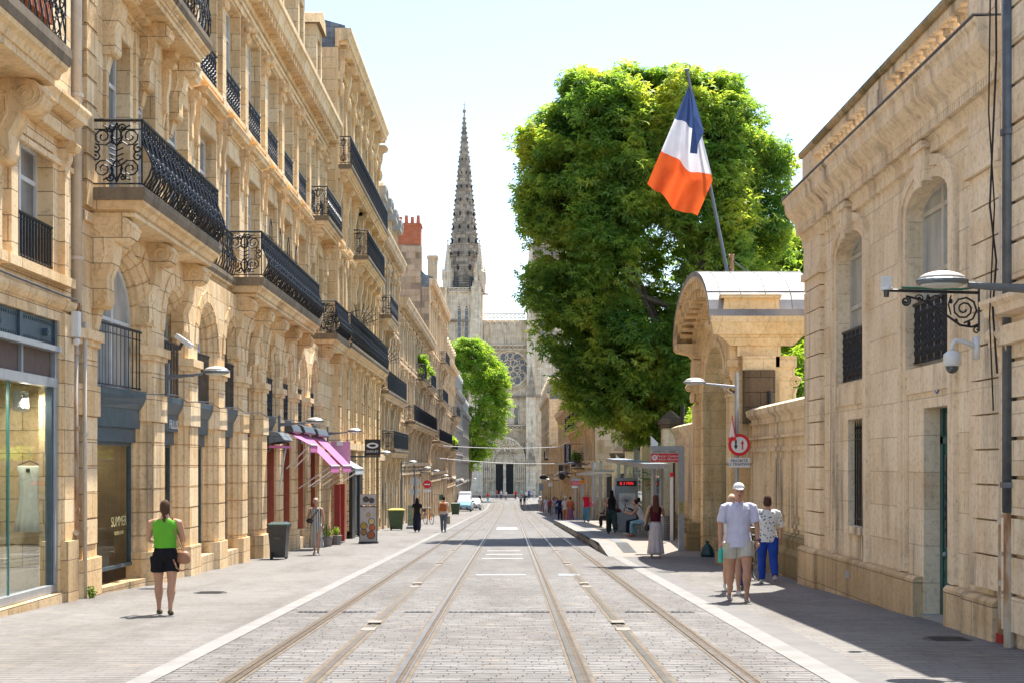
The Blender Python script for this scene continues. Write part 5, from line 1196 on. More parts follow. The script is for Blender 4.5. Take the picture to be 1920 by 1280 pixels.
# right row beyond the trees
f = FR(5.4)
R2, cs = generic('apartment_building', 'stone building with dark balconies behind the big tree on the right', f, 5.4, 85.2, 118, [(1.9, 4.0, 0), (4.9, 7.1, 0)], 'pale', 'palecarve', 8.2, None, depth=14, bay=2.9, pane='pane')
balcony(R2, f, 87.5, 97.5, 4.7, .85, 'dense', 0, 1.0, .3, 4, 1.3, .4, .6, 'goldcarve'); balcony(R2, f, 100, 117, 4.5, .8, 'dense', 0, .95, .3, 5, 1.2, .4, .7, 'goldcarve'); balcony(R2, f, 99.5, 106, 1.4, .75, 'dense', 0, 1.0, .25, 2, .9, .4, .6, 'goldcarve')
R3, cs = generic('apartment_building', 'plain stone building with shop fronts at the middle of the right row', f, 5.4, 118.2, 152, [(1.0, 3.0, 0), (4.0, 6.0, 0)], 'pale', 'palecarve', 6.4, None, depth=12, bay=3.2)
balcony(R3, f, 122, 132, .6, .8, 'dense', 0, .95, .25, 3, 1, .4, .7, 'goldcarve')
f5 = FR(4.95)
R4, cs = generic('apartment_building', 'tall narrow building with quoined corner next to the cathedral on the right', f5, 4.95, 172, 214, [(-.6, 1.6, 0), (2.8, 5.0, 1), (6.2, 8.2, 1)], 'pale', 'palecarve', 9.9, (12.4, 1.0), depth=10, bay=3.4, pane='paned', near_mat='goldA')
m = MB(FN(172)); z = -4
k = 0
while z < 9.6:
    m.box(6.05, 6.75+.25*(k % 2), 0, .14, z, z+.5); z += .62; k += 1
m.build('corner_quoin', 'palecarve', R4)
m = MB(f5); iron(m, (176, .5), (181, .5), 2.4, .95, 'dense', .8, .02, sides=3); m.box(176, 181, 0, .55, 2.2, 2.4); m.build('small_balcony', 'iron', R4)
R5, cs = generic('apartment_building', 'low shuttered building between the right row and the quoined one', FR(5.6), 5.6, 152.3, 171.8, [(.4, 2.2, 0)], 'pale', 'palecarve', 3.4, None, depth=10, bay=3.2)

# ============================================================= cathedral (north transept front), 280 m away
K = thing('cathedral', 'pale gothic cathedral with rose window, deep portal and two spires at the street end', 'cathedral', (0, 280, -4.4))
CY = 280.0
def cx(px): return (px-957)/2560*CY
def cz(py): return 1.62+(870-py)/2560*CY
fK = FN(CY)
m = MB(fK)
m.box(cx(905), cx(988), -12, 0, -6, cz(600))                 # main wall
m.box(cx(828), cx(905), -8.5, 1.2, -6, cz(548)); m.build('front_wall', 'cath', K)
m = MB(fK); m.box(cx(988), cx(1062), -8.5, 1.2, -6, cz(548)); m.box(cx(1062), cx(1300), -20, -6, -6, cz(640)); m.box(cx(760), cx(828), -20, -6, -6, cz(700)); m.build('tower_wall', 'cath', K)
# buttresses
for (a, b, w_, zt) in ((880, 906, 2.0, 488), (833, 842, 1.9, 560), (986, 1004, 2.0, 488), (1052, 1066, 1.9, 560)):
    m = MB(fK); m.box(cx(a), cx(b), 1.2, w_+1, -6, cz(740)); m.box(cx(a)+.15, cx(b)-.15, 1.2, w_+.5, cz(740), cz(600)); m.box(cx(a)+.35, cx(b)-.35, 1.2, w_, cz(600), cz(540))
    m.prism([(cx(a), 1.2, cz(740)), (cx(b), 1.2, cz(740)), (cx(b), w_+1.1, cz(740)), (cx(a), w_+1.1, cz(740))], [(cx(a), 1.2, cz(735)), (cx(b), 1.2, cz(735)), (cx(b), w_+.5, cz(733)), (cx(a), w_+.5, cz(733))])
    m.build('buttress', 'cath', K)
for (xa_, xb_, wa_, wb_, pys) in ((828, 906, 1.2, 1.5, (548, 605, 655, 745)), (986, 1064, 1.2, 1.5, (548, 605, 655, 745)), (906, 986, 0, .55, (650, 745, 799, 850))):
    for py in pys: m = MB(fK); m.box(cx(xa_)+.01, cx(xb_)-.01, wa_, wb_, cz(py), cz(py-4)); m.build('string_course', 'cathd', K)
def balus(x0, x1, py0, py1, w_):
    m = MB(fK); z0, z1 = cz(py1), cz(py0); m.box(x0, x1, w_-.25, w_, z0, z0+.18); m.box(x0, x1, w_-.25, w_, z1-.2, z1)
    n = int((x1-x0)/.85)
    for i in range(n):
        a = x0+i*(x1-x0)/n; b = x0+(i+1)*(x1-x0)/n; c = (a+b)/2; zz = (z0+z1)/2
        m.tube([(a, w_-.12, zz), (c, w_-.12, z1-.2), (b, w_-.12, zz), (c, w_-.12, z0+.15), (a, w_-.12, zz)], .09, 4)
    m.build('pierced_balustrade', 'cath', K)
balus(cx(841), cx(880), 541, 550, 1.6); balus(cx(1004), cx(1052), 541, 550, 1.6); balus(cx(906), cx(986), 588, 598, .3); balus(cx(906), cx(986), 646, 656, .7); balus(cx(906), cx(985), 796, 806, .9)
m = MB(fK)
for i in range(7): a = cx(908+i*11.2); m.box(a, a+.28, 0, .3, cz(645), cz(603)); 
for i in range(6):
    a, b = cx(911+i*11.2), cx(908+(i+1)*11.2); q = archpoly(a, b, cz(612), cz(603), .9, 8); m.tube([(x, .2, z) for x, z in q[2:]], .12, 4)
m.build('blind_arcade', 'cath', K)
def lancet(c, w_, y0, y1, wp, lab='lancet_window'):
    m = MB(fK); a, b = cx(c)-w_/2, cx(c)+w_/2; sp = cz(y0)-w_*.9
    P = [(a, cz(y1)), (b, cz(y1)), (b, sp), (cx(c)+w_*.36, sp+w_*.5), (cx(c), cz(y0)), (cx(c)-w_*.36, sp+w_*.5), (a, sp)]
    m.prism_w(P, wp+.01, wp+.05); o = m.build(lab, 'paned', K)
    m = MB(fK); m.tube([(x, wp+.1, z) for x, z in P[2:]+[P[0]]], .16, 5); m.tube([(x, wp+.1, z) for x, z in (P[1], P[2])], .16, 5); m.tube([(x, wp+.12, z) for x, z in (P[0], P[1])], .1, 4)
    z = cz(y1)+.8
    while z < sp and lab == 'lancet_window': m.box(a+.05, b-.05, wp+.04, wp+.12, z, z+.07); z += 1.1
    if lab == 'lancet_window': m.tube([(cx(c)+.3*w_*cos(2*PI*k/10), wp+.15, sp+.25*w_+.3*w_*sin(2*PI*k/10)) for k in range(11)], .08, 4)
    m.build('window_tracery', 'cath', o)
for c in (861.5, 875.5, 1018, 1032): lancet(c, .95, 572, 642, 1.2)
lancet(968, 1.1, 758, 796, 0, 'pointed_window'); lancet(922, 1.1, 758, 796, 0, 'pointed_window')
# rose window
rcx, rcz, rr = cx(957), cz(691), 3.75
m = MB(fK); m.prism_w([(rcx+rr*cos(2*PI*k/32), rcz+rr*sin(2*PI*k/32)) for k in range(32)], .01, .04); ro = m.build('rose_window', plain('rose glass', (.16, .16, .17), .4, 0, .3), K)
m = MB(fK)
def circ(x, z, r, t_=.09, n=20, w_=.18): m.tube([(x+r*cos(2*PI*k/n), w_, z+r*sin(2*PI*k/n)) for k in range(n+1)], t_, 4)
circ(rcx, rcz, rr, .28, 36); circ(rcx, rcz, rr+.5, .16, 36); circ(rcx, rcz, .55, .1)
for k in range(6):
    a = 2*PI*k/6; circ(rcx+1.35*cos(a), rcz+1.35*sin(a), .72, .085, 14); circ(rcx+2.75*cos(a), rcz+2.75*sin(a), .85, .085, 14); circ(rcx+2.75*cos(a+PI/6), rcz+2.75*sin(a+PI/6), .6, .08, 12)
for k in range(12):
    a = 2*PI*k/12; m.tube([(rcx+rr*s_*cos(a+.5*sin(s_*PI)), .18, rcz+rr*s_*sin(a+.5*sin(s_*PI))) for s_ in (.15, .3, .5, .7, .85, 1)], .075, 4)
m.build('rose_tracery', 'cath', ro)
# tracery gallery and portal
m = MB(fK)
for i in range(7):
    a, b = cx(908+i*11), cx(908+(i+1)*11); q = archpoly(a, b, cz(848), cz(826), .7, 8); m.tube([(x, .5, z) for x, z in q], .1, 4); circ((a+b)/2, cz(817), .42, .09, 10, .5); m.ball(((a+b)/2, .35, cz(841)), .3, .3, 1.0, 6, 5)
m.build('statue_gallery', 'cath', K)
pcx, psp, pr = cx(946), cz(862), 4.3
for i in range(6):
    r0 = pr-i*.42; w_ = 1.9-i*.34; m = MB(fK); N = 16
    for k in range(N):
        t0, t1 = PI*k/N, PI*(k+1)/N
        def q(t, r): return (pcx+r*cos(t)*(1.0), psp+r*sin(t)*1.12)
        m.prism_w([q(t0, r0), q(t0, r0-.38), q(t1, r0-.38), q(t1, r0)], 0, w_)
    if i < 5:
        for k in range(12+2*i): t0 = PI*(k+.5)/(12+2*i); x, z = q(t0, r0-.4); m.ball((x, w_-.15, z), .18, .2, .28, 5, 4)
    m.box(pcx-r0, pcx-r0+.38, 0, w_, -5, psp); m.box(pcx+r0-.38, pcx+r0, 0, w_, -5, psp); m.build('archivolt', 'cath', K)
for i in range(5):
    for sg in (-1, 1):
        m = MB(fK); x = pcx+sg*(pr-.2-i*.42); w_ = 1.9-i*.34+.15; m.ball((x, w_, cz(888)), .22, .22, 1.1, 7, 6); m.ball((x, w_, cz(888)+1.2), .15, .15, .2, 6, 5); m.box(x-.2, x+.2, w_-.2, w_+.2, cz(902), cz(900)); m.build('portal_statue', 'cath', K)
m = MB(fK); P = [(pcx+1.9*cos(PI*k/14), psp+1.9*1.12*sin(PI*k/14)) for k in range(15)]; m.prism_w(P, .0, .2); 
for r_ in (0.2, .75, 1.25):
    for k in range(5+int(r_*3)): m.ball((pcx-1.4+r_*.3+k*(2.8-.6*r_)/(4+int(r_*3)), .25, psp+.2+r_), .14, .12, .22, 5, 4)
m.build('tympanum', 'cath', K)
m = MB(fK); m.box(pcx-1.95, pcx+1.95, 0, .3, cz(868.5), psp); m.box(pcx-.3, pcx+.3, 0, .55, -4.5, cz(869)); m.ball((pcx, .6, cz(888)), .25, .2, .9, 6, 5); m.build('trumeau', 'cath', K)
for sg in (-1, 1):
    m = MB(fK); a, b = sorted((pcx+sg*.3, pcx+sg*1.9)); m.box(a, b, .01, .1, -4.4, cz(869)); m.build('portal_door', 'void', K)
m = MB(fK)
for (x, zt, zb, w_) in ((cx(996), 690, 745, 2.9), (cx(996), 828, 872, 3.2), (cx(892), 690, 745, 2.9)):
    m = MB(fK); m.prism([(x-1.0, w_-.3, cz(zb)), (x+1.0, w_-.3, cz(zb)), (x+1.0, w_+.3, cz(zb)), (x-1.0, w_+.3, cz(zb))], [(x-.06, w_-.05, cz(zt)), (x+.06, w_-.05, cz(zt)), (x+.06, w_+.05, cz(zt)), (x-.06, w_+.05, cz(zt))]); m.build('buttress_gablet', 'cathd', K)
# spires
def pinn(parent, x, w_, z0, z1, r, mat='cath'):
    m = MB(fK); m.lathe([(r*1.25, z0), (r*1.25, z0+(z1-z0)*.35), (r*1.5, z0+(z1-z0)*.37), (r*.9, z0+(z1-z0)*.42), (.06, z1)], x, w_, 6)
    n = 8
    for j in range(n):
        t_ = .44+.52*j/n; rr_ = r*.95*(1-t_)/.56+.03
        for k in range(4): a = PI/4+PI*k/2; m.ball((x+rr_*cos(a), w_+rr_*sin(a), z0+(z1-z0)*t_), .16, .16, .12, 4, 3)
    m.ball((x, w_, z1), .22, .22, .3, 6, 4)
    for k in range(4): a = PI/2*k; xx, ww = x+r*1.2*cos(a), w_+r*1.2*sin(a); m.lathe([(.22, z0+(z1-z0)*.2), (.2, z0+(z1-z0)*.36), (.02, z0+(z1-z0)*.52)], xx, ww, 4)
    m.build('pinnacle', mat, parent)
def spire(xc, label_):
    wc = -3.2; zb = cz(548)
    m = MB(fK); m.lathe([(4.0, zb), (4.0, cz(522))], xc, wc, 8); o = m.build('spire', 'cathd', K)
    m = MB(fK)
    for k in range(8):
        a = PI/8+PI*k/4; m.tube([(xc+4.02*cos(a), wc+4.02*sin(a), zb), (xc+4.02*cos(a), wc+4.02*sin(a), cz(520))], .35, 6)
    for q in range(5): z = zb+.5+q*.5; m.lathe([(4.06, z), (4.06, z+.14)], xc, wc, 8)
    m.build('louvre_drum', 'grill', o)
    z0, z1 = cz(522), cz(206); rb = 3.35; L = 15
    m = MB(fK); prof = [(rb+.2, z0), (rb+.2, z0+.6)]
    for j in range(L):
        t0 = j/L; t1 = (j+1)/L; ra = rb*(1-t0)**1.02+.1; rb_ = rb*(1-t1)**1.02+.1
        za, zc_ = z0+.6+(z1-z0-.6)*t0, z0+.6+(z1-z0-.6)*t1
        prof += [(ra, za), (ra*.25+rb_*.75, zc_-.5), (rb_*1.08+.06, zc_-.4), (rb_*1.08+.06, zc_-.1)]
    m.lathe(prof+[(.05, z1)], xc, wc, 8)
    m.build('spire_body', 'cathd', o)
    m = MB(fK)
    for k in range(8):                          # crockets along the eight ribs
        a = PI*k/4
        for j in range(34):
            t_ = j/34; r_ = rb*(1-t_)**1.02+.16; z = z0+.6+(z1-z0-.6)*t_
            m.ball((xc+r_*cos(a), wc+r_*sin(a), z), .30*(1-.45*t_), .30*(1-.45*t_), .26, 4, 3)
    m.build('crocket', 'cathd', o, kind='stuff')
    m = MB(fK)
    for j in range(9):
        t_ = (j+.45)/12; r_ = (rb*(1-t_)+.1)*cos(PI/8); z = z0+1+(z1-z0-.6)*t_; s_ = (1-t_)
        for k in range(8):
            a = PI/8+PI*k/4; d = Vector((cos(a), sin(a), 0)); e = Vector((-sin(a), cos(a), 0)); c_ = Vector((xc, wc, z))+d*(r_+.12)
            m.ball(tuple(c_), .26*s_+.05, .26*s_+.05, .55*s_+.1, 5, 4)
    m.build('spire_opening', 'black', o, kind='stuff')
    m = MB(fK); m.lathe([(.1, z1), (.35, z1+.3), (.35, z1+.7), (.1, z1+.9), (.04, z1+2.6)], xc, wc, 8); m.tube([(xc-.4, wc, z1+1.9), (xc+.4, wc, z1+1.9)], .05, 4); m.build('finial', 'cathd', o)
    for sx in (-1, 1):
        for sw in (-1, 1): pinn(o, xc+sx*3.25, wc+sw*3.3, cz(545), cz(452), .85)
spire(cx(869.5), ''); spire(cx(1025), '')
for x in (cx(893), cx(995)): pinn(K, x, 1.6, cz(560), cz(498), .5)
m = MB(fK)
for (x, s_, z) in ((cx(905), 1, cz(553)), (cx(987), -1, cz(560))): m.tube([(x, 1, z), (x+s_*.6, 1.1, z+.05), (x+s_*1.2, 1.1, z-.05)], [.2, .22, .15], 6)
m.build('gargoyle', 'cathd', K)
# low terrace walls on the square
for (a, b, y, l) in ((-4.2, 2.0, 250, 'low stone seat wall in front of the cathedral portal'), (2.4, 6.2, 252, 'low stone seat wall right of the tracks on the square'), (-7.6, -4.8, 250, 'low stone seat wall at the left of the square')):
    b_ = MB(); b_.box(a-1, b-1, y, y+1, g(y)-.1, g(y)+.55); o = b_.build('seat_wall', plain('grey seat wall', (.2, .19, .17), .9), loc=(a, y, g(y)), label=l, cat='low wall')
# wires over the street
for (y, za, zb_, l) in ((120, 3.3, 3.3, 'upper pale cable spanning the street before the far green tree'), (118, 2.2, 1.75, 'lower sagging pale cable spanning the street before the far green tree')):
    m = MB(); m.tube([(-6.5+13*k/12, y, za+(zb_-za)*k/12-.25*sin(PI*k/12)) for k in range(13)], .03, 4); m.build('overhead_cable', 'signg', loc=(0, y, za), label=l, cat='cable')

# ============================================================= trees
def leaf_mesh(name, P, size, mat, parent, nl=5, flat=.45, droop=.35, wid=.36, loc=None, **kw):
    n = len(P); S = size*rng.uniform(.7, 1.25, n)
    up = np.stack([rng.normal(0, flat, n), rng.normal(0, flat, n), np.ones(n)], 1); up /= np.linalg.norm(up, axis=1)[:, None]
    a0 = rng.uniform(0, 2*PI, n); t = np.stack([np.cos(a0), np.sin(a0), np.zeros(n)], 1)
    e1 = t-up*(t*up).sum(1)[:, None]; e1 /= np.linalg.norm(e1, axis=1)[:, None]; e2 = np.cross(up, e1)
    V = []
    for k in range(nl):
        a = (k-(nl-1)/2)*(2*PI/(nl+1.2)) if nl > 1 else 0
        d = e1*math.cos(a)+e2*math.sin(a); s = np.cross(up, d); L = (S*(1-.12*abs(k-(nl-1)/2)))[:, None]
        mid = P+d*L*.55-up*L*droop*.12
        V += [P, mid+s*L*wid*.5, P+d*L-up*L*droop, mid-s*L*wid*.5]
    V = np.stack(V, 1).reshape(-1, 3)
    base = np.array(BASE[parent.name]) if parent is not None else np.array(loc)
    V = V-base; nf = n*nl; me = bpy.data.meshes.new(name)
    me.vertices.add(nf*4); me.vertices.foreach_set('co', V.astype(np.float32).ravel()); me.loops.add(nf*4); me.loops.foreach_set('vertex_index', np.arange(nf*4, dtype=np.int32))
    me.polygons.add(nf); me.polygons.foreach_set('loop_start', np.arange(0, nf*4, 4, dtype=np.int32)); me.polygons.foreach_set('loop_total', np.full(nf, 4, dtype=np.int32))
    me.update(calc_edges=True); me.materials.append(M[mat]); o = bpy.data.objects.new(name, me); COL.objects.link(o)
    if parent is not None: o.parent = parent
    else: o.location = base
    for k_, v_ in kw.items(): o[k_] = v_
    return o
def lobe_pts(c, r, n):
    d = rng.normal(0, 1, (n, 3)); d[:, 2] = d[:, 2]*.9+.25; d /= np.linalg.norm(d, axis=1)[:, None]
    rad = rng.uniform(.55, 1.08, n)**.6
    # ragged edge: the lobe swells and shrinks with direction
    w = 1+.22*np.sin(d[:, 0]*5+c[0]*3)+.18*np.sin(d[:, 1]*6+c[2]*2)+.15*np.sin(d[:, 2]*7+c[1])
    q = np.array(c)+d*np.array(r)*(rad*w)[:, None]; k3 = q*2.3; keep = (np.sin(k3[:, 0]+1.3*np.sin(k3[:, 1]))+np.sin(k3[:, 1]*1.1+1.1*np.sin(k3[:, 2]))+np.sin(k3[:, 2]*1.7+k3[:, 0]*.6)) > -.8; return q[keep]
def tree(label, base, prof, depthk, nlobes, per, leaf, mat, lr=(1.1, 1.9), trunk=.45, nl=5, branches=14, yoff=0, cy=None, cat='tree', lean=None, flat=.45):
    """prof: list of (z, x0, x1) crown edges from bottom to top"""
    t = thing('chestnut_tree' if nl == 5 else 'broadleaf_tree', label, cat, base)
    zs = [p[0] for p in prof]; PT = []; cen = []
    for i in range(nlobes):
        z = rng.uniform(zs[0], zs[-1]) if i % 5 else rng.uniform(zs[0]+(zs[-1]-zs[0])*.6, zs[-1])
        x0 = np.interp(z, zs, [p[1] for p in prof]); x1 = np.interp(z, zs, [p[2] for p in prof]); hx = (x1-x0)/2; cxx = (x0+x1)/2
        r = rng.uniform(*lr)*min(1, .35+hx/4); a = rng.uniform(0, 2*PI); k = rng.uniform(.45, 1.0)**.4
        px = cxx+(hx-r*.45)*k*cos(a) if hx > r*.6 else cxx
        py = base[1]+yoff+(hx*depthk-r*.6)*k*sin(a) if hx > r else base[1]+yoff
        zc = min(max(z, zs[0]+r*.4), zs[-1]-r*.55); cen.append((px, py, zc)); PT.append(lobe_pts((px, py, zc), (r, r, r*.75), int(per*r*r)))
        m_ = int(per*.06*r*r)
    P = np.concatenate(PT)
    leaf_mesh('crown', P, leaf, mat, t, nl, flat+.2)
    m = MB(); b = Vector(base); top = Vector(((prof[len(prof)//2][1]+prof[len(prof)//2][2])/2, base[1]+yoff, zs[0]+(zs[-1]-zs[0])*.55))
    if lean: top = Vector(lean)
    path = [b.lerp(top, k/6)+Vector((.15*sin(k*1.7), .1*cos(k*2.1), 0)) for k in range(7)]
    m.tube(path, [trunk*(1.25-.11*k) for k in range(7)], 10); m.build('trunk', 'bark', t, smooth=True)
    for i in range(branches):
        s0 = path[2+i % 4]; c_ = Vector(cen[(i*7) % len(cen)]); mid = s0.lerp(c_, .5)+Vector((0, 0, .4)); m = MB()
        m.tube([s0, s0.lerp(mid, .5)+Vector((0, 0, .15)), mid, c_], [trunk*.38, trunk*.3, trunk*.2, .03], 6); m.build('limb', 'bark', t)
    return t
tree('huge dark green horse chestnut rising behind the tram stop and the stone gate', (8.2, 55.5, g(55)), [(2.6, 4.9, 6.6), (3.8, 2.8, 8), (5.5, 1.8, 9.5), (7.5, 1.3, 11.0), (9.7, 1.05, 11.8), (10.8, .95, 11.8), (11.7, .6, 11.6), (13.4, .5, 11.0), (15, 1.0, 10.3), (16.4, 2.3, 9.2), (17.3, 3.6, 7.8)], .62, 330, 300, .26, 'leaf', (.75, 1.6), .5, lean=(7.2, 54.6, 11.5), branches=16)
tree('lime green tree showing at the right behind the gate roof', (14.2, 68, g(60)), [(2, 12, 16), (4.5, 11, 17.5), (8, 10.6, 17.8), (11, 11, 16.5), (13.2, 12, 14.6)], .7, 60, 210, .34, 'leafy', (1.2, 1.9), .3, branches=6)
tree('bright green plane tree in front of the cathedral at the end of the street', (-7.6, 228, g(228)), [(.8, -9.0, -6.8), (3.2, -9.6, -4.2), (6, -9.8, -1.8), (9, -9.8, -.6), (13, -9.8, -.2), (16.4, -9.6, -.9), (18.6, -9.8, -1.8), (20.8, -9.8, -3.6), (22.2, -9.0, -5.2)], .9, 125, 60, .55, 'leafy', (1.1, 2.2), .45, nl=3, branches=8)
def shrub(label, c, r, n, leaf=.16, mat='leafy', name='shrub', nl=3):
    t = thing(name, label, 'shrub', (c[0], c[1], g(c[1]))); P = []
    for i in range(7): P.append(lobe_pts((c[0]+rng.normal(0, r[0]*.35), c[1]+rng.normal(0, r[1]*.35), c[2]+rng.normal(0, r[2]*.35)), (r[0]*.6, r[1]*.6, r[2]*.6), n//7))
    leaf_mesh('foliage', np.concatenate(P), leaf, mat, t, nl, .6)
    m = MB(); m.tube([(c[0], c[1], g(c[1])), (c[0]+.1, c[1], c[2])], .07, 6); m.build('stem', 'bark', t)
shrub('pale green shrub overtopping the wall between gate and rosy wing', (8.3, 38.5, 3.6), (1.8, 1.6, 1.6), 5200)
shrub('yellow green shrub peeping over the far garden wall left of the gate', (6.7, 45.5, 3.0), (.8, 1.0, 1.0), 2600)
shrub('tall light green tree top framed between the gate and the rosy wing', (9.6, 42, 5.4), (2.2, 2, 2.6), 7000, .2)
shrub('dark bush behind the fence piers of the tram shelter', (8.6, 62, 1.4), (2.0, 10, 2.2), 9000, .22, 'leaf')
shrub('dark understorey bush below the great chestnut', (8.2, 52, 1.2), (1.8, 4, 2.2), 7000, .22, 'leaf')
# balcony plants
def pot_plant(label, x, y, z, r=.35, n=500, pot=True, name='potted_plant', lf=.12):
    t = thing(name, label, 'plant', (x, y, z)); m = MB(); m.lathe([(.16, z), (.2, z+.3), (.22, z+.32), (.18, z+.32)], x, y, 10); m.build('pot', 'pot', t)
    leaf_mesh('foliage', np.concatenate([lobe_pts((x+rng.normal(0, r*.4), y+rng.normal(0, r*.4), z+.35+r*.8+rng.normal(0, r*.4)), (r*.7, r*.7, r*.7), n//4) for _ in range(4)]), lf, 'leafy', t, 3, .7)
    m = MB(); m.tube([(x, y, z+.2), (x, y, z+.5+r)], .02, 5); m.build('stem', 'bark', t)
pot_plant('bushy bright green plant on the upper flower balcony of the pale building', -6.15, 96.5, 7.66, .7, 1200, lf=.22)
pot_plant('second trailing green plant on the upper flower balcony of the pale building', -6.1, 98.6, 7.66, .5, 800, lf=.22)
pot_plant('green plant in a black pot on the small balcony above the vans', -6.1, 144.5, 3.25, .6, 700, lf=.25)
pot_plant('small green plant on the dark balcony above the blue banner', 4.9, 101, 1.6, .45, 400, lf=.2)
pot_plant('spindly olive green plant in a grey planter beside the steps', -6.1, 45.3, g(45.3), .2, 200, lf=.07)
pot_plant('smaller leafy plant beside the tall menu board', -6.0, 47.0, g(47), .14, 120, lf=.06)

# ============================================================= things on the left pavement
def awning(label, u0, u1, ztop, out, drop, mat, closed=False):
    t = thing('awning', label, 'awning', (-6.6, u0, ztop), 'shop awnings over the arcade'); f = FL(-6.6); m = MB(f)
    w1 = out; zb = ztop-drop
    m.prism([(u0, .05, ztop), (u0, w1, zb), (u0, w1, zb-.02), (u0, .05, ztop-.02)], [(u1, .05, ztop), (u1, w1, zb), (u1, w1, zb-.02), (u1, .05, ztop-.02)]); m.build('canvas', mat, t)
    m = MB(f); n = 12
    for i in range(n):
        a, b = u0+(u1-u0)*i/n, u0+(u1-u0)*(i+1)/n-.01; m.box(a, b, w1-.012, w1+.004, zb-.2-.03*(i % 2), zb-.001)
    m.build('valance', mat if mat != 'awnw' else 'awnw', t)
    m = MB(f)
    for u in (u0+.05, u1-.05): m.tube([(u, .05, zb-.7), (u, w1-.04, zb-.03)], .02, 5)
    m.tube([(u0, w1, zb), (u1, w1, zb)], .025, 6); m.build('awning_arm', 'white', t)
    m = MB(f); m.prism_u([(.03, ztop), (.22, ztop-.03), (.28, ztop+.02), (.2, ztop+.2), (.03, ztop+.27)], u0-.05, u1+.05); m.build('awning_hood', 'grill', t)
    return t
awning('short folded pink awning, the nearest of the pink ones, close to the grey wheelie bin', 39.9, 41.4, 2.58, .75, .38, 'pink')
awning('long magenta awning in the middle of the pink trio', 42.2, 44.3, 2.60, 1.05, 1.02, 'pink')
awning('long magenta awning farthest along, next to the pale pink banner', 45.2, 47.6, 2.58, 1.05, 1.0, 'pink')
awning('grey white awning beyond the magenta ones', 48.4, 51.0, 2.1, 1.1, .62, 'awnw')
t = thing('awning', 'rolled awning frame with pink edge above the dark wheelie bin', 'awning', (-6.6, 37, 2.2)); m = MB(fB)
m.prism_u([(.03, 2.2), (.3, 2.25), (.45, 2.3), (.3, 2.5), (.03, 2.55)], 37.4, 39.0); m.build('awning_hood', 'slate', t); m = MB(fB); m.box(37.4, 38.95, .03, .4, 2.08, 2.14); m.build('canvas', 'pink', t); m = MB(fB); m.tube([(38.3, .35, 2.1), (38.1, .2, .9)], .02, 5); m.build('awning_arm', 'white', t)
b_ = MB(); b_.box(-6.45, -5.75, 49.0, 49.03, 1.55, 2.45); t = b_.build('hanging_banner', 'pink2', loc=(-6.1, 49, 2), label='square pale pink banner hanging beyond the magenta awnings', cat='banner')
m = MB(); m.box(-6.22, -6.02, 48.9, 48.99, 2.30, 2.45); m.build('banner_lamp', 'whitepl', t); m = MB(); m.tube([(-6.55, 49.02, 2.5), (-5.7, 49.02, 2.5)], .015, 5); m.build('banner_rod', 'iron', t)
t = thing('shop_sign', 'black square OAKLEY sign with white oval ring hanging on the left', 'sign', (-5.9, 55, 2.3))
X0, X1 = -(957-684)/2560*55, -(957-713)/2560*55; zc = 1.62+(870-838)/2560*55
m = MB(); m.box(X0, X1, 55, 55.12, zc-.33, zc+.33); m.build('sign_board', 'black', t)
m = MB(); xc = (X0+X1)/2; n = 24
for k in range(n):
    a0, a1 = 2*PI*k/n, 2*PI*(k+1)/n
    m.prism([(xc+.24*cos(a0), 54.99, zc+.08+.115*sin(a0)), (xc+.14*cos(a0), 54.99, zc+.08+.055*sin(a0)), (xc+.14*cos(a1), 54.99, zc+.08+.055*sin(a1)), (xc+.24*cos(a1), 54.99, zc+.08+.115*sin(a1))], [(xc+.24*cos(a0), 54.998, zc+.08+.115*sin(a0)), (xc+.14*cos(a0), 54.998, zc+.08+.055*sin(a0)), (xc+.14*cos(a1), 54.998, zc+.08+.055*sin(a1)), (xc+.24*cos(a1), 54.998, zc+.08+.115*sin(a1))])
m.build('oval_logo', 'signw', t); text('OAKLEY', 'lettering', 'signw', t, (xc, 54.99, zc-.16), .13, 0)
m = MB(); m.box(-6.55, X1, 55.02, 55.08, zc-.40, zc-.34); m.build('sign_bracket', 'grill', t)
t = C; m = MB(FL(-6.35)); m.box(54.0, 55.0, 0, .1, g(54)-.1, 1.35); m.box(56.6, 57.6, 0, .1, g(54)-.1, 1.35); m.box(54.0, 57.6, -.1, .05, 1.35, 1.6); m.build('front_frame', 'black', t); m = MB(FL(-6.35)); m.box(55, 56.6, -.06, 0, g(54), 1.35); m.build('front_glass', 'pane', t)
m = MB(FL(-6.35)); m.box(49.2, 49.5, 0, .2, g(50), .9); m.build('red_post', 'red', B); m = MB(FL(-6.35)); m.box(50.6, 50.9, 0, .2, g(50), .9); m.build('red_post', 'red', B)
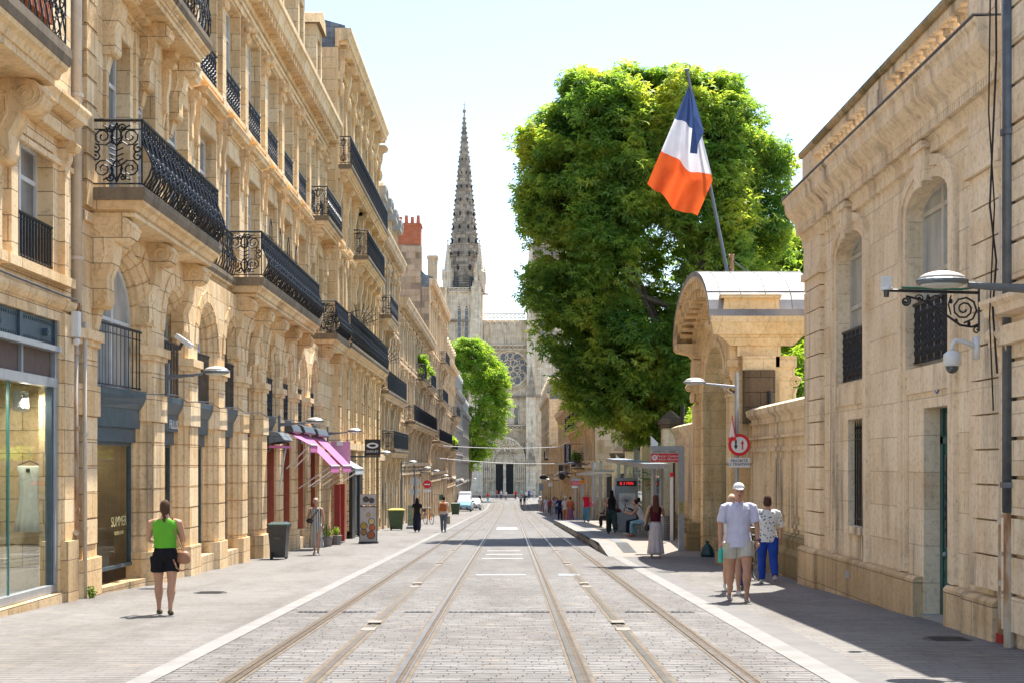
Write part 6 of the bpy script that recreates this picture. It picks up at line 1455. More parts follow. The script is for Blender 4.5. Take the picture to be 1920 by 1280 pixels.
# wheelie bins
def bin_(label, x, y, w_, h, body, lid, wheels=True):
    t = thing('wheelie_bin', label, 'bin', (x, y, g(y))); z = g(y)
    m = MB(); m.prism([(x-w_*.38, y-.22, z+.06), (x+w_*.38, y-.22, z+.06), (x+w_*.38, y+.2, z+.06), (x-w_*.38, y+.2, z+.06)], [(x-w_*.49, y-.3, z+h*.9), (x+w_*.49, y-.3, z+h*.9), (x+w_*.49, y+.3, z+h*.9), (x-w_*.49, y+.3, z+h*.9)]); m.box(x-w_*.52, x+w_*.52, y-.33, y+.33, z+h*.86, z+h*.905); m.build('bin_body', body, t)
    m = MB(); m.prism_z([(x-w_*.54, y-.35), (x+w_*.54, y-.35), (x+w_*.54, y+.34), (x-w_*.54, y+.34)], z+h*.906, z+h*.95); m.prism([(x-w_*.5, y-.3, z+h*.95), (x+w_*.5, y-.3, z+h*.95), (x+w_*.5, y+.3, z+h*.95), (x-w_*.5, y+.3, z+h*.95)], [(x-w_*.35, y-.2, z+h), (x+w_*.35, y-.2, z+h), (x+w_*.35, y+.2, z+h), (x-w_*.35, y+.2, z+h)]); m.tube([(x-w_*.5, y+.37, z+h*.95), (x+w_*.5, y+.37, z+h*.95)], .02, 5); m.build('lid', lid, t)
    for sx in (-1, 1):
        m = MB(); m.tube([(x+sx*w_*.30-.03, y-.26 if sx < 0 else y+.24, z+.1), (x+sx*w_*.30+.03, y-.26 if sx < 0 else y+.24, z+.1)], .1, 12); wl = m.build('wheel', 'tyre', t); 
    m = MB(); m.box(x-.1, x+.1, y-.305, y-.29, z+h*.55, z+h*.62); m.build('bin_emblem', 'grill', t)
bin_('dark grey wheelie bin standing against the arcade piers', -6.1, 36, .50, .98, 'blackpl', 'binlid')
bin_('large green bin with yellow lid farther down the left pavement', -5.68, 68, .78, 1.08, 'greenpl', 'yellowpl')
bin_('small olive bin near the parked vans on the left', -5.15, 128, .85, 1.15, 'greenpl', 'greenpl')
# menu board
t = thing('menu_board', 'tall pavement board with pictures of food bowls', 'sign board', (-5.0, 48.2, g(48.2))); y = 48.2; z = g(y); xa, xb = -5.34, -4.70
m = MB(); m.box(xa, xb, y, y+.08, z+.02, z+1.32); m.box(xa+.02, xb-.02, y, y+.08, z+1.36, z+1.74); m.box(xa-.02, xb+.02, y-.05, y+.3, z, z+.06); m.build('board_frame', 'grill', t)
m = MB(); m.box(xa+.03, xb-.03, y-.006, y, z+.07, z+1.28); m.box(xa+.03, xb-.03, y-.006, y, z+1.37, z+1.73); m.build('poster', plain('pale poster', (.52, .47, .43), .5, 0, .15, 7), t)
for (px_, pz_, r_, c) in ((-5.17, .62, .13, (.5, .3, .05)), (-4.88, .56, .12, (.6, .12, .02)), (-5.18, .40, .12, (.35, .18, .06)), (-4.92, .30, .15, (.42, .12, .04)), (-4.9, .78, .12, (.6, .45, .2)), (-5.1, 1.56, .11, (.08, .07, .06)), (-4.9, 1.52, .1, (.1, .08, .08)), (-5.02, 1.02, .07, (.6, .42, .1))):
    m = MB(); m.tube([(px_, y-.008, z+pz_), (px_, y-.014, z+pz_)], [r_, r_], 16); k = m.build('bowl_picture', 'grill', t); m = MB(); m.tube([(px_, y-.015, z+pz_), (px_, y-.018, z+pz_)], [r_*.82, r_*.82], 14); m.build('food_picture', plain('food', c, .5, 0, .4, 25), k)
# second board
t = thing('poster_stand', 'small framed poster stand behind the green bin with yellow lid', 'sign board', (-5.1, 71, g(71))); y = 71; z = g(y)
m = MB(); m.box(-5.35, -4.8, y, y+.06, z+.15, z+1.25); m.box(-5.4, -4.75, y-.2, y+.25, z, z+.12); m.build('stand_frame', 'metal', t); m = MB(); m.box(-5.31, -4.84, y-.005, y, z+.22, z+1.2); m.build('poster', plain('green poster', (.2, .26, .16), .5, 0, .6, 6), t)
# road signs
def disc(m, x, y, z, r, th=.01, n=28): m.tube([(x, y, z), (x, y-th, z)], r, n)
t = thing('road_sign', 'red no entry sign with white plate below on the left pavement', 'road sign', (-4.95, 81, g(81))); y = 81; z = 1.62-37/2560*81; x = -156/2560*81
m = MB(); m.tube([(x, y+.03, g(y)), (x, y+.03, z+.25)], .03, 8); m.build('sign_pole', 'metal', t); m = MB(); disc(m, x, y, z, .27); m.build('sign_rim', 'signw', t); m = MB(); disc(m, x, y-.011, z, .255); d = m.build('sign_face', 'signr', t); m = MB(); m.box(x-.17, x+.17, y-.03, y-.022, z-.035, z+.035); m.build('white_bar', 'signw', d); m = MB(); m.box(x-.24, x+.24, y-.01, y, z-.46, z-.31); m.build('text_plate', 'signw', t)
t = thing('road_sign', 'grey back of a round road sign with square plates on the left pavement', 'road sign', (-5.2, 74, g(74))); y = 74; z = 1.62-32/2560*74; x = -179/2560*74
m = MB(); m.tube([(x, y-.03, g(y)), (x, y-.03, z+.3)], .03, 8); m.build('sign_pole', 'lampm', t); m = MB(); disc(m, x, y, z, .26); m.build('sign_back', 'signg', t); m = MB(); m.box(x-.3, x-.05, y-.01, y, z-.7, z-.4); m.box(x+.0, x+.26, y-.01, y, z-.7, z-.4); m.build('sign_plate', 'signg', t)
t = thing('hanging_sign', 'dark green square shop sign on the left row beyond the no entry sign', 'sign', (-6, 112, 0)); m = MB(); m.box(-5.85, -5.5, 112, 112.1, -1.3, -.85); m.build('sign_board', 'green', t); m = MB(); m.tube([(-6.5, 112.05, -.8), (-5.5, 112.05, -.8)], .02, 5); m.build('sign_rod', 'iron', t)
# priority sign on the pole lamp
t = thing('road_sign', 'round red rimmed sign with black and red arrows above a PRIORITE AU TRAMWAY plate', 'road sign', (5.14, 31.4, 2)); y = 31.40; x = (1386-957)/2560*y; z = 1.62+(870-833)/2560*y
m = MB(); disc(m, x, y, z, .255); m.build('sign_rim', 'signr', t); m = MB(); disc(m, x, y-.011, z, .185); fc = m.build('sign_face', 'signw', t)
m = MB(); yy = y-.026; m.box(x-.10, x-.06, yy, yy+.004, z-.02, z+.11); m.prism([(x-.125, yy, z-.02), (x-.035, yy, z-.02), (x-.08, yy, z-.11)], [(x-.125, yy+.004, z-.02), (x-.035, yy+.004, z-.02), (x-.08, yy+.004, z-.11)]); m.build('black_arrow', 'black', fc)
m = MB(); m.box(x+.055, x+.085, yy, yy+.004, z-.11, z+.02); m.prism([(x+.03, yy, z+.02), (x+.11, yy, z+.02), (x+.07, yy, z+.11)], [(x+.03, yy+.004, z+.02), (x+.11, yy+.004, z+.02), (x+.07, yy+.004, z+.11)]); m.build('red_arrow', 'signr', fc)
m = MB(); m.box(x-.25, x+.25, y-.01, y, z-.52, z-.30); pl = m.build('text_plate', 'signw', t); text('PRIORITÉ\nAU TRAMWAY', 'lettering', 'black', pl, (x, y-.012, z-.41), .095, 0)
m = MB(); m.box(x-.04, x+.04, y, y+.1, z-.45, z-.38); m.box(x-.04, x+.04, y, y+.1, z+.0, z+.06); m.build('sign_clamp', 'metal', t)
t = thing('road_sign', 'triangular red bordered warning sign seen nearly edge-on above the round sign', 'road sign', (5.1, 31.45, 2.5)); 
m = MB(); xs, ys_, zt = 5.10, 31.45, 2.73; a_ = R(83)
def tri(o, k): return [(xs+o+cos(a_)*u*k, ys_-sin(a_)*u*k+o*.2, zt-.27+v*k) for u, v in ((-.33, -.29), (.33, -.29), (0, .29))]
m.prism(tri(0, 1), tri(.012, 1)); tt_ = m.build('sign_face', 'signr', t); m = MB(); m.prism(tri(-.006, .72), tri(-.001, .72)); m.build('sign_centre', 'signw', tt_)

# ============================================================= tram stop
t = thing('stop_sign_frame', 'grey inverted L frame carrying the Pessac Centre France Alouette tram sign', 'tram stop sign', (4.95, 39, g(39))); y = 39.0
def sx(px, Y=39.0): return (px-957)/2560*Y
def sz(py, Y=39.0): return 1.62+(870-py)/2560*Y
m = MB(); m.box(sx(1272), sx(1283), y, y+.1, g(y)-.05, sz(835)); m.box(sx(1221), sx(1272), y, y+.1, sz(843.5), sz(835)); m.build('frame', 'metal', t)
m = MB(); m.box(sx(1221), sx(1272), y+.03, y+.07, sz(849), sz(843.6)); o = m.build('name_band', 'signg', t); text('GAMBETTA - MADD', 'lettering', 'black', o, ((sx(1246)), y+.028, sz(846.4)), .075, 0)
m = MB(); m.box(sx(1221), sx(1272), y+.02, y+.08, sz(865), sz(849.1)); o = m.build('red_band', 'signr', t); text('Pessac Centre\nFrance Alouette', 'lettering', 'signw', o, (sx(1252), y+.016, sz(857)), .105, 0)
m = MB(); disc(m, sx(1227.5), y+.019, sz(857), .08, .004, 20); m.build('line_disc', 'signw', o); text('B', 'line_letter', 'signr', o, (sx(1227.5), y+.012, sz(857)), .11, 0)
m = MB(); m.box(sx(1274), sx(1282), y-.004, y, g(y)+1.15, g(y)+1.5); m.build('sticker', plain('yellowed sticker', (.35, .3, .08), .6, 0, .5, 30), t)
t = thing('tram_shelter', 'grey metal tram shelter with white blade posts and flat roof', 'shelter', (4.8, 52, g(52)))
m = MB()
for Y, zt in ((49, None), (57, None), (65.5, None), (75, None), (82, None)):
    px_ = {49: 1227, 57: 1194, 65.5: 1160, 75: 1126, 82: 1112}[Y]; pt_ = {49: 816, 57: 834, 65.5: 851, 75: 862, 82: 868}[Y]; x = sx(px_, Y)
    m = MB(); z1 = sz(pt_, Y); z0_ = sz(866, Y)
    m.prism([(x-.13, Y, z0_), (x+.13, Y, z0_), (x+.13, Y, z1-.25), (x-.13, Y, z1)], [(x-.13, Y+.05, z0_), (x+.13, Y+.05, z0_), (x+.13, Y+.05, z1-.25), (x-.13, Y+.05, z1)]); m.build('blade', 'signw', t)
    m = MB(); m.tube([(x, Y+.02, g(Y)+PZ), (x, Y+.02, z0_)], .09, 10); m.build('post', 'metal', t)
m = MB(); pr_ = [(4.45, 44.2), (5.05, 44.2), (5.15, 44.5), (5.15, 62), (4.35, 62), (4.35, 44.5)]
def rz_(Y): return sz(872, 44) + (sz(861, 62)-sz(872, 44))*(Y-44)/18
m.prism([(a, b, rz_(b)-.10) for a, b in pr_], [(a, b, rz_(b)+.06) for a, b in pr_]); m.build('shelter_roof', 'metal', t)
m = MB(); m.prism([(3.85, 62.5, 1.28), (4.75, 62.5, 1.28), (4.75, 80, 1.0), (3.85, 80, 1.0)], [(3.85, 62.5, 1.38), (4.75, 62.5, 1.38), (4.75, 80, 1.1), (3.85, 80, 1.1)]); m.build('rear_roof', 'metal', t)
for (x_, y_, r_) in ((4.72, 45.2, .075), (5.05, 45.8, .06), (5.05, 60, .06)): m = MB(); m.tube([(x_, y_, g(y_)+PZ), (x_, y_, rz_(y_)-.1)], r_, 12); m.build('roof_post', 'metal', t)
for (a, b) in ((46.2, 49), (49.3, 53), (53.3, 57), (57.3, 61)):
    m = MB(); m.quad((5.15, a, g(a)+PZ+.2), (5.15, b, g(b)+PZ+.2), (5.15, b, rz_(b)-.15), (5.15, a, rz_(a)-.15)); m.build('glass_panel', 'sglass', t)
m = MB(); 
for a in (46.2, 49.1, 53.1, 57.1, 61): m.box(5.12, 5.18, a-.03, a+.03, g(a)+PZ, rz_(a)-.1)
m.box(5.13, 5.17, 46.2, 61, rz_(54)-.18, rz_(54)-.12); m.build('glass_frame', 'metal', t)
t = thing('info_kiosk', 'grey ticket and map kiosk with red LED display on the platform', 'kiosk', (4.6, 54, g(54)+PZ)); Y = 54
xa, xb, z0_, z1 = sx(1154, Y), sx(1196, Y), g(Y)+PZ, sz(895, Y)
m = MB(); m.box(xa, xb, Y, Y+.45, z0_+.05, z1); m.box(xa+.03, xb-.03, Y+.03, Y+.42, z0_, z0_+.05); m.build('kiosk_body', 'metal', t)
m = MB(); m.box(xa+.05, xb-.05, Y-.01, Y, z1-.32, z1-.12); o = m.build('display', 'black', t); text('B 3 MIN', 'led_text', 'ledred', o, ((xa+xb)/2, Y-.013, z1-.22), .16, 0)
m = MB(); m.box(xa+.14, xb-.1, Y-.012, Y, z0_+.85, z0_+1.55); o = m.build('route_map', 'signw', t)
m = MB(); c_ = ((xa+xb)/2, z0_+1.25)
for k in range(9): a = PI*k/9; m.tube([(c_[0]-.25*cos(a), Y-.014, c_[1]-.2*sin(a)), (c_[0]+.03*sin(k), Y-.014, c_[1]), (c_[0]+.25*cos(a+.2), Y-.014, c_[1]+.22*sin(a+.2))], .008, 3)
m.build('route_lines', 'grill', o)
m = MB(); m.box(xa-.1, xa-.05, Y-.2, Y+.3, z0_+.4, z1-.3); m.build('side_poster', 'signw', t)
t = thing('ticket_pole', 'slim white pole with red top behind the woman in the white skirt', 'ticket validator', (5.15, 43.5, g(43)+PZ)); Y = 43.5; x = sx(1260, Y)
m = MB(); m.box(x-.06, x+.04, Y, Y+.05, g(Y)+PZ, sz(885, Y)); m.build('pole_panel', 'whitepl', t); m = MB(); m.box(x+.04, x+.09, Y, Y+.05, g(Y)+PZ, sz(885, Y)); m.build('pole_edge', 'black', t); m = MB(); m.box(x-.062, x+.042, Y-.01, Y+.055, sz(893, Y), sz(885, Y)+.005); m.build('pole_cap', 'signr', t)
t = thing('litter_bin', 'round bin of horizontal grey metal bands beside the platform seats', 'litter bin', (5.0, 45, g(45)+PZ)); m = MB(); zz = g(45)+PZ+.04
while zz < g(45)+PZ+.8: m.lathe([(.24, zz), (.245, zz+.045)], 4.98, 44.6, 16); zz += .06
m.build('bin_bands', 'metal', t); m = MB(); m.lathe([(.22, g(45)+PZ), (.22, g(45)+PZ+.78)], 4.98, 44.6, 14); m.build('bin_liner', 'grill', t)
t = thing('platform_bench', 'low grey bench under the tram shelter', 'bench', (4.7, 48.5, g(48)+PZ)); m = MB(); m.box(4.55, 4.95, 46.4, 50.4, g(48)+PZ+.42, g(48)+PZ+.48); m.build('seat', 'metal', t)
for yy in (46.7, 50.1): m = MB(); m.box(4.7, 4.8, yy-.05, yy+.05, g(48)+PZ, g(48)+PZ+.42); m.build('leg', 'metal', t)
# far stop sign, banner, hanging signs on the right
t = thing('stop_sign_frame', 'far tram stop sign with red band and orange plate', 'tram stop sign', (4.6, 86, g(86))); Y = 84
m = MB(); m.box(sx(1090, Y), sx(1095, Y), Y, Y+.1, g(Y), sz(896, Y)); m.box(sx(1071, Y), sx(1095, Y), Y, Y+.1, sz(901, Y), sz(896, Y)); m.tube([(sx(1080, Y), Y+.2, g(Y)), (sx(1080, Y), Y+.2, sz(905, Y))], .05, 8); m.build('frame', 'metal', t)
m = MB(); m.box(sx(1070, Y), sx(1092, Y), Y-.02, Y+.02, sz(908.5, Y), sz(901, Y)); o = m.build('red_band', 'signr', t); text('Pessac Centre\nFrance Alouette', 'lettering', 'signw', o, (sx(1082, Y), Y-.03, sz(905, Y)), .10, 0)
m = MB(); m.box(sx(1088, Y), sx(1097, Y), Y-.06, Y-.03, sz(906, Y), sz(898, Y)); o = m.build('orange_plate', 'orange', t); text('TB', 'lettering', 'black', o, (sx(1092.5, Y), Y-.065, sz(902, Y)), .16, 0)
m = MB(); m.box(sx(1072, Y), sx(1083, Y), Y-.02, Y+.02, sz(914, Y), sz(910, Y)); m.build('text_plate', 'signw', t)
for (px0, px1, py0, py1, Y, mat, l) in ((1058, 1070.5, 832, 867, 98, plain('dark blue banner', (.012, .02, .06), .5), 'tall dark blue vertical banner with pale lettering on the right row'),):
    t = thing('hanging_banner', l, 'banner', (sx(px0, Y), Y, sz(py1, Y))); m = MB(); m.box(sx(px0, Y), sx(px1, Y), Y, Y+.06, sz(py1, Y), sz(py0, Y)); o = m.build('banner_cloth', mat, t); text('LEVINAND', 'lettering', 'signw', t, (sx(1064.3, Y), Y-.01, sz(849.5, Y)), .26, 0, zrot=R(-90)); m = MB(); m.tube([(sx(px1, Y), Y+.03, sz(py0, Y)+.02), (5.4, Y+.03, sz(py0, Y)+.02)], .02, 5); m.build('banner_rod', 'iron', t)
for (px_, py_, Y, r_, sh, l) in ((1054, 893, 106, .24, 0, 'dark round hanging shop sign on the right row'), (1019, 894, 140, .42, 1, 'dark oval lettered shop signs in front of the far right row')):
    t = thing('hanging_sign', l, 'sign', (sx(px_, Y), Y, sz(py_, Y))); m = MB(); n = 20; x, z = sx(px_, Y), sz(py_, Y)
    m.prism([(x+r_*cos(2*PI*k/n), Y, z+r_*(.5 if sh else 1)*sin(2*PI*k/n)) for k in range(n)], [(x+r_*cos(2*PI*k/n), Y+.08, z+r_*(.5 if sh else 1)*sin(2*PI*k/n)) for k in range(n)]); m.build('sign_board', 'black', t); m = MB(); m.tube([(x-.1, Y+.04, z+r_*(.55 if sh else 1)), (5.4, Y+.04, z+r_*(.6 if sh else 1.1))], .03, 5); m.build('sign_rod', 'iron', t)
m = MB(); m.box(sx(1028, 120), sx(1036, 120), 120, 120.05, sz(911, 120), sz(904, 120)); t = thing('hanging_sign', 'small blank white square sign on the right row', 'sign', (3.5, 120, 0)); m.build('sign_board', 'signw', t); m = MB(); m.tube([(sx(1032, 120), 120.1, g(120)), (sx(1032, 120), 120.1, sz(904, 120))], .03, 6); m.build('sign_pole', 'grill', t)
m = MB(); m.box(4.3, 4.9, 205, 205.1, -2.3, -1.2); t = thing('notice_board', 'pale blue framed notice board beside the cathedral square', 'notice board', (4.6, 205, g(205))); m.build('board_panel', plain('pale blue board', (.3, .42, .55), .4), t); m = MB(); m.box(4.3, 4.36, 205, 205.1, g(205), -2.3); m.box(4.84, 4.9, 205, 205.1, g(205), -2.3); m.build('leg', 'grill', t)

# ============================================================= vehicles
def van(label, x, y, bodym, roofm, w=1.78, L=4.4, H=1.85, rz=0, name='parked_van', cat='van'):
    t = local(thing(name, label, cat, (x, y, g(y)), 'vehicles parked on the left', rz))
    def ring(yy, zb, zt, hw, sl): return [(-hw, yy, zb), (-hw, yy, zb+(zt-zb)*.5), (-hw+sl, yy, zt-.06), (-hw+sl+.1, yy, zt), (hw-sl-.1, yy, zt), (hw-sl, yy, zt-.06), (hw, yy, zb+(zt-zb)*.5), (hw, yy, zb)]
    hw = w/2; m = MB()
    m.loft([ring(0, .28, .72, hw*.86, .08), ring(.08, .24, .82, hw*.95, .06), ring(.5, .22, .98, hw, .08), ring(.95, .22, 1.08, hw, .1), ring(L-.15, .22, 1.1, hw, .06), ring(L, .3, 1.0, hw*.95, .06)]); m.build('body', bodym, t)
    m = MB(); m.loft([ring(.92, 1.0, 1.12, hw*.93, .05), ring(1.55, 1.0, H-.08, hw*.86, .12), ring(1.85, 1.0, H, hw*.86, .12), ring(L-.25, 1.0, H-.02, hw*.87, .1), ring(L-.04, 1.0, H-.25, hw*.88, .06)]); m.build('cabin', roofm, t)
    m = MB(); m.quad((-hw*.78, .94, 1.14), (hw*.78, .94, 1.14), (hw*.66, 1.5, H-.18), (-hw*.66, 1.5, H-.18)); m.build('windscreen', 'carglass', t)
    for s_ in (-1, 1):
        m = MB(); m.box(s_*hw*.915-.01, s_*hw*.915+.01, 1.6, 2.9, 1.15, H-.3); m.build('side_window', 'carglass', t)
        m = MB(); m.ball((s_*(hw-.27), .05, .70), .15, .1, .09, 8, 6); m.build('headlight', 'lampg', t)
        m = MB(); m.ball((s_*(hw+.1), 1.15, 1.15), .09, .06, .11, 7, 5); m.build('mirror', 'black', t)
        for yy in (.8, L-.8):
            m = MB(); m.tube([(s_*(hw-.2), yy, .32), (s_*(hw+.01), yy, .32)], .32, 16); wh = m.build('wheel', 'tyre', t); m = MB(); m.tube([(s_*(hw+.011), yy, .32), (s_*(hw+.02), yy, .32)], .19, 12); m.build('rim', 'metal', wh)
    m = MB(); m.box(-.45, .45, -.02, .03, .36, .52); m.box(-hw*.9, hw*.9, -.03, .05, .22, .33); m.build('grille', 'black', t)
    m = MB(); m.box(-.26, .26, -.04, -.02, .40, .50); m.build('number_plate', 'signw', t)
    return t
van('small pale blue van with white roof facing the camera', -5.35, 157, 'vanblue', 'vanwhite', 1.72, 4.2, 1.85)
van('white van parked behind the pale blue one', -5.6, 166, 'vanwhite', 'vanwhite', 1.9, 5.2, 2.3)
van('silver white car parked third in the left row', -4.7, 175, 'vanwhite', 'vanwhite', 1.8, 4.3, 1.5, name='parked_car', cat='car')
def bicycle(label, x, y, rz, col):
    t = local(thing('bicycle', label, 'bicycle', (x, y, g(y)), 'bicycles', rz))
    for s_ in (-.52, .52):
        m = MB(); m.tube([(0, s_+.33*cos(2*PI*k/20), .34+.33*sin(2*PI*k/20)) for k in range(21)], .02, 5); w_ = m.build('wheel', 'tyre', t)
        m = MB(); [m.tube([(0, s_, .34), (0, s_+.32*cos(2*PI*k/10), .34+.32*sin(2*PI*k/10))], .004, 3) for k in range(10)]; m.build('spokes', 'metal', w_)
    m = MB(); bb, st, hd = (0, -.08, .3), (0, -.22, .82), (0, .38, .85)
    for a, b in ((bb, st), (st, hd), (bb, hd), (bb, (0, -.52, .34)), (st, (0, -.52, .34)), (hd, (0, .52, .34)), (hd, (0, .36, 1.0))): m.tube([a, b], .018, 6)
    m.build('frame', col, t); m = MB(); m.ball((0, -.25, .88), .07, .13, .035, 8, 5); m.build('saddle', 'black', t); m = MB(); m.tube([(-.27, .3, 1.0), (0, .38, 1.02), (.27, .3, 1.0)], .014, 5); m.build('handlebar', 'black', t)
    m = MB(); m.box(-.12, .12, .5, .75, .75, .95); m.build('basket', 'grill', t)
bicycle('bicycle with orange frame parked facing the street by the no entry sign', -4.95, 82.5, R(25), 'orange')
bicycle('black bicycle standing behind the man in the white cap', 4.75, 27.2, R(8), 'black')
bicycle('grey bicycle parked ahead of the vans', -4.1, 171, R(60), 'grill')

# ============================================================= people
def ell(c, rx, ry, n=14): return [(c[0]+rx*cos(2*PI*k/n), c[1]+ry*sin(2*PI*k/n), c[2]) for k in range(n)]
TX = bpy.data.textures.new('folds', 'CLOUDS'); TX.noise_scale = .11
def remesh(o, vox, sm=2):
    r = o.modifiers.new('remesh', 'REMESH'); r.mode = 'VOXEL'; r.voxel_size = vox; r.use_smooth_shade = True
    if sm: s_ = o.modifiers.new('smooth', 'SMOOTH'); s_.iterations = sm; s_.factor = .5
    if sm == 3: d_ = o.modifiers.new('folds', 'DISPLACE'); d_.texture = TX; d_.strength = .018; d_.mid_level = .5; d_.texture_coords = 'LOCAL'
def person(label, x, y, H, face, top, bot, hair, shoe=(.5, .5, .48), legs=((12, 6), (-14, 14)), arms=((-10, 8, 15), (12, 8, 20)), skin=(.46, .26, .17), det=1, sleeve=.0, bottom='trousers', hairs='short', hat=None, z=None, lean=0, neck=0, build_=1.0, sleeves=None, tmat=None, bmat=None, extras=None, head_turn=0, top_len=.50, group=None, seated=False):
    """face: 0 looks away down the street, 180 looks at the camera; arms (forward, out, elbow) for left, right; legs (thigh forward, knee bend)"""
    z = g(y) if z is None else z
    t = local(thing('person', label, 'person', (x, y, z), group, R(face)))
    vox = {2: .0095, 1: .016, 0: .03}[det]; sk = skinm(skin); B_ = build_
    J = {}
    for s_, (th, kn) in zip((-1, 1), legs):
        hp = Vector((s_*.052*H*B_, 0, .51*H)); a = R(th); k_ = hp+Vector((s_*.004*H, sin(a), -cos(a)))*.245*H; b = R(th-kn); an = k_+Vector((0, sin(b), -cos(b)))*.235*H
        J[s_] = (hp, k_, an, b)
    dz = .035*H-min(J[-1][2].z, J[1][2].z)
    if seated: pass
    up = Vector((0, 0, dz))
    for s_ in (-1, 1): J[s_] = (J[s_][0]+up, J[s_][1]+up, J[s_][2]+up, J[s_][3])
    hz = .51*H+dz; LN = Matrix.Rotation(R(-lean), 3, 'X')
    def T(p): return LN @ Vector(p)+Vector((0, 0, hz))       # torso space: origin at the hips
    def ringT(zr, rx, ry, yo=0, n=14, e=0): return [tuple(T((rx_[0], rx_[1], rx_[2]))) for rx_ in ell((0, yo*H, (zr-.51)*H), rx*H*B_+e, ry*H*B_+e, n)]
    A = {}
    for s_, (f, o_, e_) in zip((-1, 1), arms):
        sh = T((s_*.100*H*B_, 0, .300*H)); d = Vector((s_*sin(R(o_)), sin(R(f))*cos(R(o_)), -cos(R(f))*cos(R(o_)))); el = sh+d*.165*H
        f2 = f+e_; d2 = Vector((s_*sin(R(o_*.3))-(s_*.35*sin(R(min(90, e_)))), sin(R(f2)), -cos(R(f2)))).normalized(); wr = el+d2*.145*H; A[s_] = (sh, el, wr, d2)
    # --- body: one continuous skin surface
    m = MB()
    m.loft([ringT(.46, .03, .035), ringT(.49, .078, .058), ringT(.53, .088, .062), ringT(.60, .070, .050), ringT(.67, .075, .053), ringT(.74, .085, .058), ringT(.79, .095, .050), ringT(.82, .080, .040), ringT(.84, .035, .032), ringT(.875, .028, .030, .004)])
    hc = T((0, .012*H, .425*H)); m.loft([[tuple(hc+Vector((rx*H*cos(2*PI*k/14), ry*H*sin(2*PI*k/14)+yo*H, zz*H))) for k in range(14)] for zz, rx, ry, yo in ((-.066, .012, .015, .015), (-.058, .024, .030, .008), (-.03, .037, .044, .002), (0, .042, .052, 0), (.03, .042, .053, -.002), (.052, .032, .042, -.002), (.066, .010, .014, -.002))])
    m.tube([tuple(T((0, 0, .30*H))), tuple(hc)], .028*H, 10)
    if det >= 1:
        m.ball(tuple(hc+Vector((0, .056*H, -.012*H))), .008*H, .011*H, .012*H, 6, 5)
        for s_ in (-1, 1): m.ball(tuple(hc+Vector((s_*.043*H, 0, -.008*H))), .007*H, .012*H, .018*H, 6, 5)
    for s_ in (-1, 1):
        hp, kn, an, b = J[s_]; k = B_
        m.tube([hp, hp.lerp(kn, .3), hp.lerp(kn, .7), kn, kn.lerp(an, .3), kn.lerp(an, .7), an], [.052*H*k, .050*H*k, .038*H*k, .031*H*k, .034*H*k, .022*H, .017*H], 12)
        dfo = Vector((0, cos(b*.5), sin(b*.5)*.7)).normalized()
        m.tube([an+Vector((0, -.01*H, -.012*H)), an+dfo*.06*H+Vector((0, 0, -.022*H)), an+dfo*.10*H+Vector((0, 0, -.026*H))], [.018*H, .017*H, .010*H], 8)
        sh, el, wr, d2 = A[s_]
        m.tube([T((s_*.045*H*k, 0, .312*H)), T((s_*.080*H*k, 0, .306*H)), sh+Vector((0, 0, -.004*H)), sh.lerp(el, .35), sh.lerp(el, .8), el, el.lerp(wr, .3), wr], [.018*H, .025*H, .031*H*k, .028*H*k, .023*H*k, .021*H, .022*H, .0135*H], 10)
        sd_ = Vector((s_, 0, 0)); nn = d2.cross(sd_).normalized() if d2.cross(sd_).length > .1 else Vector((0, 1, 0))
        ac = nn if abs(d2.z) > .5 else Vector((1, 0, 0))
        ac = (ac-d2*ac.dot(d2)).normalized(); pal = wr+d2*.045*H
        m.tube([wr, wr+d2*.02*H, pal], [.0135*H, .019*H, .019*H], 8)
        if det == 2:
            pn = d2.cross(ac).normalized()*(-s_)
            for i, (ln, off) in enumerate(((.036, -.015), (.042, -.005), (.040, .005), (.032, .014))):
                p0 = pal+ac*off*H-d2*.012*H; m.tube([p0, p0+d2*.024*H+pn*.004*H, p0+d2*(ln*.75+.006)*H+pn*.012*H, p0+d2*(ln+.002)*H+pn*.022*H], [.0055*H, .0052*H, .0046*H, .0038*H], 6)
            p0 = wr+d2*.02*H+ac*.014*H; m.tube([p0, p0+ac*.018*H+d2*.012*H, p0+ac*.022*H+d2*.034*H], [.0065*H, .006*H, .0045*H], 6)
        else: m.tube([pal, pal+d2*.03*H], [.017*H, .010*H], 7)
    bo = m.build('body', sk, t, smooth=True); remesh(bo, vox)
    if det >= 1 and 90 < face < 270 or det == 2:
        for s_ in (-1, 1): m = MB(); m.ball(tuple(hc+Vector((s_*.017*H, .0475*H, .004*H))), .006*H, .005*H, .0035*H, 7, 5); m.build('eye', 'black', bo)
        m = MB(); m.ball(tuple(hc+Vector((0, .0465*H, -.034*H))), .013*H, .006*H, .003*H, 8, 5); m.build('mouth', cloth('lips', (.32, .11, .09)), bo)
    # --- top
    tm = tmat or cloth('cloth %.2f %.2f %.2f' % top, top); e = .008
    m = MB(); lo = top_len
    R_ = [ringT(lo, .093, .068, e=e*2.2)] if lo < .6 else []
    R_ += [r for zr, r in ((.53, ringT(.53, .094, .068, e=e)), (.60, ringT(.60, .080, .060, e=e)), (.67, ringT(.67, .083, .062, e=e)), (.74, ringT(.74, .090, .066, e=e)), (.785, ringT(.785, .098, .055, e=e)), (.815, ringT(.815, .088, .044, e=e)), (.838, ringT(.838, .040, .036, e=e))) if zr > lo]
    m.loft(R_)
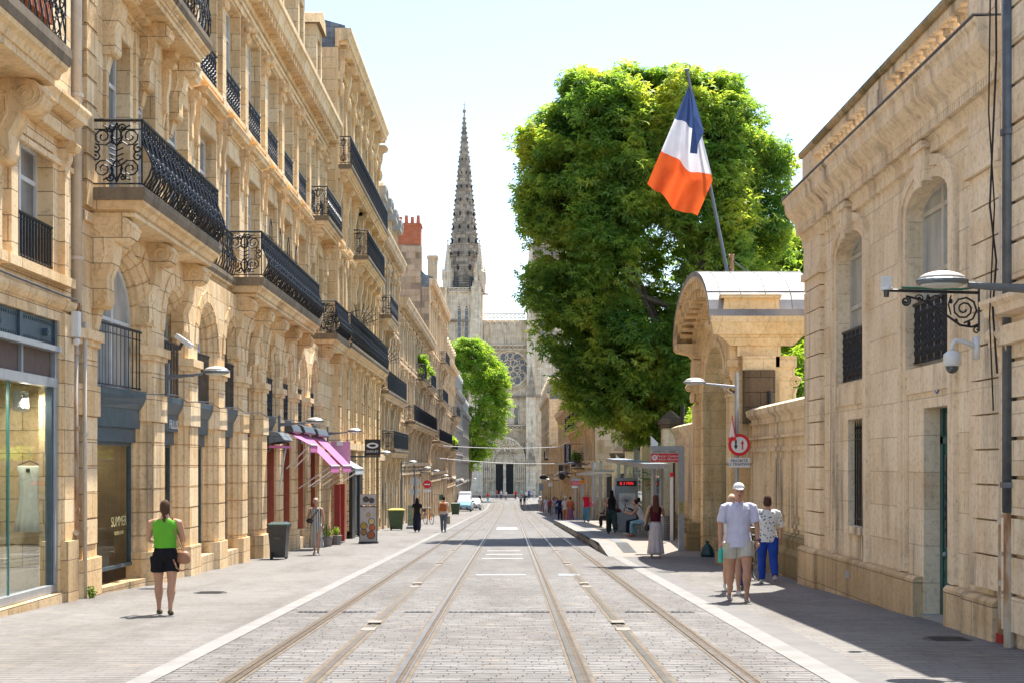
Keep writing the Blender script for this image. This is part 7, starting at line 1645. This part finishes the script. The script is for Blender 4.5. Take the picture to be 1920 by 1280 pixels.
    if sleeve > 0:
        for s_ in (-1, 1):
            sh, el, wr, d2 = A[s_]
            if sleeve <= .5: p = sh.lerp(el, sleeve*2); m.tube([T((s_*.045*H*B_, 0, .312*H)), T((s_*.080*H*B_, 0, .306*H)), sh+Vector((0, 0, -.004*H)), sh.lerp(p, .5), p], [.023*H, .030*H, .035*H*B_, .036*H*B_, .037*H*B_], 10)
            else: p = el.lerp(wr, (sleeve-.5)*2); m.tube([T((s_*.045*H*B_, 0, .312*H)), T((s_*.080*H*B_, 0, .306*H)), sh+Vector((0, 0, -.004*H)), sh.lerp(el, .5), el, p], [.023*H, .029*H, .034*H*B_, .033*H*B_, .029*H, .023*H], 10)
    tp = m.build('top', tm, t, smooth=True); remesh(tp, vox, 3)
    # --- bottom
    bm_ = bmat or cloth('cloth %.2f %.2f %.2f' % bot, bot); m = MB()
    if bottom in ('trousers', 'shorts', 'wide'):
        m.loft([ringT(.465, .05, .05, e=e), ringT(.485, .086, .066, e=e), ringT(.53, .093, .068, e=e), ringT(.57, .080, .060, e=e), ringT(.60, .074, .055, e=e)][: (5 if top_len > .55 else 4)])
        for s_ in (-1, 1):
            hp, kn, an, b = J[s_]; w_ = 1.55 if bottom == 'wide' else 1.0
            if bottom == 'shorts': p = hp.lerp(kn, .55 if det < 2 or B_ > 1.05 else .36); m.tube([hp, hp.lerp(p, .5), p], [.062*H*B_, .060*H*B_, .058*H*B_], 12)
            else: q = an+(kn-an)*.05; m.tube([hp, hp.lerp(kn, .5), kn, kn.lerp(q, .5), q], [.060*H*B_, .053*H*B_*w_**.5, .043*H*w_*B_, .042*H*w_*B_, .033*H*w_*B_], 12)
        o = m.build(bottom if bottom != 'wide' else 'trousers', bm_, t, smooth=True); remesh(o, vox, 3)
    else:
        hem = {'skirt': .07, 'dress': .14, 'short_skirt': .30}[bottom]*H; fx = .5*(J[-1][2].y+J[1][2].y); n = 44; rings = []
        ztop = hz+.07*H; N = 12
        for j in range(N+1):
            f = j/N; zz = ztop+(hem-ztop)*f; rx = (.082+.05*f+.02*sin(PI*min(1, f*2.4)))*H*B_; ry = (.062+.055*f+.015*sin(PI*min(1, f*2.4)))*H*B_
            rings.append([((rx*(1+.09*f*sin(9*2*PI*k/n)))*cos(2*PI*k/n), fx*f+(ry*(1+.11*f*sin(9*2*PI*k/n+1)))*sin(2*PI*k/n), zz) for k in range(n)])
        m.loft(rings, cap=True); m.build('skirt' if bottom != 'dress' else 'dress_skirt', bm_, t, smooth=True)
    # --- shoes
    if det >= 1:
        for s_ in (-1, 1):
            hp, kn, an, b = J[s_]; d = Vector((0, cos(b*.5), sin(b*.5)*.7)).normalized(); m = MB(); o_ = Vector((0, 0, 0))
            m.tube([an+Vector((0, -.022*H, -.014*H)), an+Vector((0, 0, -.012*H)), an+d*.06*H+Vector((0, 0, -.022*H)), an+d*.115*H+Vector((0, 0, -.027*H))], [.016*H, .024*H, .022*H, .012*H], 9)
            ob = m.build('shoe', cloth('shoe %.2f %.2f %.2f' % shoe, shoe), t, smooth=True)
    # --- hair or hat
    hm = cloth('hair %.2f %.2f %.2f' % hair, hair); m = MB()
    def hb(dx, dy, dz_, rx, ry, rz): m.ball(tuple(hc+Vector((dx*H, dy*H, dz_*H))), rx*H, ry*H, rz*H, 14, 10)
    hb(0, -.014, .014, .046, .053, .058)
    if hairs in ('long', 'braid', 'bun', 'bob'): hb(0, -.02, -.01, .045, .045, .055)
    if hairs == 'long':
        m.loft([[tuple(hc+Vector((w_*H*cos(2*PI*k/14)*(1+.06*sin(5*k)), yo*H+d_*H*sin(2*PI*k/14), zz*H))) for k in range(14)] for zz, w_, d_, yo in ((.02, .035, .02, -.035), (-.03, .047, .03, -.032), (-.08, .056, .028, -.048), (-.14, .058, .022, -.062), (-.2, .046, .018, -.066), (-.245, .02, .008, -.064))])
    if hairs == 'bob': hb(0, -.012, -.02, .05, .05, .05)
    if hairs == 'bun': hb(0, -.05, .045, .024, .024, .024)
    if hairs == 'braid':
        hb(0, -.05, .0, .03, .022, .04)
        for k in range(9): m.ball(tuple(hc+Vector((.004*H*(-1)**k, (-.056-.001*k)*H, (-.045-.019*k)*H))), (.0165-.0006*k)*H, .012*H, .014*H, 8, 6)
    if hairs == 'curly':
        for k in range(26): a, b2 = rng.uniform(0, 2*PI), rng.uniform(-.3, 1.4); m.ball(tuple(hc+Vector((.045*H*cos(a)*cos(b2), -.014*H+.048*H*sin(a)*cos(b2), .012*H+.05*H*sin(b2)))), .016*H, .016*H, .016*H, 7, 5)
    ho = m.build('hair', hm, bo, smooth=True)
    if det == 2: remesh(ho, .008, 1)
    if hat:
        m = MB(); hcm = cloth('hat %.2f %.2f %.2f' % hat, hat)
        m.loft([[tuple(hc+Vector((rx*H*cos(2*PI*k/18), rx*1.15*H*sin(2*PI*k/18)-.004*H, zz*H))) for k in range(18)] for zz, rx in ((.022, .050), (.035, .0505), (.055, .045), (.072, .03), (.079, .008))]); 
        m.loft([[tuple(hc+Vector((.034*H*cos(PI*k/8), .045*H+.052*H*sin(PI*k/8), (.024-.012*sin(PI*k/8)+q)*H))) for k in range(9)] for q in (0, .006)]); m.build('cap', hcm, t, smooth=True)
    if extras: extras(t, dict(H=H, A=A, J=J, hc=hc, T=T, hz=hz, B=B_))
    return t
def ex_bag(col, side=1, drop=.02, size=(.11, .07, .09), strap='shoulder'):
    def f(t, d):
        H = d['H']; c = d['T']((side*.145*H*d['B'], -.035*H, drop*H)); m = MB(); rx, ry, rz = size
        m.loft([[tuple(c+Vector((rx*k_*cos(2*PI*k/12), ry*k_*sin(2*PI*k/12), zz))) for k in range(12)] for zz, k_ in ((-rz, .7), (-rz*.7, 1), (0, 1.05), (rz*.8, .85), (rz, .5))]); o = m.build('shoulder_bag', col, t, smooth=True)
        m = MB(); sh = d['T']((side*.06*H, -.02*H, .325*H)); m.tube([c+Vector((0, -.05, rz)), sh+Vector((0, -.04, -.06)), sh+Vector((side*.01, 0, .02)), sh+Vector((side*.03, .06, -.08)), c+Vector((0, .05, rz))], .009, 5); m.build('bag_strap', col, o)
    return f
gs = (.05, .28, .03)
# woman in green top, nearest
def ex_green(t, d):
    ex_bag('tan', 1, -.01, (.09, .06, .085))(t, d)
    H = d['H']; m = MB(); c = d['T']((.150*H, -.04*H, -.085*H)); m.tube([c+Vector((-.1, -.08, .1)), c+Vector((-.05, -.1, -.02)), c+Vector((.02, -.08, -.06)), c+Vector((.1, -.05, -.03))], .012, 5); m.build('dangling_strap', 'tan', t)
person('woman in bright green sleeveless top and black shorts walking away with a dark braid', -4.78, 18.9, 1.58, 4, (.13, .42, .035), (.012, .012, .015), (.09, .05, .03), (.10, .09, .05), legs=((8, 4), (-7, 10)), arms=((14, 13, 62), (12, 14, 70)), skin=(.50, .27, .17), det=2, bottom='shorts', hairs='braid', top_len=.585, build_=1.15, extras=ex_green)
# woman in striped dress walking towards the camera
def ex_stripe(t, d):
    H = d['H']; m = MB(); a = d['T']((-.07*H, .05*H, .31*H)); b = d['T']((.09*H, .075*H, .10*H)); m.tube([a, a.lerp(b, .5)+Vector((0, .05, 0)), b, d['T']((.1*H, 0, .09*H))], .011, 5); o = m.build('bag_strap', 'black', t); m = MB(); m.ball(tuple(b+Vector((.0, .03, 0))), .10, .05, .075, 9, 6); m.build('belt_bag', 'black', o)
person('grey haired woman in a long striped dress walking towards the camera', -5.47, 38.4, 1.6, 175, (.3, .3, .3), (.3, .3, .3), (.42, .38, .34), (.55, .53, .5), legs=((10, 5), (-12, 12)), arms=((8, 16, 10), (-8, 16, 12)), skin=(.45, .25, .16), det=2, bottom='dress', hairs='curly', tmat=M['stripes'], bmat=M['stripes'], extras=ex_stripe, top_len=.52)
# man in white cap
def ex_cap(t, d):
    H = d['H']; m = MB(); sh, el, wr, d2 = d['A'][1]; c = wr+d2*.075; m.loft([[tuple(c+Vector((r_*cos(2*PI*k/12), r_*sin(2*PI*k/12), zz))) for k in range(12)] for zz, r_ in ((-.24, .03), (-.23, .042), (-.05, .042), (-.02, .034), (0, .02), (.02, .02))]); m.build('water_bottle', plain('turquoise bottle', (.03, .45, .38), .25), t, smooth=True)
    m = MB(); T_ = d['T']
    for s_ in (-1, 1): m.prism([tuple(T_((s_*.005*H, .052*H, .335*H))), tuple(T_((s_*.038*H, .035*H, .345*H))), tuple(T_((s_*.028*H, .062*H, .305*H)))], [tuple(T_((s_*.005*H, .060*H, .335*H))), tuple(T_((s_*.038*H, .042*H, .345*H))), tuple(T_((s_*.028*H, .070*H, .305*H)))])
    m.build('shirt_collar', cloth('polo', (.5, .5, .66)), t)
    sh, el, wr, d2 = d['A'][-1]; m = MB(); m.tube([wr-d2*.03, wr-d2*.012], .032, 12); m.build('wristwatch', 'black', t)
    m = MB(); m.box(-.002, .002, 0, .001, 0, .001) if False else None
person('man in white cap, pale lilac polo shirt and beige shorts walking up the pavement', 3.56, 21.3, 1.84, 178, (.56, .56, .70), (.50, .47, .40), (.3, .26, .22), (.26, .22, .21), legs=((15, 18), (-11, 10)), arms=((6, 13, 14), (4, 14, 10)), skin=(.48, .25, .16), det=2, sleeve=.42, bottom='shorts', hat=(.66, .66, .68), build_=1.16, extras=ex_cap, top_len=.465)
person('walker in white trainers and pale top hidden behind the man in the white cap', 3.72, 22.9, 1.68, 176, (.62, .62, .62), (.5, .46, .4), (.6, .5, .36), (.62, .62, .60), legs=((14, 8), (-12, 30)), arms=((4, 22, 20), (-4, 8, 10)), skin=(.48, .28, .18), det=1, sleeve=.3, bottom='shorts', hairs='bob')
person('third walker with raised hand just behind the man in the white cap', 3.98, 24.0, 1.62, 178, (.6, .6, .64), (.03, .05, .2), (.12, .07, .04), (.1, .1, .1), legs=((8, 6), (-8, 14)), arms=((10, 10, 20), (6, 10, 20)), det=1, sleeve=.3, hairs='bob')
person('dark haired woman in floral blouse and royal blue trousers walking away', 4.86, 25.8, 1.66, -4, (.6, .6, .6), (.015, .055, .33), (.07, .035, .03), (.5, .5, .52), legs=((8, 5), (-14, 26)), arms=((22, 14, 100), (2, 14, 12)), skin=(.46, .26, .17), det=2, sleeve=.55, hairs='bob', tmat=M['floral'], build_=1.12, top_len=.47)
person('long haired woman in burgundy top and long pale skirt walking past the stop sign', 3.9, 36.7, 1.68, 3, (.07, .008, .015), (.52, .47, .48), (.10, .04, .025), (.55, .5, .48), legs=((8, 5), (-10, 12)), arms=((4, 18, 8), (30, 16, 95)), skin=(.50, .30, .2), det=2, bottom='skirt', hairs='long', top_len=.585, z=g(36.7), extras=ex_bag('black', -1, -.03, (.07, .06, .09)))
person('woman in black top and dark green trousers walking away along the platform', 3.82, 51.5, 1.66, 4, (.015, .015, .018), (.03, .05, .045), (.012, .01, .012), (.08, .08, .08), legs=((16, 6), (-18, 26)), arms=((-6, 14, 10), (6, 14, 30)), skin=(.42, .24, .16), det=1, bottom='wide', hairs='long', z=g(51.5)+PZ, extras=ex_bag(cloth('wine bag', (.08, .01, .015)), 1, .03, (.1, .06, .07)), top_len=.56)
def sit(label, x, y, face, top, bot, hair, arms, legs=((84, 84), (78, 86)), **kw):
    return person(label, x, y, 1.7, face, top, bot, hair, arms=arms, legs=legs, z=g(y)+PZ, **kw)
def ex_phone(t, d):
    sh, el, wr, d2 = d['A'][1]; c = wr+d2*.09; m = MB(); m.box(c.x-.04, c.x+.04, c.y-.01, c.y+.01, c.z-.02, c.z+.11); m.build('phone', 'black', t)
sit('man in dark jacket and navy trousers seated on the shelter bench lifting a phone', 4.62, 48.9, 70, (.03, .04, .045), (.012, .018, .045), (.03, .02, .02), ((30, 10, 60), (55, 10, 60)), sleeve=.95, lean=4, det=1, extras=ex_phone)
sit('person in white vest and light jeans bent over a phone on the shelter bench', 4.62, 47.3, 75, (.6, .58, .56), (.25, .42, .5), (.04, .03, .03), ((38, 8, 70), (42, 8, 66)), lean=24, det=1, skin=(.5, .27, .18), extras=ex_phone, shoe=(.5, .2, .12))
sit('person in dark clothes sitting low by the kiosk with bags', 4.5, 62, 80, (.04, .04, .05), (.02, .02, .025), (.02, .015, .015), ((25, 8, 60), (25, 8, 60)), lean=14, det=1, sleeve=.9, legs=((95, 100), (100, 105)))
def ex_pack(col, sz_=(.15, .09, .22)):
    def f(t, d):
        c = d['T']((0, -.105*d['H'], .2*d['H'])); m = MB(); a, b, h = sz_
        m.loft([[tuple(c+Vector((a*k_*cos(2*PI*k/12), b*k_*sin(2*PI*k/12), zz))) for k in range(12)] for zz, k_ in ((-h, .7), (-h*.8, 1), (h*.5, 1), (h*.9, .8), (h, .4))]); m.build('backpack', col, t, smooth=True)
    return f
person('woman in black top and black trousers walking away on the left pavement', -4.36, 63.8, 1.62, 2, (.015, .014, .018), (.02, .022, .04), (.015, .01, .01), (.1, .1, .1), det=1, sleeve=.3, bottom='wide', hairs='long')
def ex_fl(t, d):
    ex_pack(cloth('rust backpack', (.42, .13, .04)), (.17, .11, .2))(t, d); sh, el, wr, d2 = d['A'][1]; c = wr+d2*.1; m = MB(); m.box(c.x-.1, c.x+.1, c.y-.05, c.y+.05, c.z-.42, c.z-.05); m.build('paper_bag', cloth('paper', (.45, .37, .28)), t)
person('man in pale shirt with a rust coloured backpack walking away near the rails', -3.12, 63.8, 1.68, -3, (.58, .54, .54), (.12, .14, .18), (.03, .02, .015), (.04, .04, .04), det=1, sleeve=.35, extras=ex_fl)
person('blond person in navy top and trousers standing on the right pavement', 3.35, 92, 1.72, 5, (.012, .022, .09), (.012, .018, .06), (.5, .36, .16), (.35, .2, .12), det=1, sleeve=.5, legs=((4, 3), (-4, 6)), arms=((50, 20, 90), (0, 12, 20)))
person('woman in orange and purple dress walking away with a brown bag', 3.75, 85.5, 1.68, 0, (.5, .12, .05), (.28, .1, .16), (.02, .015, .02), (.1, .05, .04), det=1, sleeve=.5, bottom='dress', extras=ex_bag(cloth('brown bag', (.3, .11, .03)), 1, .05, (.12, .08, .12)))
person('walker in white hat just ahead of the woman in the orange dress', 3.55, 88, 1.70, 0, (.6, .55, .5), (.5, .2, .08), (.5, .45, .4), (.1, .1, .1), det=1, sleeve=.4, hat=(.66, .64, .6))
person('woman in red top and blue jeans with a pink bag on the platform', 4.18, 75, 1.68, 178, (.58, .01, .05), (.10, .22, .32), (.07, .03, .02), (.4, .4, .4), det=1, sleeve=.1, bottom='wide', hairs='long', z=g(75)+PZ, arms=((30, 28, 130), (30, 28, 130)), extras=ex_bag(cloth('pink bag', (.6, .12, .25)), -1, .1, (.12, .1, .14)))
# cafe crowd on the right, 130-165 m away
cr = [((.55, .6, .7), (.6, .6, .65)), ((.5, .04, .06), (.1, .1, .12)), ((.6, .55, .6), (.4, .5, .6)), ((.35, .02, .04), (.3, .05, .08)), ((.5, .55, .65), (.02, .03, .06)), ((.62, .6, .6), (.5, .08, .1)), ((.1, .14, .3), (.5, .5, .55)), ((.04, .04, .05), (.04, .04, .05)), ((.6, .45, .45), (.1, .12, .2)), ((.62, .62, .62), (.3, .3, .32))]
cw = ['pale blue top and white trousers', 'red top and dark trousers', 'lilac top and light jeans', 'dark red top and wine skirt colour trousers', 'light blue shirt and navy trousers', 'white shirt and red trousers', 'dark blue top and pale trousers', 'black clothes', 'salmon top and dark blue trousers', 'white shirt and grey trousers']
pos_ = [(3.35, 128), (3.75, 131), (4.15, 133), (3.55, 138), (4.4, 129), (4.75, 134), (4.55, 140), (3.9, 144), (4.9, 127), (3.25, 150)]
for i, ((a, b), w_, (x, y)) in enumerate(zip(cr, cw, pos_)):
    person('far figure in '+w_+' on the right pavement', x, y, 1.6+.12*(i % 3 == 0), (0, 180, 30, 200)[i % 4], a, b, random.choice([(.05, .03, .02), (.3, .2, .1), (.5, .45, .4)]), det=0, sleeve=.4, group='far group of people on the right pavement')
sq = [(-4.6, 205, (.05, .05, .06), (.3, .32, .36), 'black top and grey trousers'), (-3.6, 218, (.6, .04, .03), (.1, .5, .6), 'bright red top and turquoise trousers'), (-2.4, 240, (.5, .05, .05), (.06, .05, .06), 'red top and dark trousers'), (-1.6, 236, (.5, .5, .6), (.03, .04, .12), 'lilac shirt and navy trousers'), (-.8, 232, (.64, .58, .56), (.2, .12, .1), 'pale pink top and brown trousers'), (.9, 236, (.5, .02, .03), (.12, .02, .03), 'crimson shirt and dark shorts'), (2.0, 245, (.1, .4, .5), (.05, .06, .1), 'teal top and navy trousers'), (2.7, 230, (.62, .6, .6), (.02, .03, .08), 'white top and navy trousers'), (1.55, 205, (.55, .5, .5), (.03, .04, .08), 'grey top and dark blue trousers'), (2.1, 204, (.08, .16, .15), (.05, .05, .05), 'dark green top and black shorts'), (4.2, 240, (.55, .56, .6), (.5, .5, .5), 'white shirt and grey trousers'), (5.6, 236, (.4, .06, .05), (.04, .05, .12), 'brick red top and navy trousers'), (3.3, 242, (.05, .1, .3), (.03, .04, .1), 'royal blue top and dark trousers'), (3.9, 176, (.62, .6, .6), (.03, .03, .04), 'white hat and dark trousers')]
for i, (x, y, a, b, w_) in enumerate(sq):
    person('tiny figure in '+w_+(' crossing the end of the street' if y < 210 else ' on the cathedral square'), x, y, 1.7, (180, 0, 90, 200)[i % 4], a, b, random.choice([(.05, .03, .02), (.3, .2, .1)]), det=0, sleeve=.4, group='tiny people at the cathedral')
